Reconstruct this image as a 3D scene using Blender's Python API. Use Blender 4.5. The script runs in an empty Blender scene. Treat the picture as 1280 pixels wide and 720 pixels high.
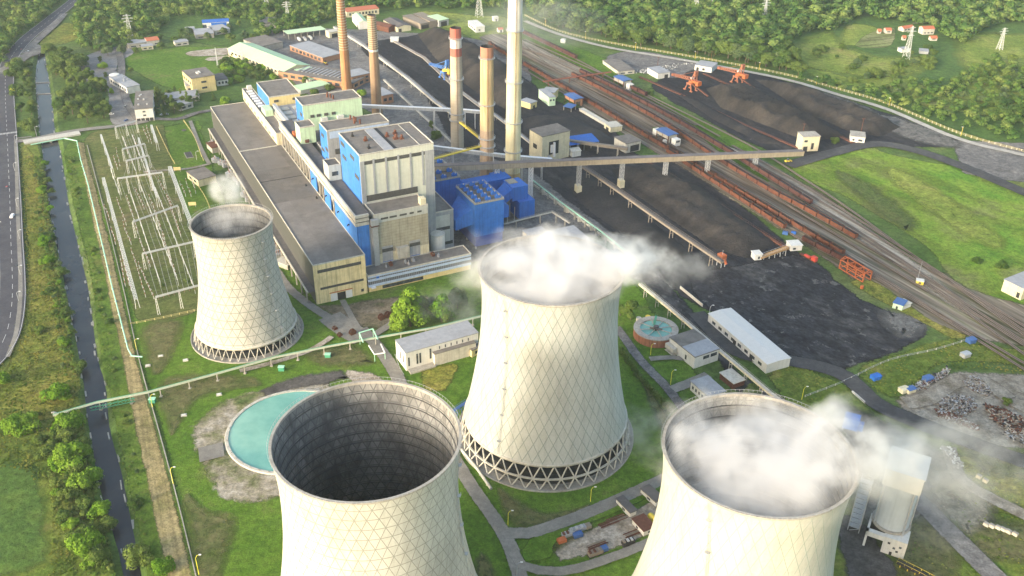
import bpy, bmesh, math, random
import numpy as np
from mathutils import Vector, Matrix, noise
from mathutils.geometry import tessellate_polygon, delaunay_2d_cdt

random.seed(7)
S = bpy.context.scene
COL = S.collection
R = math.radians

# ------------------------------------------------------------------ camera
CAM_H, FPX, TH, RO = 322.0, 1183.06, R(30.5436), R(0.9436)
FWD = Vector((0, math.cos(TH), -math.sin(TH)))
_r, _u = Vector((1, 0, 0)), Vector((1, 0, 0)).cross(FWD)
RIGHT = _r * math.cos(RO) + _u * math.sin(RO)
UP = _u * math.cos(RO) - _r * math.sin(RO)
cam = bpy.data.objects.new('camera', bpy.data.cameras.new('camera'))
COL.objects.link(cam)
cam.matrix_world = Matrix(((RIGHT.x, UP.x, -FWD.x, 0), (RIGHT.y, UP.y, -FWD.y, 0), (RIGHT.z, UP.z, -FWD.z, CAM_H), (0, 0, 0, 1)))
cam.data.sensor_width = 36
cam.data.lens = 36 * FPX / 1280
cam.data.clip_start = 1
cam.data.clip_end = 20000
S.camera = cam


def G(px, py, z=0.0):
    """surveyed ground plan: sight line -> point of the site at height z"""
    d = FWD + RIGHT * ((px - 640) / FPX) - UP * ((py - 360) / FPX)
    k = (z - CAM_H) / d.z
    return Vector((d.x * k, d.y * k, z))


# plant grid: E1 runs along the main building towards us, E2 across it to the right
AX = R(-63)
E1 = Vector((math.cos(AX), math.sin(AX), 0)); E2 = Vector((-math.sin(AX), math.cos(AX), 0))
O0 = G(396, 381)


def W(u, v, z=0.0):
    p = O0 + E1 * u + E2 * v
    return Vector((p.x, p.y, z))


# ------------------------------------------------------------------ mesh builder
class MB:
    def __init__(s):
        s.v = []; s.f = []; s.mi = []; s.uv = None

    def add(s, vs, fs, m=0):
        n = len(s.v)
        s.v += [tuple(x) for x in vs]
        s.f += [tuple(i + n for i in f) for f in fs]
        s.mi += [m] * len(fs)
        return s

    def box(s, x0, x1, y0, y1, z0, z1, m=0, top=True, bottom=True):
        vs = [(x0, y0, z0), (x1, y0, z0), (x1, y1, z0), (x0, y1, z0), (x0, y0, z1), (x1, y0, z1), (x1, y1, z1), (x0, y1, z1)]
        fs = [(0, 1, 5, 4), (1, 2, 6, 5), (2, 3, 7, 6), (3, 0, 4, 7)]
        if top: fs.append((4, 5, 6, 7))
        if bottom: fs.append((3, 2, 1, 0))
        return s.add(vs, fs, m)

    def bar(s, p, q, w, h=None, m=0):
        p, q = Vector(p), Vector(q); h = h or w
        d = (q - p); L = d.length
        if L < 1e-6: return s
        d /= L
        ref = Vector((0, 0, 1)) if abs(d.z) < .95 else Vector((1, 0, 0))
        a = d.cross(ref).normalized() * (w / 2); b = a.cross(d).normalized() * (h / 2)
        vs = [p - a - b, p + a - b, p + a + b, p - a + b, q - a - b, q + a - b, q + a + b, q - a + b]
        return s.add(vs, [(0, 1, 5, 4), (1, 2, 6, 5), (2, 3, 7, 6), (3, 0, 4, 7), (4, 5, 6, 7), (3, 2, 1, 0)], m)

    def tube(s, p, q, r0, r1=None, n=8, m=0, cap=True):
        p, q = Vector(p), Vector(q); r1 = r0 if r1 is None else r1
        d = (q - p).normalized()
        ref = Vector((0, 0, 1)) if abs(d.z) < .95 else Vector((1, 0, 0))
        a = d.cross(ref).normalized(); b = d.cross(a)
        vs = []
        for c, r in ((p, r0), (q, r1)):
            for i in range(n):
                t = 2 * math.pi * i / n
                vs.append(c + a * (r * math.cos(t)) + b * (r * math.sin(t)))
        fs = [(i, (i + 1) % n, n + (i + 1) % n, n + i) for i in range(n)]
        if cap: fs += [tuple(range(n - 1, -1, -1)), tuple(range(n, 2 * n))]
        return s.add(vs, fs, m)

    def path(s, pts, r, n=6, m=0):
        for a, b in zip(pts[:-1], pts[1:]): s.tube(a, b, r, r, n, m)
        return s

    def lathe(s, prof, n=48, m=0, c=(0, 0), a0=0, a1=2 * math.pi, loop=False):
        full = abs(a1 - a0 - 2 * math.pi) < 1e-6
        k = n if full else n + 1
        vs = []
        for r, z in prof:
            for i in range(k):
                t = a0 + (a1 - a0) * i / n
                vs.append((c[0] + r * math.cos(t), c[1] + r * math.sin(t), z))
        fs = []
        M = len(prof)
        for j in range(M if loop else M - 1):
            j2 = (j + 1) % M
            for i in range(n):
                i2 = (i + 1) % k
                fs.append((j * k + i, j * k + i2, j2 * k + i2, j2 * k + i))
        return s.add(vs, fs, m)

    def disc(s, r, z, n=32, m=0, c=(0, 0)):
        return s.add([(c[0] + r * math.cos(2 * math.pi * i / n), c[1] + r * math.sin(2 * math.pi * i / n), z) for i in range(n)], [tuple(range(n))], m)

    def prism(s, poly, z0, z1, m=0):
        n = len(poly)
        vs = [(p[0], p[1], z0) for p in poly] + [(p[0], p[1], z1) for p in poly]
        return s.add(vs, [(i, (i + 1) % n, n + (i + 1) % n, n + i) for i in range(n)] + [tuple(range(n, 2 * n)), tuple(range(n - 1, -1, -1))], m)

    def gable(s, x0, x1, y0, y1, z, rise, over=.4, th=.25, along='x', m=0):
        """two sloping slabs"""
        if along == 'x':
            ym = (y0 + y1) / 2
            prof = [(y0 - over, z - rise * over / ((y1 - y0) / 2)), (ym, z + rise), (y1 + over, z - rise * over / ((y1 - y0) / 2))]
            vs = []
            for x in (x0 - over, x1 + over):
                vs += [(x, a, b) for a, b in prof] + [(x, a, b + th) for a, b in prof]
        else:
            xm = (x0 + x1) / 2
            prof = [(x0 - over, z - rise * over / ((x1 - x0) / 2)), (xm, z + rise), (x1 + over, z - rise * over / ((x1 - x0) / 2))]
            vs = []
            for y in (y0 - over, y1 + over):
                vs += [(a, y, b) for a, b in prof] + [(a, y, b + th) for a, b in prof]
        fs = [(0, 1, 7, 6), (1, 2, 8, 7), (3, 9, 10, 4), (4, 10, 11, 5), (0, 6, 9, 3), (2, 5, 11, 8), (0, 3, 4, 1), (1, 4, 5, 2), (6, 7, 10, 9), (7, 8, 11, 10)]
        return s.add(vs, fs, m)

    def build(s, name, mats, parent=None, smooth=False, loc=None):
        me = bpy.data.meshes.new(name)
        me.from_pydata(s.v, [], s.f)
        if not isinstance(mats, (list, tuple)): mats = [mats]
        for m in mats: me.materials.append(m)
        if len(mats) > 1: me.polygons.foreach_set('material_index', s.mi)
        if smooth: me.polygons.foreach_set('use_smooth', [True] * len(s.f))
        me.update()
        bm = bmesh.new(); bm.from_mesh(me)
        bmesh.ops.recalc_face_normals(bm, faces=bm.faces)
        bm.to_mesh(me); bm.free()
        o = bpy.data.objects.new(name, me); COL.objects.link(o)
        if parent: o.parent = parent
        if loc is not None: o.location = loc
        return o


def tag(o, label=None, cat=None, group=None, kind=None):
    if label: o['label'] = label
    if cat: o['category'] = cat
    if group: o['group'] = group
    if kind: o['kind'] = kind
    return o


def thing(name, label, cat, loc=(0, 0, 0), rz=0.0, group=None):
    o = bpy.data.objects.new(name, None); COL.objects.link(o)
    o.empty_display_size = 1
    o.location = loc; o.rotation_euler = (0, 0, rz)
    return tag(o, label, cat, group)


def pieces(name, mbs, m, parent):
    return [k.build(name, m, parent) for k in mbs]


def dup(o, loc=None, rz=None, label=None, group=None, scale=None, parent=None):
    c = o.copy(); COL.objects.link(c)
    if parent is not None: c.parent = parent
    if loc is not None: c.location = loc
    if rz is not None: c.rotation_euler = (0, 0, rz)
    if scale is not None: c.scale = scale
    if label: c['label'] = label
    if group: c['group'] = group
    for ch in list(o.children):
        dup(ch, parent=c)
    return c


# ------------------------------------------------------------------ materials
def lin(r, g, b):
    f = lambda c: c / 12.92 if c <= .04045 else ((c + .055) / 1.055) ** 2.4
    return (f(r / 255), f(g / 255), f(b / 255))


class NT:
    def __init__(s, name):
        s.m = bpy.data.materials.new(name); s.m.use_nodes = True
        s.t = s.m.node_tree; s.t.nodes.clear()
        s.out = s.t.nodes.new('ShaderNodeOutputMaterial')
        s._pos = None

    def n(s, typ, **kw):
        nd = s.t.nodes.new(typ)
        for k, v in kw.items(): setattr(nd, k, v)
        return nd

    def l(s, a, b): s.t.links.new(a, b)

    def val(s, sock, x):
        if hasattr(x, 'is_output') or isinstance(x, bpy.types.NodeSocket): s.l(x, sock)
        else: sock.default_value = x

    def pos(s):
        if s._pos is None: s._pos = s.n('ShaderNodeNewGeometry').outputs['Position']
        return s._pos

    def vec(s, sx=1, sy=1, sz=1, rz=0.0, src=None):
        m = s.n('ShaderNodeMapping'); m.vector_type = 'TEXTURE' if False else 'POINT'
        v = s.n('ShaderNodeVectorRotate', rotation_type='Z_AXIS')
        s.l(src or s.pos(), v.inputs['Vector']); v.inputs['Angle'].default_value = -rz
        s.l(v.outputs[0], m.inputs['Vector']); m.inputs['Scale'].default_value = (sx, sy, sz)
        return m.outputs[0]

    def noise(s, scale, detail=4, rough=.55, v=None, dist=0.0):
        t = s.n('ShaderNodeTexNoise')
        s.l(v or s.pos(), t.inputs['Vector'])
        t.inputs['Scale'].default_value = scale; t.inputs['Detail'].default_value = detail
        t.inputs['Roughness'].default_value = rough; t.inputs['Distortion'].default_value = dist
        return t.outputs[0]

    def math(s, op, a, b=0.0, c=None, clamp=False):
        m = s.n('ShaderNodeMath', operation=op); m.use_clamp = clamp
        s.val(m.inputs[0], a); s.val(m.inputs[1], b)
        if c is not None: s.val(m.inputs[2], c)
        return m.outputs[0]

    def ss(s, x, a, b, lo=0.0, hi=1.0):
        m = s.n('ShaderNodeMapRange', interpolation_type='SMOOTHSTEP')
        s.val(m.inputs[0], x)
        for i, v in enumerate((a, b, lo, hi)): m.inputs[1 + i].default_value = v
        return m.outputs[0]

    def mix(s, f, a, b, mode='MIX'):
        m = s.n('ShaderNodeMix', data_type='RGBA', blend_type=mode)
        s.val(m.inputs[0], f)
        for i, x in ((6, a), (7, b)):
            if isinstance(x, tuple): m.inputs[i].default_value = (*x[:3], 1)
            else: s.l(x, m.inputs[i])
        return m.outputs[2]

    def ramp(s, f, stops):
        r = s.n('ShaderNodeValToRGB'); e = r.color_ramp.elements
        while len(e) < len(stops): e.new(.5)
        for i, (p, c) in enumerate(stops): e[i].position = p; e[i].color = (*c, 1)
        s.l(f, r.inputs[0]); return r.outputs[0]

    def scale(s, colr, f):
        """multiply colour by scalar socket"""
        m = s.n('ShaderNodeVectorMath', operation='SCALE')
        if isinstance(colr, tuple): m.inputs[0].default_value = colr
        else: s.l(colr, m.inputs[0])
        s.val(m.inputs[3], f); return m.outputs[0]

    def finish(s, colr, rough=.85, metal=0.0, bump=None, bstr=.4, bdist=.3, spec=.25, alpha=None, trans=0.0):
        b = s.n('ShaderNodeBsdfPrincipled')
        if isinstance(colr, tuple): b.inputs['Base Color'].default_value = (*colr, 1)
        else: s.l(colr, b.inputs['Base Color'])
        s.val(b.inputs['Roughness'], rough); b.inputs['Metallic'].default_value = metal
        b.inputs['Specular IOR Level'].default_value = spec
        if bump is not None:
            k = s.n('ShaderNodeBump'); k.inputs['Strength'].default_value = bstr; k.inputs['Distance'].default_value = bdist
            s.l(bump, k.inputs['Height']); s.l(k.outputs[0], b.inputs['Normal'])
        last = b.outputs[0]
        if trans:
            tl = s.n('ShaderNodeBsdfTranslucent'); mx = s.n('ShaderNodeMixShader'); mx.inputs[0].default_value = trans
            if isinstance(colr, tuple): tl.inputs[0].default_value = (*colr, 1)
            else: s.l(colr, tl.inputs[0])
            s.l(last, mx.inputs[1]); s.l(tl.outputs[0], mx.inputs[2]); last = mx.outputs[0]
        if alpha is not None:
            tr = s.n('ShaderNodeBsdfTransparent'); mx = s.n('ShaderNodeMixShader')
            s.l(alpha, mx.inputs[0]); s.l(tr.outputs[0], mx.inputs[1]); s.l(last, mx.inputs[2]); last = mx.outputs[0]
        s.l(last, s.out.inputs['Surface'])
        return s.m


_mc = {}


def mat(name, col, var=.14, sc=.6, rough=.8, metal=0.0, dirt=None, dirtf=.5, streak=0.0, seam=None, hseam=None, spec=.25, bump=0.0):
    """painted / concrete / metal surface with grain, soiling, rain streaks and panel seams"""
    if name in _mc: return _mc[name]
    t = NT(name)
    n1 = t.noise(sc, 5, .6)
    f = t.ss(n1, .25, .75, 1 - var, 1 + var)
    c = t.scale(tuple(col), f)
    if dirt is not None:
        n2 = t.noise(.09, 6, .65, dist=.4)
        c = t.mix(t.ss(n2, .42, .72, 0, dirtf), c, tuple(dirt))
    if streak:
        v = t.vec(1, 1, .05)
        n3 = t.noise(.9, 4, .6, v)
        c = t.scale(c, t.ss(n3, .42, .7, 1, 1 - streak))
    for sm, ax in ((seam, (E1 + E2)), (hseam, Vector((0, 0, 1)))):
        if sm:
            d = t.n('ShaderNodeVectorMath', operation='DOT_PRODUCT'); t.l(t.pos(), d.inputs[0]); d.inputs[1].default_value = ax
            fr = t.math('FRACT', t.math('DIVIDE', d.outputs['Value'], sm[0]))
            c = t.scale(c, t.math('MULTIPLY_ADD', t.math('LESS_THAN', fr, sm[1] / sm[0]), sm[2] - 1, 1.0))
    m = t.finish(c, rough, metal, bump=n1 if bump else None, bstr=bump or .3, bdist=.15, spec=spec)
    _mc[name] = m
    return m


def gmat(name, cols, sc=(.012, .09, .9), rough=.95, edge=True, stretch=None, fine=.35, bump=.5, stripes=None, soft=.35, speck=None):
    """ground cover: several tones mixed at three scales; ragged border from the sheet's own 'edge' attribute"""
    t = NT(name)
    v = t.vec(*stretch) if stretch else None
    a = t.noise(sc[0], 3, .6, v, .6); b = t.noise(sc[1], 6, .65, v, .3); cfi = t.noise(sc[2], 5, .7, v)
    f = t.math('ADD', t.math('MULTIPLY', a, .5), t.math('MULTIPLY', b, .5))
    n = len(cols)
    col = t.ramp(f, [(.34 + .32 * i / max(1, n - 1), c) for i, c in enumerate(cols)])
    if stripes:
        per, rz, amt = stripes
        vv = t.vec(.012, 1 / per, 1, rz)
        w = t.noise(1.0, 2, .4, vv)
        col = t.scale(col, t.ss(w, .35, .65, 1 - amt, 1 + amt))
    col = t.scale(col, t.ss(cfi, .25, .75, 1 - fine, 1 + fine))
    mid = t.noise(sc[2] * .28, 4, .65, v)
    col = t.scale(col, t.ss(mid, .3, .7, 1 - fine * .75, 1 + fine * .75))
    if speck:
        sn = t.noise(speck[1], 7, .72)
        col = t.mix(t.ss(sn, speck[2], speck[2] + .06), col, tuple(speck[0]))
    al = None
    if edge:
        at = t.n('ShaderNodeAttribute'); at.attribute_name = 'edge'
        nz = t.noise(.35, 6, .7)
        x = t.math('ADD', at.outputs['Fac'], t.math('MULTIPLY', t.math('SUBTRACT', nz, .5), 1.6))
        al = t.ss(x, .5 - soft, .5 + soft)
    return t.finish(col, rough, bump=cfi if bump else None, bstr=bump, bdist=.5, spec=.12, alpha=al)


# ------------------------------------------------------------------ ground sheets
def catmull(pts, step, closed=False):
    out = []
    n = len(pts)
    for i in range(n if closed else n - 1):
        p0 = pts[(i - 1) % n] if closed or i > 0 else pts[0]
        p1 = pts[i]; p2 = pts[(i + 1) % n]
        p3 = pts[(i + 2) % n] if closed or i + 2 < n else pts[-1]
        k = max(1, int((p2 - p1).length / step))
        for j in range(k):
            t = j / k
            out.append(.5 * ((2 * p1) + (p2 - p0) * t + (2 * p0 - 5 * p1 + 4 * p2 - p3) * t * t + (3 * p1 - p0 - 3 * p2 + p3) * t ** 3))
    if not closed: out.append(pts[-1].copy())
    return out


def densify(pts, step):
    out = []
    n = len(pts)
    for i in range(n):
        a, b = pts[i], pts[(i + 1) % n]
        k = max(1, int((b - a).length / step))
        out += [a.lerp(b, j / k) for j in range(k)]
    return out


def edge_mesh(name, verts, faces, ev, m, kind='structure'):
    me = bpy.data.meshes.new(name); me.from_pydata([tuple(v) for v in verts], [], faces)
    a = me.attributes.new('edge', 'FLOAT', 'POINT'); a.data.foreach_set('value', np.array(ev, dtype=np.float32))
    me.materials.append(m)
    bm = bmesh.new(); bm.from_mesh(me)
    for f in bm.faces:
        if f.normal.z < 0: f.normal_flip()
    bm.to_mesh(me); bm.free()
    o = bpy.data.objects.new(name, me); COL.objects.link(o); o['kind'] = kind
    return o


LV = [0.0]


def patch(name, px, m, w=2.5, step=5, jit=1.2, smooth=True, z=None, world=False):
    LV[0] += .012
    z = LV[0] if z is None else z
    px = [(p[0] + 260 if p[0] >= 1284 else p[0] - 200 if p[0] <= -20 else p[0], p[1]) for p in px] if not world else px
    pts = [Vector(p) if world else G(*p) for p in px]
    for p in pts: p.z = 0
    area = sum(pts[i].x * pts[(i + 1) % len(pts)].y - pts[(i + 1) % len(pts)].x * pts[i].y for i in range(len(pts)))
    if area < 0: pts.reverse()
    pts = catmull(pts, step, True) if smooth else densify(pts, step)
    n = len(pts)
    for p in pts:
        q = noise.noise_vector(p * .11)
        p.x += q.x * jit; p.y += q.y * jit
    inner = []
    A = np.array([(p.x, p.y) for p in pts]); D = np.roll(A, -1, 0) - A
    ws = []; nr = []
    for i in range(n):
        t = (pts[(i + 1) % n] - pts[i - 1]).normalized(); nx, ny = -t.y, t.x
        # distance across the sheet along the inward normal keeps narrow places from folding over
        dx, dy = A[:, 0] - A[i, 0], A[:, 1] - A[i, 1]; den = nx * D[:, 1] - ny * D[:, 0]
        den = np.where(np.abs(den) < 1e-9, 1e-9, den)
        s = (dx * D[:, 1] - dy * D[:, 0]) / den; u = (dx * ny - dy * nx) / den
        ok = (s > .05) & (u >= 0) & (u <= 1); ok[[i, i - 1]] = False
        ws.append(min(w, .33 * s[ok].min()) if ok.any() else w * .3); nr.append((nx, ny))
    for _ in range(3): ws = [min(ws[i], (ws[i - 1] + ws[i] * 2 + ws[(i + 1) % n]) / 4) for i in range(n)]
    inner = [pts[i] + Vector((nr[i][0], nr[i][1], 0)) * ws[i] for i in range(n)]
    vs = pts + inner
    for p in vs: p.z = z
    fs = [(i, (i + 1) % n, n + (i + 1) % n, n + i) for i in range(n)]
    fs += [tuple(n + i for i in tri) for tri in tessellate_polygon([inner])]
    return edge_mesh(name, vs, fs, [0.] * n + [1.] * n, m)


def ribbon(name, px, width, m, soft=.6, step=6, world=False, z=None, rise=0):
    LV[0] += .012
    z = LV[0] if z is None else z
    raw = [(Vector(p) if world else G(*p)) for p in px]
    if not world and px[-1][0] >= 1284: raw.append(raw[-1] + (raw[-1] - raw[-2]).normalized() * 160)
    pts = catmull(raw, step)
    vs, ev, fs = [], [], []
    for i, p in enumerate(pts):
        t = (pts[min(i + 1, len(pts) - 1)] - pts[max(i - 1, 0)]).normalized(); nrm = Vector((-t.y, t.x, 0))
        wd = width if not callable(width) else width(i / (len(pts) - 1))
        for o, e in ((-wd / 2, 0), (-wd / 2 + soft, 1), (wd / 2 - soft, 1), (wd / 2, 0)):
            q = p + nrm * o; vs.append((q.x, q.y, z + rise)); ev.append(e)
    for i in range(len(pts) - 1):
        for k in range(3): fs.append((4 * i + k, 4 * i + 4 + k, 4 * i + 5 + k, 4 * i + 1 + k))
    o = edge_mesh(name, vs, fs, ev, m)
    return o, pts
HAZE, EXPO = 0.00006, 1.78
# ------------------------------------------------------------------ ground covers (natural base colours)
g_lawn = gmat('lawn', [(.05, .105, .010), (.07, .138, .014), (.095, .165, .02), (.135, .15, .045)], sc=(.018, .07, 1.2))
g_base = gmat('meadow', [(.045, .085, .018), (.06, .11, .022), (.085, .13, .035), (.12, .14, .05)], sc=(.006, .03, .6), edge=False)
g_wood = gmat('woodland floor', [(.045, .09, .02), (.065, .12, .026), (.09, .15, .035)], sc=(.01, .05, .5), bump=.8)
g_field = gmat('mown field', [(.055, .13, .012), (.085, .175, .018), (.145, .21, .028), (.15, .165, .055), (.085, .19, .018)], sc=(.009, .022, .8), stripes=(15, R(-60), .2))
g_verge = gmat('dry verge', [(.065, .10, .014), (.12, .145, .024), (.19, .18, .036), (.24, .195, .058)], sc=(.012, .08, .8), fine=.5, bump=.9)
g_bank = gmat('bank grass', [(.045, .09, .012), (.07, .125, .016), (.10, .155, .022), (.15, .16, .04)], sc=(.015, .1, .8), bump=.9)
g_scrub = gmat('scrub', [(.055, .10, .016), (.085, .13, .02), (.13, .16, .03), (.19, .165, .055)], sc=(.02, .09, .7), bump=1.0)
g_track = gmat('dry track', [(.17, .155, .06), (.25, .205, .095), (.31, .25, .125), (.19, .175, .06)], sc=(.02, .1, 1.0), stripes=(1.6, R(-66), .16))
g_yard = gmat('switchyard turf', [(.065, .09, .022), (.088, .11, .03), (.115, .125, .04), (.145, .13, .06)], sc=(.02, .09, 1.0), stripes=(2.2, R(27), .12))
g_coal = gmat('coal ground', [(.015, .015, .02), (.022, .022, .027), (.034, .033, .036), (.058, .055, .053)], sc=(.012, .05, .7), stretch=(.4, 1, 1, R(-60)), fine=.4, bump=.7, speck=((.13, .125, .12), .04, .64))
g_coal2 = gmat('coal dusted ground', [(.02, .02, .025), (.034, .034, .039), (.026, .026, .031), (.058, .057, .058), (.10, .097, .094)], sc=(.02, .07, .5), stretch=(.6, 1, 1, R(-50)), fine=.45, speck=((.115, .115, .112), .09, .575))
g_ballast = gmat('ballast', [(.07, .052, .038), (.115, .09, .066), (.22, .19, .15), (.085, .085, .042), (.26, .23, .185)], sc=(.03, .12, .8), stretch=(.05, 1, 1, R(-60.5)), fine=.25, stripes=(2.4, R(-60.5), .3))
g_gravel = gmat('gravel', [(.11, .10, .06), (.19, .165, .13), (.27, .25, .21), (.22, .18, .13)], sc=(.02, .1, .9))
g_grey = gmat('grey yard', [(.09, .085, .085), (.125, .12, .118), (.17, .163, .155), (.22, .205, .185)], sc=(.015, .07, .8))
g_dirt = gmat('bare soil', [(.2, .165, .12), (.28, .24, .19), (.38, .34, .29), (.24, .2, .13)], sc=(.03, .12, 1.0))
g_muck = gmat('dark soil', [(.055, .05, .045), (.085, .08, .075), (.12, .11, .1)], sc=(.03, .1, .9))
g_asph = gmat('asphalt', [(.052, .052, .066), (.068, .068, .08), (.09, .09, .10)], sc=(.02, .12, 1.5), fine=.12, bump=.1, soft=.12)
g_asph_d = gmat('worn coal road', [(.045, .045, .05), (.065, .065, .068), (.095, .092, .088)], sc=(.02, .1, 1.2), fine=.18, bump=.2)
g_conc = gmat('paved path', [(.16, .15, .135), (.205, .195, .175), (.26, .245, .22)], sc=(.03, .14, 1.6), fine=.14, bump=.1, soft=.15)
g_whit = gmat('pale road', [(.3, .28, .24), (.38, .36, .32), (.46, .44, .4)], sc=(.03, .14, 1.2), fine=.15, bump=.1, soft=.2)
m_mark = mat('road paint', (.5, .5, .49), .15, 2, .7)

# ---- the ground sheet, with the canal cut into it
LW = [(50, 60), (47, 78), (45, 95), (46, 120), (48, 140), (50, 165), (54, 190), (62, 260), (77, 330), (83, 360), (92, 405), (101, 450), (106, 480), (110, 520), (115, 545), (122, 590), (135, 640), (150, 690), (158, 730), (175, 800)]
RW = [(54, 60), (57, 78), (60, 95), (63, 120), (66, 140), (68, 165), (75, 190), (86, 260), (102, 330), (109, 360), (115, 405), (121, 450), (130, 480), (134, 520), (138, 545), (150, 590), (160, 640), (170, 690), (177, 730), (196, 800)]
WZ = -2.0
lw = catmull([G(*p, WZ) for p in LW], 8); rw = catmull([G(*p, WZ) for p in RW], 8)


def off(poly, d, z, side):
    out = []
    for i, p in enumerate(poly):
        t = (poly[min(i + 1, len(poly) - 1)] - poly[max(i - 1, 0)]).normalized()
        q = p + Vector((-t.y, t.x, 0)) * d * side
        q.z = z + noise.noise(p * .2) * .2; out.append(q)
    return out


# lists run from far to near: left of travel is +X (right bank)
lt = off(lw, 4.0, 0, -1); lb = off(lw, -1.5, -3.2, -1); rt = off(rw, 4.0, 0, 1); rb = off(rw, -1.5, -3.2, 1)
for q in lt + rt: q.z = 0
XE = 7000
ext = [Vector((-XE, -2500, 0)), Vector((XE, -2500, 0)), Vector((XE, XE, 0)), Vector((-XE, XE, 0))]
V, Ed = [], []
for L in (lt, lb, rb, rt):
    i0 = len(V); V += L; Ed += [(i0 + i, i0 + i + 1) for i in range(len(L) - 1)]
# close the ends of the trench
nl, nr = len(lt), len(rt)
ia, ib, ic, id_ = 0, nl, 2 * nl, 2 * nl + nr
Ed += [(ia, ib), (ib, ic), (ic, id_), (ia + nl - 1, ib + nl - 1), (ib + nl - 1, ic + nr - 1), (ic + nr - 1, id_ + nr - 1)]
i0 = len(V); V += ext; Ed += [(i0, i0 + 1), (i0 + 1, i0 + 2), (i0 + 2, i0 + 3), (i0 + 3, i0)]
for gx in range(-1000, 1201, 200):
    for gy in range(100, 2001, 200): V.append(Vector((gx + .37, gy + .21, 0)))
r = delaunay_2d_cdt([v.to_2d() for v in V], Ed, [], 0, 1e-4)
vo, fo, orig = r[0], r[2], r[3]
ground = edge_mesh('ground', [(p.x, p.y, V[orig[i][0]].z if orig[i] else 0) for i, p in enumerate(vo)], [tuple(f) for f in fo], [1.] * len(vo), g_base)

t = NT('canal water')
wn = t.noise(.05, 4, .6); wf = t.noise(.9, 3, .6)
m_water = t.finish(t.mix(t.ss(wn, .35, .7), (.018, .02, .027), (.033, .036, .04)), .22, bump=wf, bstr=.1, bdist=.2, spec=.32)
vs = [(p.x, p.y, WZ) for p in off(lw, 1.5, WZ, -1)] + [(p.x, p.y, WZ) for p in off(rw, 1.5, WZ, 1)]
water = edge_mesh('canal_water', vs, [(i, i + 1, nl + i + 1, nl + i) for i in range(nl - 1)], [1.] * len(vs), m_water)

# ---- woodland floors, fields
patch('woodland_floor', [(140, -60), (180, 20), (200, 45), (330, 60), (400, 30), (520, 10), (640, 20), (700, 40), (900, 85), (1000, 100), (1110, 137), (1290, 200), (1300, -60), (700, -120)], g_wood, 5, 14, 4)
g_hill = gmat('hill meadow', [(.10, .17, .025), (.16, .22, .036), (.23, .27, .055), (.27, .25, .085)], sc=(.01, .03, .6), fine=.4, soft=.95)
patch('meadow', [(1010, 45), (1040, 40), (1070, 60), (1110, 70), (1160, 70), (1150, 95), (1120, 110), (1060, 95), (1000, 85), (985, 62)], g_hill, 16, 8, 7)
patch('meadow', [(1190, 50), (1230, 40), (1290, 60), (1290, 160), (1230, 140), (1180, 125), (1200, 90)], g_hill, 16, 8, 7)
patch('meadow', [(1060, 98), (1130, 96), (1180, 116), (1235, 126), (1290, 148), (1290, 172), (1200, 142), (1120, 118)], g_hill, 8, 8, 4)
patch('meadow', [(1000, 84), (1050, 92), (1080, 108), (1030, 104)], g_hill, 6, 8, 3)
patch('meadow', [(1060, 30), (1100, 35), (1090, 55), (1050, 55)], g_hill, 7, 8, 3)
patch('vegetable_plot', [(1085, 42), (1118, 35), (1112, 58), (1070, 58)], gmat('vegetable rows', [(.1, .13, .04), (.15, .17, .06), (.2, .19, .1)], stripes=(7, R(20), .35)), 2, 6, 1)
patch('meadow', [(150, 70), (230, 58), (310, 62), (330, 80), (300, 100), (240, 118), (195, 105), (160, 85)], g_lawn, 4, 8, 2)
patch('meadow', [(520, 14), (590, 18), (640, 24), (640, 60), (610, 62), (570, 40), (530, 30)], g_hill, 6, 8, 2)
patch('plant_lawn', [(100, 176), (250, 150), (300, 300), (460, 360), (600, 330), (780, 330), (900, 500), (1010, 560), (1000, 760), (240, 760), (205, 560), (160, 420), (130, 300)], g_lawn, 4, 10, 3, smooth=False)
patch('rough_bank', [(-60, 430), (10, 430), (30, 380), (30, 250), (22, 180), (50, 176), (60, 240), (75, 330), (90, 410), (108, 520), (120, 600), (150, 720), (165, 790), (-150, 790), (-150, 500)], g_scrub, 4, 8, 2)
patch('dry_verge', [(24, 190), (42, 190), (58, 260), (70, 330), (82, 400), (96, 450), (100, 500), (40, 530), (-20, 530), (-10, 470), (10, 430), (28, 370), (30, 280)], g_verge, 4, 6, 2)
patch('dry_verge', [(40, 62), (75, 30), (98, 32), (100, 48), (70, 58), (50, 66)], g_verge, 4, 6, 2)
patch('rough_bank', [(78, 190), (98, 182), (125, 270), (145, 360), (165, 450), (185, 540), (203, 640), (220, 760), (190, 760), (170, 670), (145, 545), (122, 440), (112, 350), (96, 280)], g_bank, 2.5, 8, 1.2)
patch('mown_strip', [(96, 178), (107, 178), (128, 265), (152, 360), (172, 450), (197, 540), (221, 630), (250, 750), (212, 750), (188, 630), (168, 540), (152, 450), (133, 360), (113, 270)], g_track, 2.0, 8, .8, smooth=False)
patch('switchyard_ground', [(106, 172), (182, 160), (205, 156), (216, 200), (240, 290), (258, 380), (180, 402), (160, 372), (130, 270)], g_yard, 3, 8, 1.5)
patch('hollow_grass', [(-80, 580), (20, 575), (55, 610), (60, 660), (30, 720), (-90, 730)], gmat('lush weeds', [(.05, .10, .022), (.07, .125, .026), (.10, .15, .03)], sc=(.03, .12, .6), bump=1.0, soft=.6), 5, 8, 2)
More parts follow.
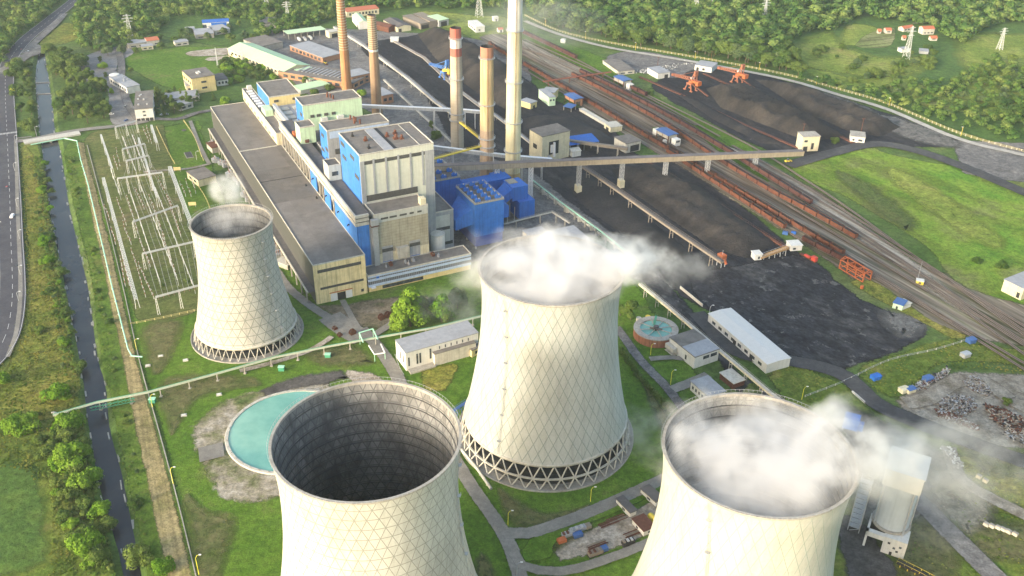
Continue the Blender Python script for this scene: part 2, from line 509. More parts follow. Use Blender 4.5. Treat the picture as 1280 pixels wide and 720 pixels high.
# ---- the plant's paved and trodden areas
patch('parking_lot', [(100, 75), (128, 62), (155, 58), (168, 66), (150, 78), (148, 95), (165, 130), (180, 150), (140, 155), (132, 110), (105, 110), (92, 100)], gmat('old car park', [(.15, .145, .145), (.2, .195, .19), (.26, .25, .24)], sc=(.02, .1, .9), fine=.2), 1.5, 6, .6)
patch('service_yard', [(330, 40), (470, 38), (640, 60), (680, 150), (760, 190), (800, 300), (860, 360), (790, 350), (760, 300), (700, 300), (560, 330), (540, 260), (460, 140), (400, 130), (350, 85)], g_grey, 3, 8, 2)
patch('coal_yard_ground', [(450, 60), (515, 44), (560, 38), (640, 84), (700, 128), (750, 140), (800, 195), (860, 205), (985, 302), (1010, 322), (1080, 374), (1160, 405), (1143, 430), (1068, 462), (1035, 470), (985, 445), (900, 398), (850, 372), (800, 320), (720, 262), (660, 215), (570, 180), (520, 110)], g_coal, 4, 8, 3)
patch('coal_dust_yard', [(858, 345), (900, 335), (960, 322), (1010, 320), (1080, 374), (1160, 405), (1143, 430), (1068, 462), (1035, 470), (985, 445), (900, 398), (868, 372)], g_coal2, 4, 8, 3)
patch('pale_dust', [(1105, 385), (1150, 392), (1168, 408), (1140, 425), (1115, 418), (1098, 400)], gmat('dusty gravel', [(.10, .10, .10), (.17, .165, .155), (.24, .23, .21)], sc=(.02, .1, .9), soft=.9), 13, 5, 3)
patch('coal_yard_ground', [(815, 104), (868, 84), (930, 88), (1000, 106), (1100, 138), (1195, 170), (1180, 184), (1090, 184), (1000, 197), (940, 182), (880, 150), (830, 122)], g_coal, 4, 8, 3)
patch('grey_lot', [(758, 70), (800, 64), (870, 76), (905, 86), (868, 88), (845, 98), (800, 92), (765, 86)], g_grey, 4, 6, 2)
patch('rail_yard_ground', [(600, 45), (652, 46), (720, 78), (800, 122), (880, 170), (975, 212), (1050, 255), (1150, 330), (1290, 425), (1290, 470), (1200, 420), (1090, 366), (1000, 305), (925, 258), (850, 210), (740, 145), (680, 100), (625, 66)], g_ballast, 4, 8, 2)
patch('big_field', [(985, 212), (1060, 188), (1092, 184), (1150, 200), (1300, 270), (1300, 420), (1230, 370), (1150, 305), (1060, 250)], g_field, 4, 10, 2)
patch('grass_verge', [(650, 34), (700, 50), (765, 78), (770, 96), (740, 92), (700, 72), (650, 48)], g_lawn, 3, 6, 2)
patch('grass_verge', [(808, 112), (850, 138), (940, 182), (925, 188), (860, 155), (812, 124)], g_lawn, 1.5, 6, 1)
patch('grass_verge', [(1070, 462), (1120, 440), (1190, 420), (1230, 430), (1290, 465), (1290, 490), (1220, 455), (1160, 470), (1130, 500), (1095, 490)], g_scrub, 4, 6, 2)
patch('rail_side_grass', [(1060, 352), (1090, 350), (1130, 375), (1165, 400), (1210, 420), (1190, 424), (1140, 398), (1090, 372)], g_verge, 2.5, 6, 1.5)
patch('grass_verge', [(880, 160), (930, 195), (970, 225), (960, 228), (905, 195), (872, 168)], g_lawn, 2, 6, 1)
patch('grey_lot', [(1192, 180), (1225, 176), (1300, 196), (1300, 245), (1240, 225), (1200, 205)], g_grey, 4, 6, 3)
patch('rough_ground', [(985, 450), (1030, 470), (1060, 480), (1085, 510), (1170, 545), (1300, 590), (1300, 780), (1040, 780), (1060, 560), (1000, 520), (960, 470)], g_scrub, 4, 8, 3)
patch('dusty_ground', [(1035, 498), (1085, 512), (1140, 540), (1190, 566), (1220, 610), (1215, 640), (1150, 662), (1110, 670), (1060, 650), (1050, 570)], gmat('dusty brown yard', [(.05, .046, .042), (.085, .077, .068), (.13, .118, .10), (.10, .10, .06), (.19, .175, .15)], sc=(.02, .07, .7), fine=.4, soft=.7), 9, 8, 3)
patch('scrap_yard_ground', [(1115, 500), (1150, 480), (1190, 465), (1240, 465), (1290, 490), (1290, 580), (1230, 560), (1170, 535), (1120, 512)], g_gravel, 5, 6, 3)
patch('bare_patch', [(1185, 560), (1240, 575), (1290, 620), (1280, 650), (1220, 620), (1190, 590)], g_verge, 5, 6, 3)
patch('muddy_apron', [(1045, 640), (1085, 655), (1110, 690), (1130, 730), (1060, 740)], g_muck, 4, 6, 2)
patch('pond_margin', [(238, 535), (262, 510), (300, 492), (345, 482), (420, 480), (420, 600), (350, 628), (290, 632), (262, 614), (244, 575)], gmat('patchy pond soil', [(.06, .10, .025), (.13, .14, .06), (.26, .23, .17), (.36, .33, .28), (.19, .12, .08)], sc=(.03, .1, 1.0)), 6, 6, 2)
patch('ash_patch', [(322, 488), (370, 470), (430, 462), (442, 470), (410, 482), (360, 492), (330, 498)], g_muck, 5, 5, 2)
patch('pale_soil', [(430, 462), (470, 466), (480, 478), (440, 482)], g_dirt, 4, 5, 2)
patch('bare_patch', [(395, 382), (430, 380), (470, 372), (540, 370), (530, 390), (470, 415), (420, 400)], gmat('trodden earth', [(.07, .095, .03), (.12, .105, .07), (.17, .14, .10), (.22, .19, .15)], sc=(.03, .1, 1.0), soft=.6), 5, 5, 2)
patch('bare_patch', [(525, 465), (575, 455), (560, 490), (530, 490)], g_verge, 4, 5, 2)
patch('storage_yard_ground', [(690, 690), (700, 672), (760, 650), (830, 618), (830, 640), (815, 670), (760, 690), (700, 705)], g_dirt, 3, 5, 1.5)
patch('dark_ground', [(795, 340), (830, 350), (870, 390), (895, 420), (930, 470), (985, 500), (930, 500), (880, 430), (830, 385)], g_coal2, 3, 6, 1.5)
patch('mown_band', [(1100, 215), (1130, 212), (1200, 255), (1262, 305), (1240, 312), (1180, 280)], g_hill, 8, 8, 3)
patch('mown_band', [(1040, 215), (1075, 222), (1150, 275), (1130, 290), (1080, 255)], gmat('worn meadow', [(.06, .10, .022), (.09, .12, .035), (.12, .115, .05)], soft=.9), 12, 8, 3)
g_worn = gmat('worn lawn', [(.065, .095, .02), (.10, .115, .04), (.14, .13, .06), (.09, .12, .025)], sc=(.03, .12, .9), soft=.95)
for px in ([(200, 475), (300, 468), (330, 482), (250, 500), (215, 545)], [(228, 620), (262, 640), (300, 650), (270, 740), (240, 720)], [(380, 440), (440, 430), (470, 455), (400, 460)], [(620, 610), (680, 640), (740, 630), (690, 655), (640, 660)], [(800, 470), (830, 510), (850, 540), (830, 550)], [(175, 410), (230, 400), (215, 450), (190, 470)], [(600, 690), (630, 730), (610, 760), (590, 740)], [(1110, 655), (1160, 650), (1200, 685), (1195, 735), (1130, 735)], [(1200, 640), (1262, 648), (1285, 690), (1240, 705)], [(660, 690), (690, 668), (740, 650), (745, 658), (700, 690), (672, 700)]): patch('worn_turf', px, g_worn, 7, 6, 1.5)
patch('sandy_patch', [(1150, 590), (1195, 582), (1250, 640), (1215, 670), (1170, 640)], gmat('sandy waste', [(.09, .10, .04), (.16, .145, .10), (.24, .22, .17), (.12, .115, .07)], sc=(.03, .1, .9), fine=.4, soft=.95), 7, 6, 2)
patch('sandy_patch', [(1190, 545), (1260, 560), (1290, 590), (1260, 600), (1210, 575)], g_worn, 6, 6, 2)
patch('bare_pad', [(236, 65), (290, 60), (296, 65), (279, 70), (238, 71)], g_dirt, 2, 5, .6)
patch('bare_pad', [(258, 73), (286, 70), (285, 75), (260, 77)], g_dirt, 2, 5, .6)
patch('pale_ballast', [(905, 186), (935, 190), (1000, 228), (1080, 280), (1160, 340), (1230, 398), (1200, 392), (1120, 335), (1040, 280), (960, 225)], gmat('beige ballast', [(.16, .14, .11), (.25, .225, .185), (.33, .30, .25), (.2, .18, .14)], sc=(.03, .12, .8), stretch=(.05, 1, 1, R(-60.5)), soft=.8, stripes=(4.8, R(-60.5), .25)), 5, 6, 1)
patch('pale_ballast', [(650, 50), (720, 82), (800, 124), (870, 164), (860, 168), (790, 132), (700, 92)], gmat('beige ballast strip', [(.16, .14, .11), (.25, .225, .185), (.2, .18, .14)], stretch=(.05, 1, 1, R(-60.5)), soft=.8), 3, 6, 1)
patch('dusty_edge', [(1070, 138), (1120, 146), (1195, 172), (1200, 186), (1160, 182), (1110, 165)], gmat('coal dusted gravel', [(.05, .05, .05), (.10, .098, .094), (.17, .163, .15), (.06, .06, .062)], sc=(.02, .07, .6), soft=.9), 7, 6, 3)
patch('dusty_edge', [(985, 104), (1040, 118), (1100, 140), (1090, 146), (1030, 128)], gmat('coal dusted gravel rim', [(.05, .05, .05), (.09, .088, .085), (.15, .145, .135)], sc=(.02, .07, .6), soft=.9), 4, 6, 2)
patch('turf', [(690, 655), (650, 690), (655, 704), (690, 700), (705, 672), (800, 630), (830, 610), (828, 604)], g_lawn, 1.5, 5, .8)
# ---- roads and paths
for nm, w, pts, m in [
    ('path', 7, [(345, 338), (362, 362), (398, 390), (432, 408), (462, 420)], g_conc),
    ('path', 17, [(412, 396), (430, 410), (455, 425)], g_conc),
    ('path', 9, [(452, 412), (470, 432), (490, 460), (505, 490)], g_conc),
    ('path', 6, [(460, 424), (480, 412), (505, 394), (520, 380)], g_conc),
    ('path', 4.5, [(428, 376), (440, 398), (450, 414)], g_conc),
    ('path', 4.5, [(300, 465), (350, 452), (390, 438), (415, 422)], g_dirt),
    ('path', 8, [(560, 560), (590, 610), (622, 656), (640, 690), (655, 740)], g_conc),
    ('path', 8, [(628, 668), (660, 668), (720, 648), (790, 618), (850, 590)], g_conc),
    ('path', 6, [(640, 690), (652, 708), (700, 716), (760, 700), (820, 676)], g_conc),
    ('service_road', 7, [(770, 410), (782, 426), (801, 452), (832, 484), (850, 507), (866, 526)], g_grey),
    ('path', 5, [(812, 450), (840, 448), (870, 452)], g_conc),
    ('path', 8, [(840, 488), (862, 480), (885, 470)], g_conc),
    ('service_road', 8, [(180, 148), (220, 150), (246, 142), (270, 138)], g_grey),
    ('path', 4, [(238, 152), (247, 176), (256, 196), (262, 206)], g_conc),
    ('path', 4, [(262, 206), (235, 212), (205, 214), (180, 216)], g_gravel),
    ('bridge_approach', 9, [(18, 178), (36, 176), (75, 168), (105, 163), (150, 158), (185, 152)], g_conc),
    ('service_road', 9, [(148, 60), (152, 80), (152, 100), (160, 130), (175, 152)], g_grey),
    ('coal_road', 13, [(870, 392), (920, 440), (985, 452), (1030, 461), (1060, 474), (1094, 505), (1138, 526), (1200, 550), (1300, 586)], g_asph_d),
    ('coal_road', 15, [(985, 208), (1040, 192), (1092, 181), (1140, 188), (1200, 208), (1300, 250)], g_asph_d),
    ('perimeter_road', 8, [(656, 27), (700, 44), (760, 60), (830, 72), (900, 84), (985, 101), (1050, 120), (1110, 138), (1200, 175), (1300, 200)], g_whit),
    ('grey_road', 12, [(1120, 600), (1160, 640), (1200, 680), (1250, 730)], g_grey),
    ('track', 9, [(1185, 560), (1200, 600), (1240, 625), (1300, 655)], g_gravel),
    ('track', 12, [(1130, 505), (1160, 500), (1190, 480), (1230, 478), (1260, 500), (1300, 520)], g_gravel),
    ('farm_lane', 5, [(300, 66), (330, 62), (345, 70), (360, 90)], g_gravel),
    ('farm_lane', 4, [(1140, 30), (1180, 30), (1195, 36)], g_gravel),
    ('side_lane', 6, [(-10, 28), (20, 10), (40, 2)], g_gravel),
]:
    ribbon(nm, pts, w, m, soft=min(1.2, w * .15))
road, rpts = ribbon('main_road', [(-30, 470), (-8, 448), (8, 420), (15, 385), (16, 350), (14, 300), (13, 260), (11, 210), (9, 165), (7, 120), (8, 92), (16, 70), (34, 49), (60, 28), (84, 9), (110, -12)], 17, g_asph, soft=.5)
ribbon('pavement', [(10, 448), (20, 420), (25, 385), (26, 350), (24, 300), (22, 250), (21, 200), (20, 182), (22, 174), (40, 172)], 3.0, g_conc, soft=.4)
ribbon('side_road', [(-20, 98), (10, 86), (30, 72), (46, 66), (40, 58)], 16, g_grey, soft=.6)
ribbon('side_road', [(30, 68), (46, 52), (70, 30), (80, 18)], 10, g_grey, soft=.6)
# markings of the main road
mb = MB()
LV[0] += .012
acc = 0; zz = LV[0]
for i in range(len(rpts) - 1):
    a, b = rpts[i], rpts[i + 1]
    t_ = (b - a); L = t_.length; t_ /= L; nn = Vector((-t_.y, t_.x, 0))
    for s_ in (-7.6, 7.6):
        q = [a + nn * (s_ - .14), a + nn * (s_ + .14), b + nn * (s_ + .14), b + nn * (s_ - .14)]
        mb.add([(p.x, p.y, zz) for p in q], [(0, 1, 2, 3)])
    if (i % 2) == 0:
        q = [a - nn * .14, a + nn * .14, b + nn * .14, b - nn * .14]
        mb.add([(p.x, p.y, zz) for p in q], [(0, 1, 2, 3)])
zc = G(9.5, 168); tdir = (G(9, 160) - G(10, 176)).normalized(); nn = Vector((-tdir.y, tdir.x, 0))
for k in range(-7, 8):
    c = zc + nn * k * 1.1
    q = [c + nn * .3 + tdir * 2, c - nn * .3 + tdir * 2, c - nn * .3 - tdir * 2, c + nn * .3 - tdir * 2]
    mb.add([(p.x, p.y, zz) for p in q], [(0, 1, 2, 3)])
o = mb.build('road_marking', m_mark); o['kind'] = 'structure'
# ------------------------------------------------------------------ common surface materials
m_conc = mat('concrete', (.36, .34, .3), .12, .5, .9, dirt=(.2, .18, .15), streak=.2)
m_conc_l = mat('pale concrete', (.5, .48, .42), .1, .5, .9, dirt=(.3, .27, .22), streak=.2)
m_roof = mat('bitumen roof', (.17, .155, .14), .16, .3, .95, dirt=(.1, .093, .085), dirtf=.7)
m_roof_l = mat('grey roof sheet', (.3, .31, .33), .1, .4, .8, dirt=(.2, .2, .2))
m_roof_d = mat('dark roof felt', (.10, .095, .095), .15, .4, .95, dirt=(.16, .14, .13))
m_white = mat('white render', (.60, .60, .57), .06, .5, .8, dirt=(.5, .48, .42), streak=.12)
m_cream = mat('cream render', (.62, .57, .40), .08, .5, .85, dirt=(.42, .36, .24), streak=.2)
m_yellow = mat('yellow cladding', (.76, .64, .36), .08, .4, .75, dirt=(.46, .36, .18), streak=.3, seam=(2.9, .22, .72))
m_yrend = mat('yellow render', (.66, .54, .26), .07, .5, .85, dirt=(.5, .4, .2), streak=.15)
m_blue = mat('bright blue cladding', (.045, .19, .56), .12, .3, .65, dirt=(.09, .22, .5), streak=.25, seam=(1.5, .08, .86))
m_dblue = mat('deep blue cladding', (.022, .125, .46), .12, .25, .6, dirt=(.05, .15, .42), streak=.2, seam=(3.0, .1, .8))
m_bluer = mat('blue roof sheet', (.055, .12, .30), .08, .6, .5, seam=(1.0, .1, .85))
m_pblue = mat('pale blue fascia', (.40, .50, .66), .08, .5, .7, streak=.15)
m_grey_p = mat('grey panel', (.33, .34, .35), .08, .4, .7, streak=.2, seam=(2.6, .1, .8))
m_lgrey = mat('light grey cladding', (.48, .49, .45), .06, .4, .7, dirt=(.44, .43, .38), streak=.15, seam=(2.2, .06, .9))
m_ygrey = mat('weathered beige panel', (.40, .37, .28), .1, .4, .85, dirt=(.28, .25, .18), streak=.2, seam=(5.5, .15, .7), hseam=(2.1, .18, .7))
m_mint = mat('mint green cladding', (.50, .66, .46), .06, .4, .7, dirt=(.4, .5, .36), streak=.2, seam=(2.4, .08, .88))
m_mintr = mat('mint green roof', (.46, .62, .38), .07, .3, .7, dirt=(.38, .5, .34), seam=(1.4, .1, .93))
m_lou = mat('dark louvre', (.09, .09, .085), .15, 1, .7, seam=(.9, .3, .55))
m_steel = mat('galvanised steel', (.42, .43, .44), .1, 1, .5, metal=.3)
m_white_m = mat('white painted steel', (.7, .7, .7), .06, 1, .5)
m_gsteel = mat('mint painted pipe', (.34, .62, .46), .08, 1, .5)
m_green = mat('green painted steel', (.06, .26, .16), .1, 1, .6)
m_ysteel = mat('yellow painted steel', (.62, .48, .06), .1, 1, .6)
m_orange = mat('orange painted steel', (.42, .115, .04), .12, .8, .6, dirt=(.4, .14, .07))
m_rust = mat('rusty steel', (.12, .05, .032), .2, .8, .85, dirt=(.08, .036, .026))
m_brown = mat('brown conveyor cladding', (.22, .19, .155), .12, .5, .85, dirt=(.14, .12, .1))
m_black = mat('black machinery', (.03, .03, .032), .2, 1, .7)
m_coal = mat('coal', (.022, .022, .024), .3, .8, .9, bump=.8)
m_brick = mat('brick', (.36, .19, .11), .12, 1.2, .9, dirt=(.26, .16, .1))
m_tile = mat('red roof tile', (.40, .13, .07), .15, 1.5, .9)
m_red = mat('red paint', (.5, .07, .05), .1, 1, .6)
m_bark = mat('bark', (.09, .07, .05), .2, 2, .95)
m_tyre = mat('tyre rubber', (.02, .02, .02), .1, 2, .9)
t = NT('window glass')
m_glass = t.finish(t.scale((.05, .06, .07), t.ss(t.noise(.35, 2), .3, .7, .5, 1.6)), .12, spec=.6)


# ------------------------------------------------------------------ trees
def leaf_mat(name, c1, c2):
    t = NT(name)
    oi = t.n('ShaderNodeObjectInfo')
    f = t.math('ADD', t.math('MULTIPLY', oi.outputs['Random'], .85), t.math('MULTIPLY_ADD', t.noise(.22, 3), .6, -.15), clamp=True)
    c = t.mix(f, c1, c2)
    c = t.scale(c, t.ss(t.noise(1.6, 2), .3, .7, .75, 1.25))
    return t.finish(c, .8, spec=.1, trans=.22)


m_leaf = leaf_mat('dark foliage', (.04, .095, .018), (.135, .19, .04))
m_leaf_b = leaf_mat('bright foliage', (.08, .2, .012), (.18, .29, .03))
m_leaf_g = leaf_mat('grey green foliage', (.06, .11, .045), (.13, .18, .07))


def crown_mb(seed, lobes, R0, H0, z0, leaves, size, conic=False, jit=.34, lr=(.34, .56)):
    """leaf clumps over uneven lobes; R0 crown radius, H0 crown height"""
    rng = np.random.default_rng(seed)
    Vs = []
    cs = []
    for i in range(lobes):
        if conic:
            zz = (i + .5) / lobes; rr = R0 * (1 - zz) * .55 + .3
            a = rng.uniform(0, 6.28); c = np.array([math.cos(a) * rr * .7, math.sin(a) * rr * .7, z0 + zz * H0]); rad = max(.9, R0 * (1 - zz) * .75)
        else:
            a = i * 2.4 + rng.uniform(-.4, .4); zz = rng.uniform(.12, .95); rr = R0 * math.sqrt(max(.04, 1 - (2 * zz - .8) ** 2 * .75)) * rng.uniform(.25, .72)
            c = np.array([math.cos(a) * rr, math.sin(a) * rr, z0 + zz * H0 * .82]); rad = R0 * rng.uniform(*lr)
        cs.append((c, rad))
    per = leaves // lobes
    for c, rad in cs:
        d = rng.normal(size=(per, 3)); d /= np.linalg.norm(d, axis=1)[:, None]
        d[:, 2] = np.where(d[:, 2] < -.55, -d[:, 2], d[:, 2])
        rr = rad * rng.uniform(.72, 1.12, size=(per, 1))
        p = c + d * rr * np.array([1, 1, .85])
        nrm = d + rng.normal(size=(per, 3)) * jit; nrm /= np.linalg.norm(nrm, axis=1)[:, None]
        h = rng.normal(size=(per, 3)); a = np.cross(nrm, h); a /= np.linalg.norm(a, axis=1)[:, None]
        b = np.cross(nrm, a); s = size * rng.uniform(.6, 1.3, size=(per, 1))
        q = np.stack([p - a * s - b * s * .6, p + a * s - b * s * .7, p + a * s * .8 + b * s * .7, p - a * s * .9 + b * s * .6], 1)
        Vs.append(q.reshape(-1, 3))
    return np.concatenate(Vs)


def quads_mesh(name, V, m):
    me = bpy.data.meshes.new(name); n = len(V) // 4
    me.vertices.add(n * 4); me.vertices.foreach_set('co', V.astype(np.float32).ravel())
    me.loops.add(n * 4); me.loops.foreach_set('vertex_index', np.arange(n * 4, dtype=np.int32))
    me.polygons.add(n); me.polygons.foreach_set('loop_start', np.arange(0, n * 4, 4, dtype=np.int32))
    me.polygons.foreach_set('loop_total', np.full(n, 4, dtype=np.int32))
    me.materials.append(m); me.update(calc_edges=True)
    return me


def trunk_mesh(h, r, seed, limbs=5):
    rr = random.Random(seed); mb = MB()
    mb.tube((0, 0, -.2), (rr.uniform(-.3, .3), rr.uniform(-.3, .3), h * .6), r, r * .55, 7)
    for i in range(limbs):
        a = rr.uniform(0, 6.28); z = h * rr.uniform(.3, .58)
        mb.tube((0, 0, z), (math.cos(a) * h * .25, math.sin(a) * h * .25, z + h * .25), r * .4, r * .12, 5)
    o = mb.build('trunk', m_bark); me = o.data; bpy.data.objects.remove(o); return me


# unit trees: about 10 m tall; scaled per tree
KIND = {}
for k, (lob, R0, H0, z0, lv, sz, con, lm) in {
    'round': (9, 4.0, 8.2, 1.6, 1300, .42, False, m_leaf),
    'wide': (11, 4.9, 7.2, 1.8, 1400, .44, False, m_leaf),
    'tall': (12, 3.0, 9.0, 1.0, 1200, .38, False, m_leaf),
    'grey': (13, 4.2, 7.8, 1.8, 1300, .42, False, m_leaf_g),
    'bright': (14, 3.4, 8.6, 1.0, 1500, .36, False, m_leaf_b),
    'conifer': (11, 2.6, 9.6, .5, 1100, .36, True, m_leaf),
    'bush': (9, 4.6, 5.0, 0.1, 900, .42, False, m_leaf),
    'bright_bush': (9, 4.6, 5.2, 0.1, 1000, .42, False, m_leaf_b),
}.items():
    KIND[k] = (quads_mesh('crown', crown_mb(len(k) * 7 + lob, lob, R0, H0, z0, int(lv * 2.1), sz * .68, con), lm), trunk_mesh(10 if 'bush' not in k else 3, .28, lob))


def tree(kind, p, h, label, group=None, cat='tree', name='tree', wide=1.0):
    t = thing(name, label, cat, p, random.uniform(0, 6.28), group)
    s = h / 10.0 if 'bush' not in kind else h / 5.0
    t.scale = (s * wide, s * wide, s)
    for nm, me in (('crown', KIND[kind][0]), ('trunk', KIND[kind][1])):
        c = bpy.data.objects.new(nm, me); COL.objects.link(c); c.parent = t
    return t


def inside(p, poly):
    x, y = p; c = False; n = len(poly); j = n - 1
    for i in range(n):
        xi, yi = poly[i]; xj, yj = poly[j]
        if (yi > y) != (yj > y) and x < (xj - xi) * (y - yi) / (yj - yi) + xi: c = not c
        j = i
    return c


def scatter(poly_px, spacing, n_max, seed, world=False):
    poly = [tuple(G(*p).to_2d()) for p in poly_px]
    rr = random.Random(seed); xs = [p[0] for p in poly]; ys = [p[1] for p in poly]; out = []; tries = 0
    while len(out) < n_max and tries < n_max * 40:
        tries += 1
        q = (rr.uniform(min(xs), max(xs)), rr.uniform(min(ys), max(ys)))
        if inside(q, poly) and all((q[0] - o[0]) ** 2 + (q[1] - o[1]) ** 2 > spacing ** 2 for o in out): out.append(q)
    return out


# --- the far woods: masses that nobody could count
FW = {k: crown_mb(31 + i, 5, 4.4, 8.0, 1.0, 300, .55, False, .16, (.45, .68)) for i, k in enumerate('abcd')}


def woods(name, label, polys, spacing, hmin, hmax, seed, m, nmax=4000):
    rng = random.Random(seed); out = []
    for poly in polys:
        for x, y in scatter(poly, spacing, nmax, seed):
            V = FW[rng.choice('abcd')]; h = rng.uniform(hmin, hmax) / 10; a = rng.uniform(0, 6.28); w = h * rng.uniform(1.0, 1.45)
            c, s = math.cos(a), math.sin(a)
            q = np.empty_like(V); q[:, 0] = (V[:, 0] * c - V[:, 1] * s) * w + x; q[:, 1] = (V[:, 0] * s + V[:, 1] * c) * w + y; q[:, 2] = V[:, 2] * h
            out.append(q)
    me = quads_mesh(name, np.concatenate(out), m)
    o = bpy.data.objects.new(name, me); COL.objects.link(o)
    return tag(o, label, 'woodland', kind='stuff')


def wood_mat(name, c1, c2, c3):
    t = NT(name)
    n1 = t.noise(.02, 3); n2 = t.noise(.075, 1)
    c = t.ramp(t.math('ADD', t.math('MULTIPLY', n1, .4), t.math('MULTIPLY', n2, .6)), [(.4, c1), (.5, c2), (.6, c3)])
    return t.finish(c, .85, spec=.08, trans=.2)


m_wood1 = wood_mat('dense woodland', (.05, .115, .028), (.10, .18, .04), (.19, .255, .07))
m_wood2 = wood_mat('mixed woodland', (.055, .12, .024), (.105, .18, .036), (.19, .245, .06))

woods('woodland', 'dense dark woodland filling the slope behind the perimeter road', [
    [(650, -40), (880, -60), (1300, -60), (1300, 30), (1240, 30), (1195, 55), (1165, 35), (1120, 28), (1080, 20), (1050, 35), (1005, 42), (985, 58), (955, 78), (900, 70), (840, 60), (760, 46), (700, 34), (655, 10)]], 13, 14, 23, 3, m_wood1, 1400)
woods('woodland', 'lighter mixed woodland along the top left of the site', [
    [(110, -30), (640, -40), (640, 12), (520, 10), (440, 14), (400, 30), (330, 48), (310, 24), (215, 20), (200, 40), (130, 66), (100, 60), (95, 40)],
    [(-40, 40), (-40, 90), (0, 80), (20, 48), (50, 26), (76, 2), (75, -20), (-60, -20)]], 10, 9, 16, 5, m_wood2, 1300)
woods('woodland', 'tangled bushy woodland along the foot of the right hand meadow', [
    [(1000, 100), (1040, 104), (1100, 118), (1120, 108), (1160, 100), (1180, 112), (1210, 90), (1245, 78), (1300, 100), (1300, 190), (1240, 168), (1180, 152), (1120, 134), (1060, 114)]], 11, 7, 13, 8, m_wood2, 190)

# --- trees one can tell apart
def stand(poly, spacing, n, seed, kinds, h0, h1, label, group, wide=1.1, cat='tree', name='tree'):
    rr = random.Random(seed)
    for x, y in scatter(poly, spacing, n, seed):
        tree(rr.choice(kinds), (x, y, 0), rr.uniform(h0, h1), label, group, cat, name, wide * rr.uniform(.85, 1.15))


stand([(655, 14), (700, 36), (770, 50), (830, 60), (900, 72), (985, 90), (1000, 96), (985, 70), (955, 82), (900, 72), (820, 54), (740, 36)], 7, 60, 11, ['round', 'wide', 'round', 'grey'], 13, 20, 'round leafy tree at the front edge of the wood behind the perimeter road', 'front row trees of the wood', 1.25)
stand([(760, 52), (900, 74), (980, 92), (985, 64), (900, 58), (820, 46)], 9, 40, 12, ['round', 'wide', 'grey'], 15, 22, 'tall full crowned tree standing above the perimeter road belt', 'tall trees above the perimeter road', 1.2)
stand([(62, 70), (95, 72), (135, 112), (132, 150), (105, 156), (78, 150), (72, 110)], 7, 48, 13, ['round', 'wide', 'tall'], 12, 17, 'dark tree of the clump between the canal and the car park', 'trees between canal and car park', 1.2)
stand([(5, 80), (40, 84), (42, 120), (40, 168), (24, 168), (22, 120)], 7, 16, 14, ['round', 'wide', 'bush'], 7, 12, 'dark tree on the verge between the main road and the upper canal', 'trees between main road and upper canal', 1.1)
stand([(300, 66), (320, 68), (330, 80), (345, 100), (320, 100), (292, 108), (268, 92), (262, 84)], 5, 60, 15, ['bush', 'round', 'bright_bush'], 4, 7, 'small orchard tree in the rows beside the long mint roofed hall', 'orchard trees beside the mint roofed hall', 1.0)
stand([(180, 120), (215, 118), (240, 122), (238, 140), (205, 146), (186, 140)], 6, 24, 16, ['round', 'tall', 'conifer'], 9, 13, 'tree in the garden between the white slab block and the yellow building', 'garden trees by the yellow building', 1.0)
stand([(118, 40), (170, 50), (240, 40), (300, 30), (325, 50), (250, 54), (170, 70), (130, 78)], 9, 22, 17, ['round', 'wide', 'grey'], 8, 12, 'tree scattered among the huts north of the car park', 'trees among the far huts', 1.2)
stand([(1050, 75), (1100, 78), (1130, 60), (1175, 60), (1160, 90), (1120, 108), (1070, 100)], 11, 14, 18, ['bush', 'round', 'grey'], 5, 10, 'tree standing loose in the meadow by the red roofed houses', 'meadow trees by the houses', 1.2)
stand([(1235, 75), (1290, 80), (1300, 150), (1260, 150), (1225, 120)], 10, 18, 19, ['bush', 'wide', 'grey'], 8, 13, 'big bushy tree on the right edge of the meadow', 'bushy trees at the right edge', 1.25)
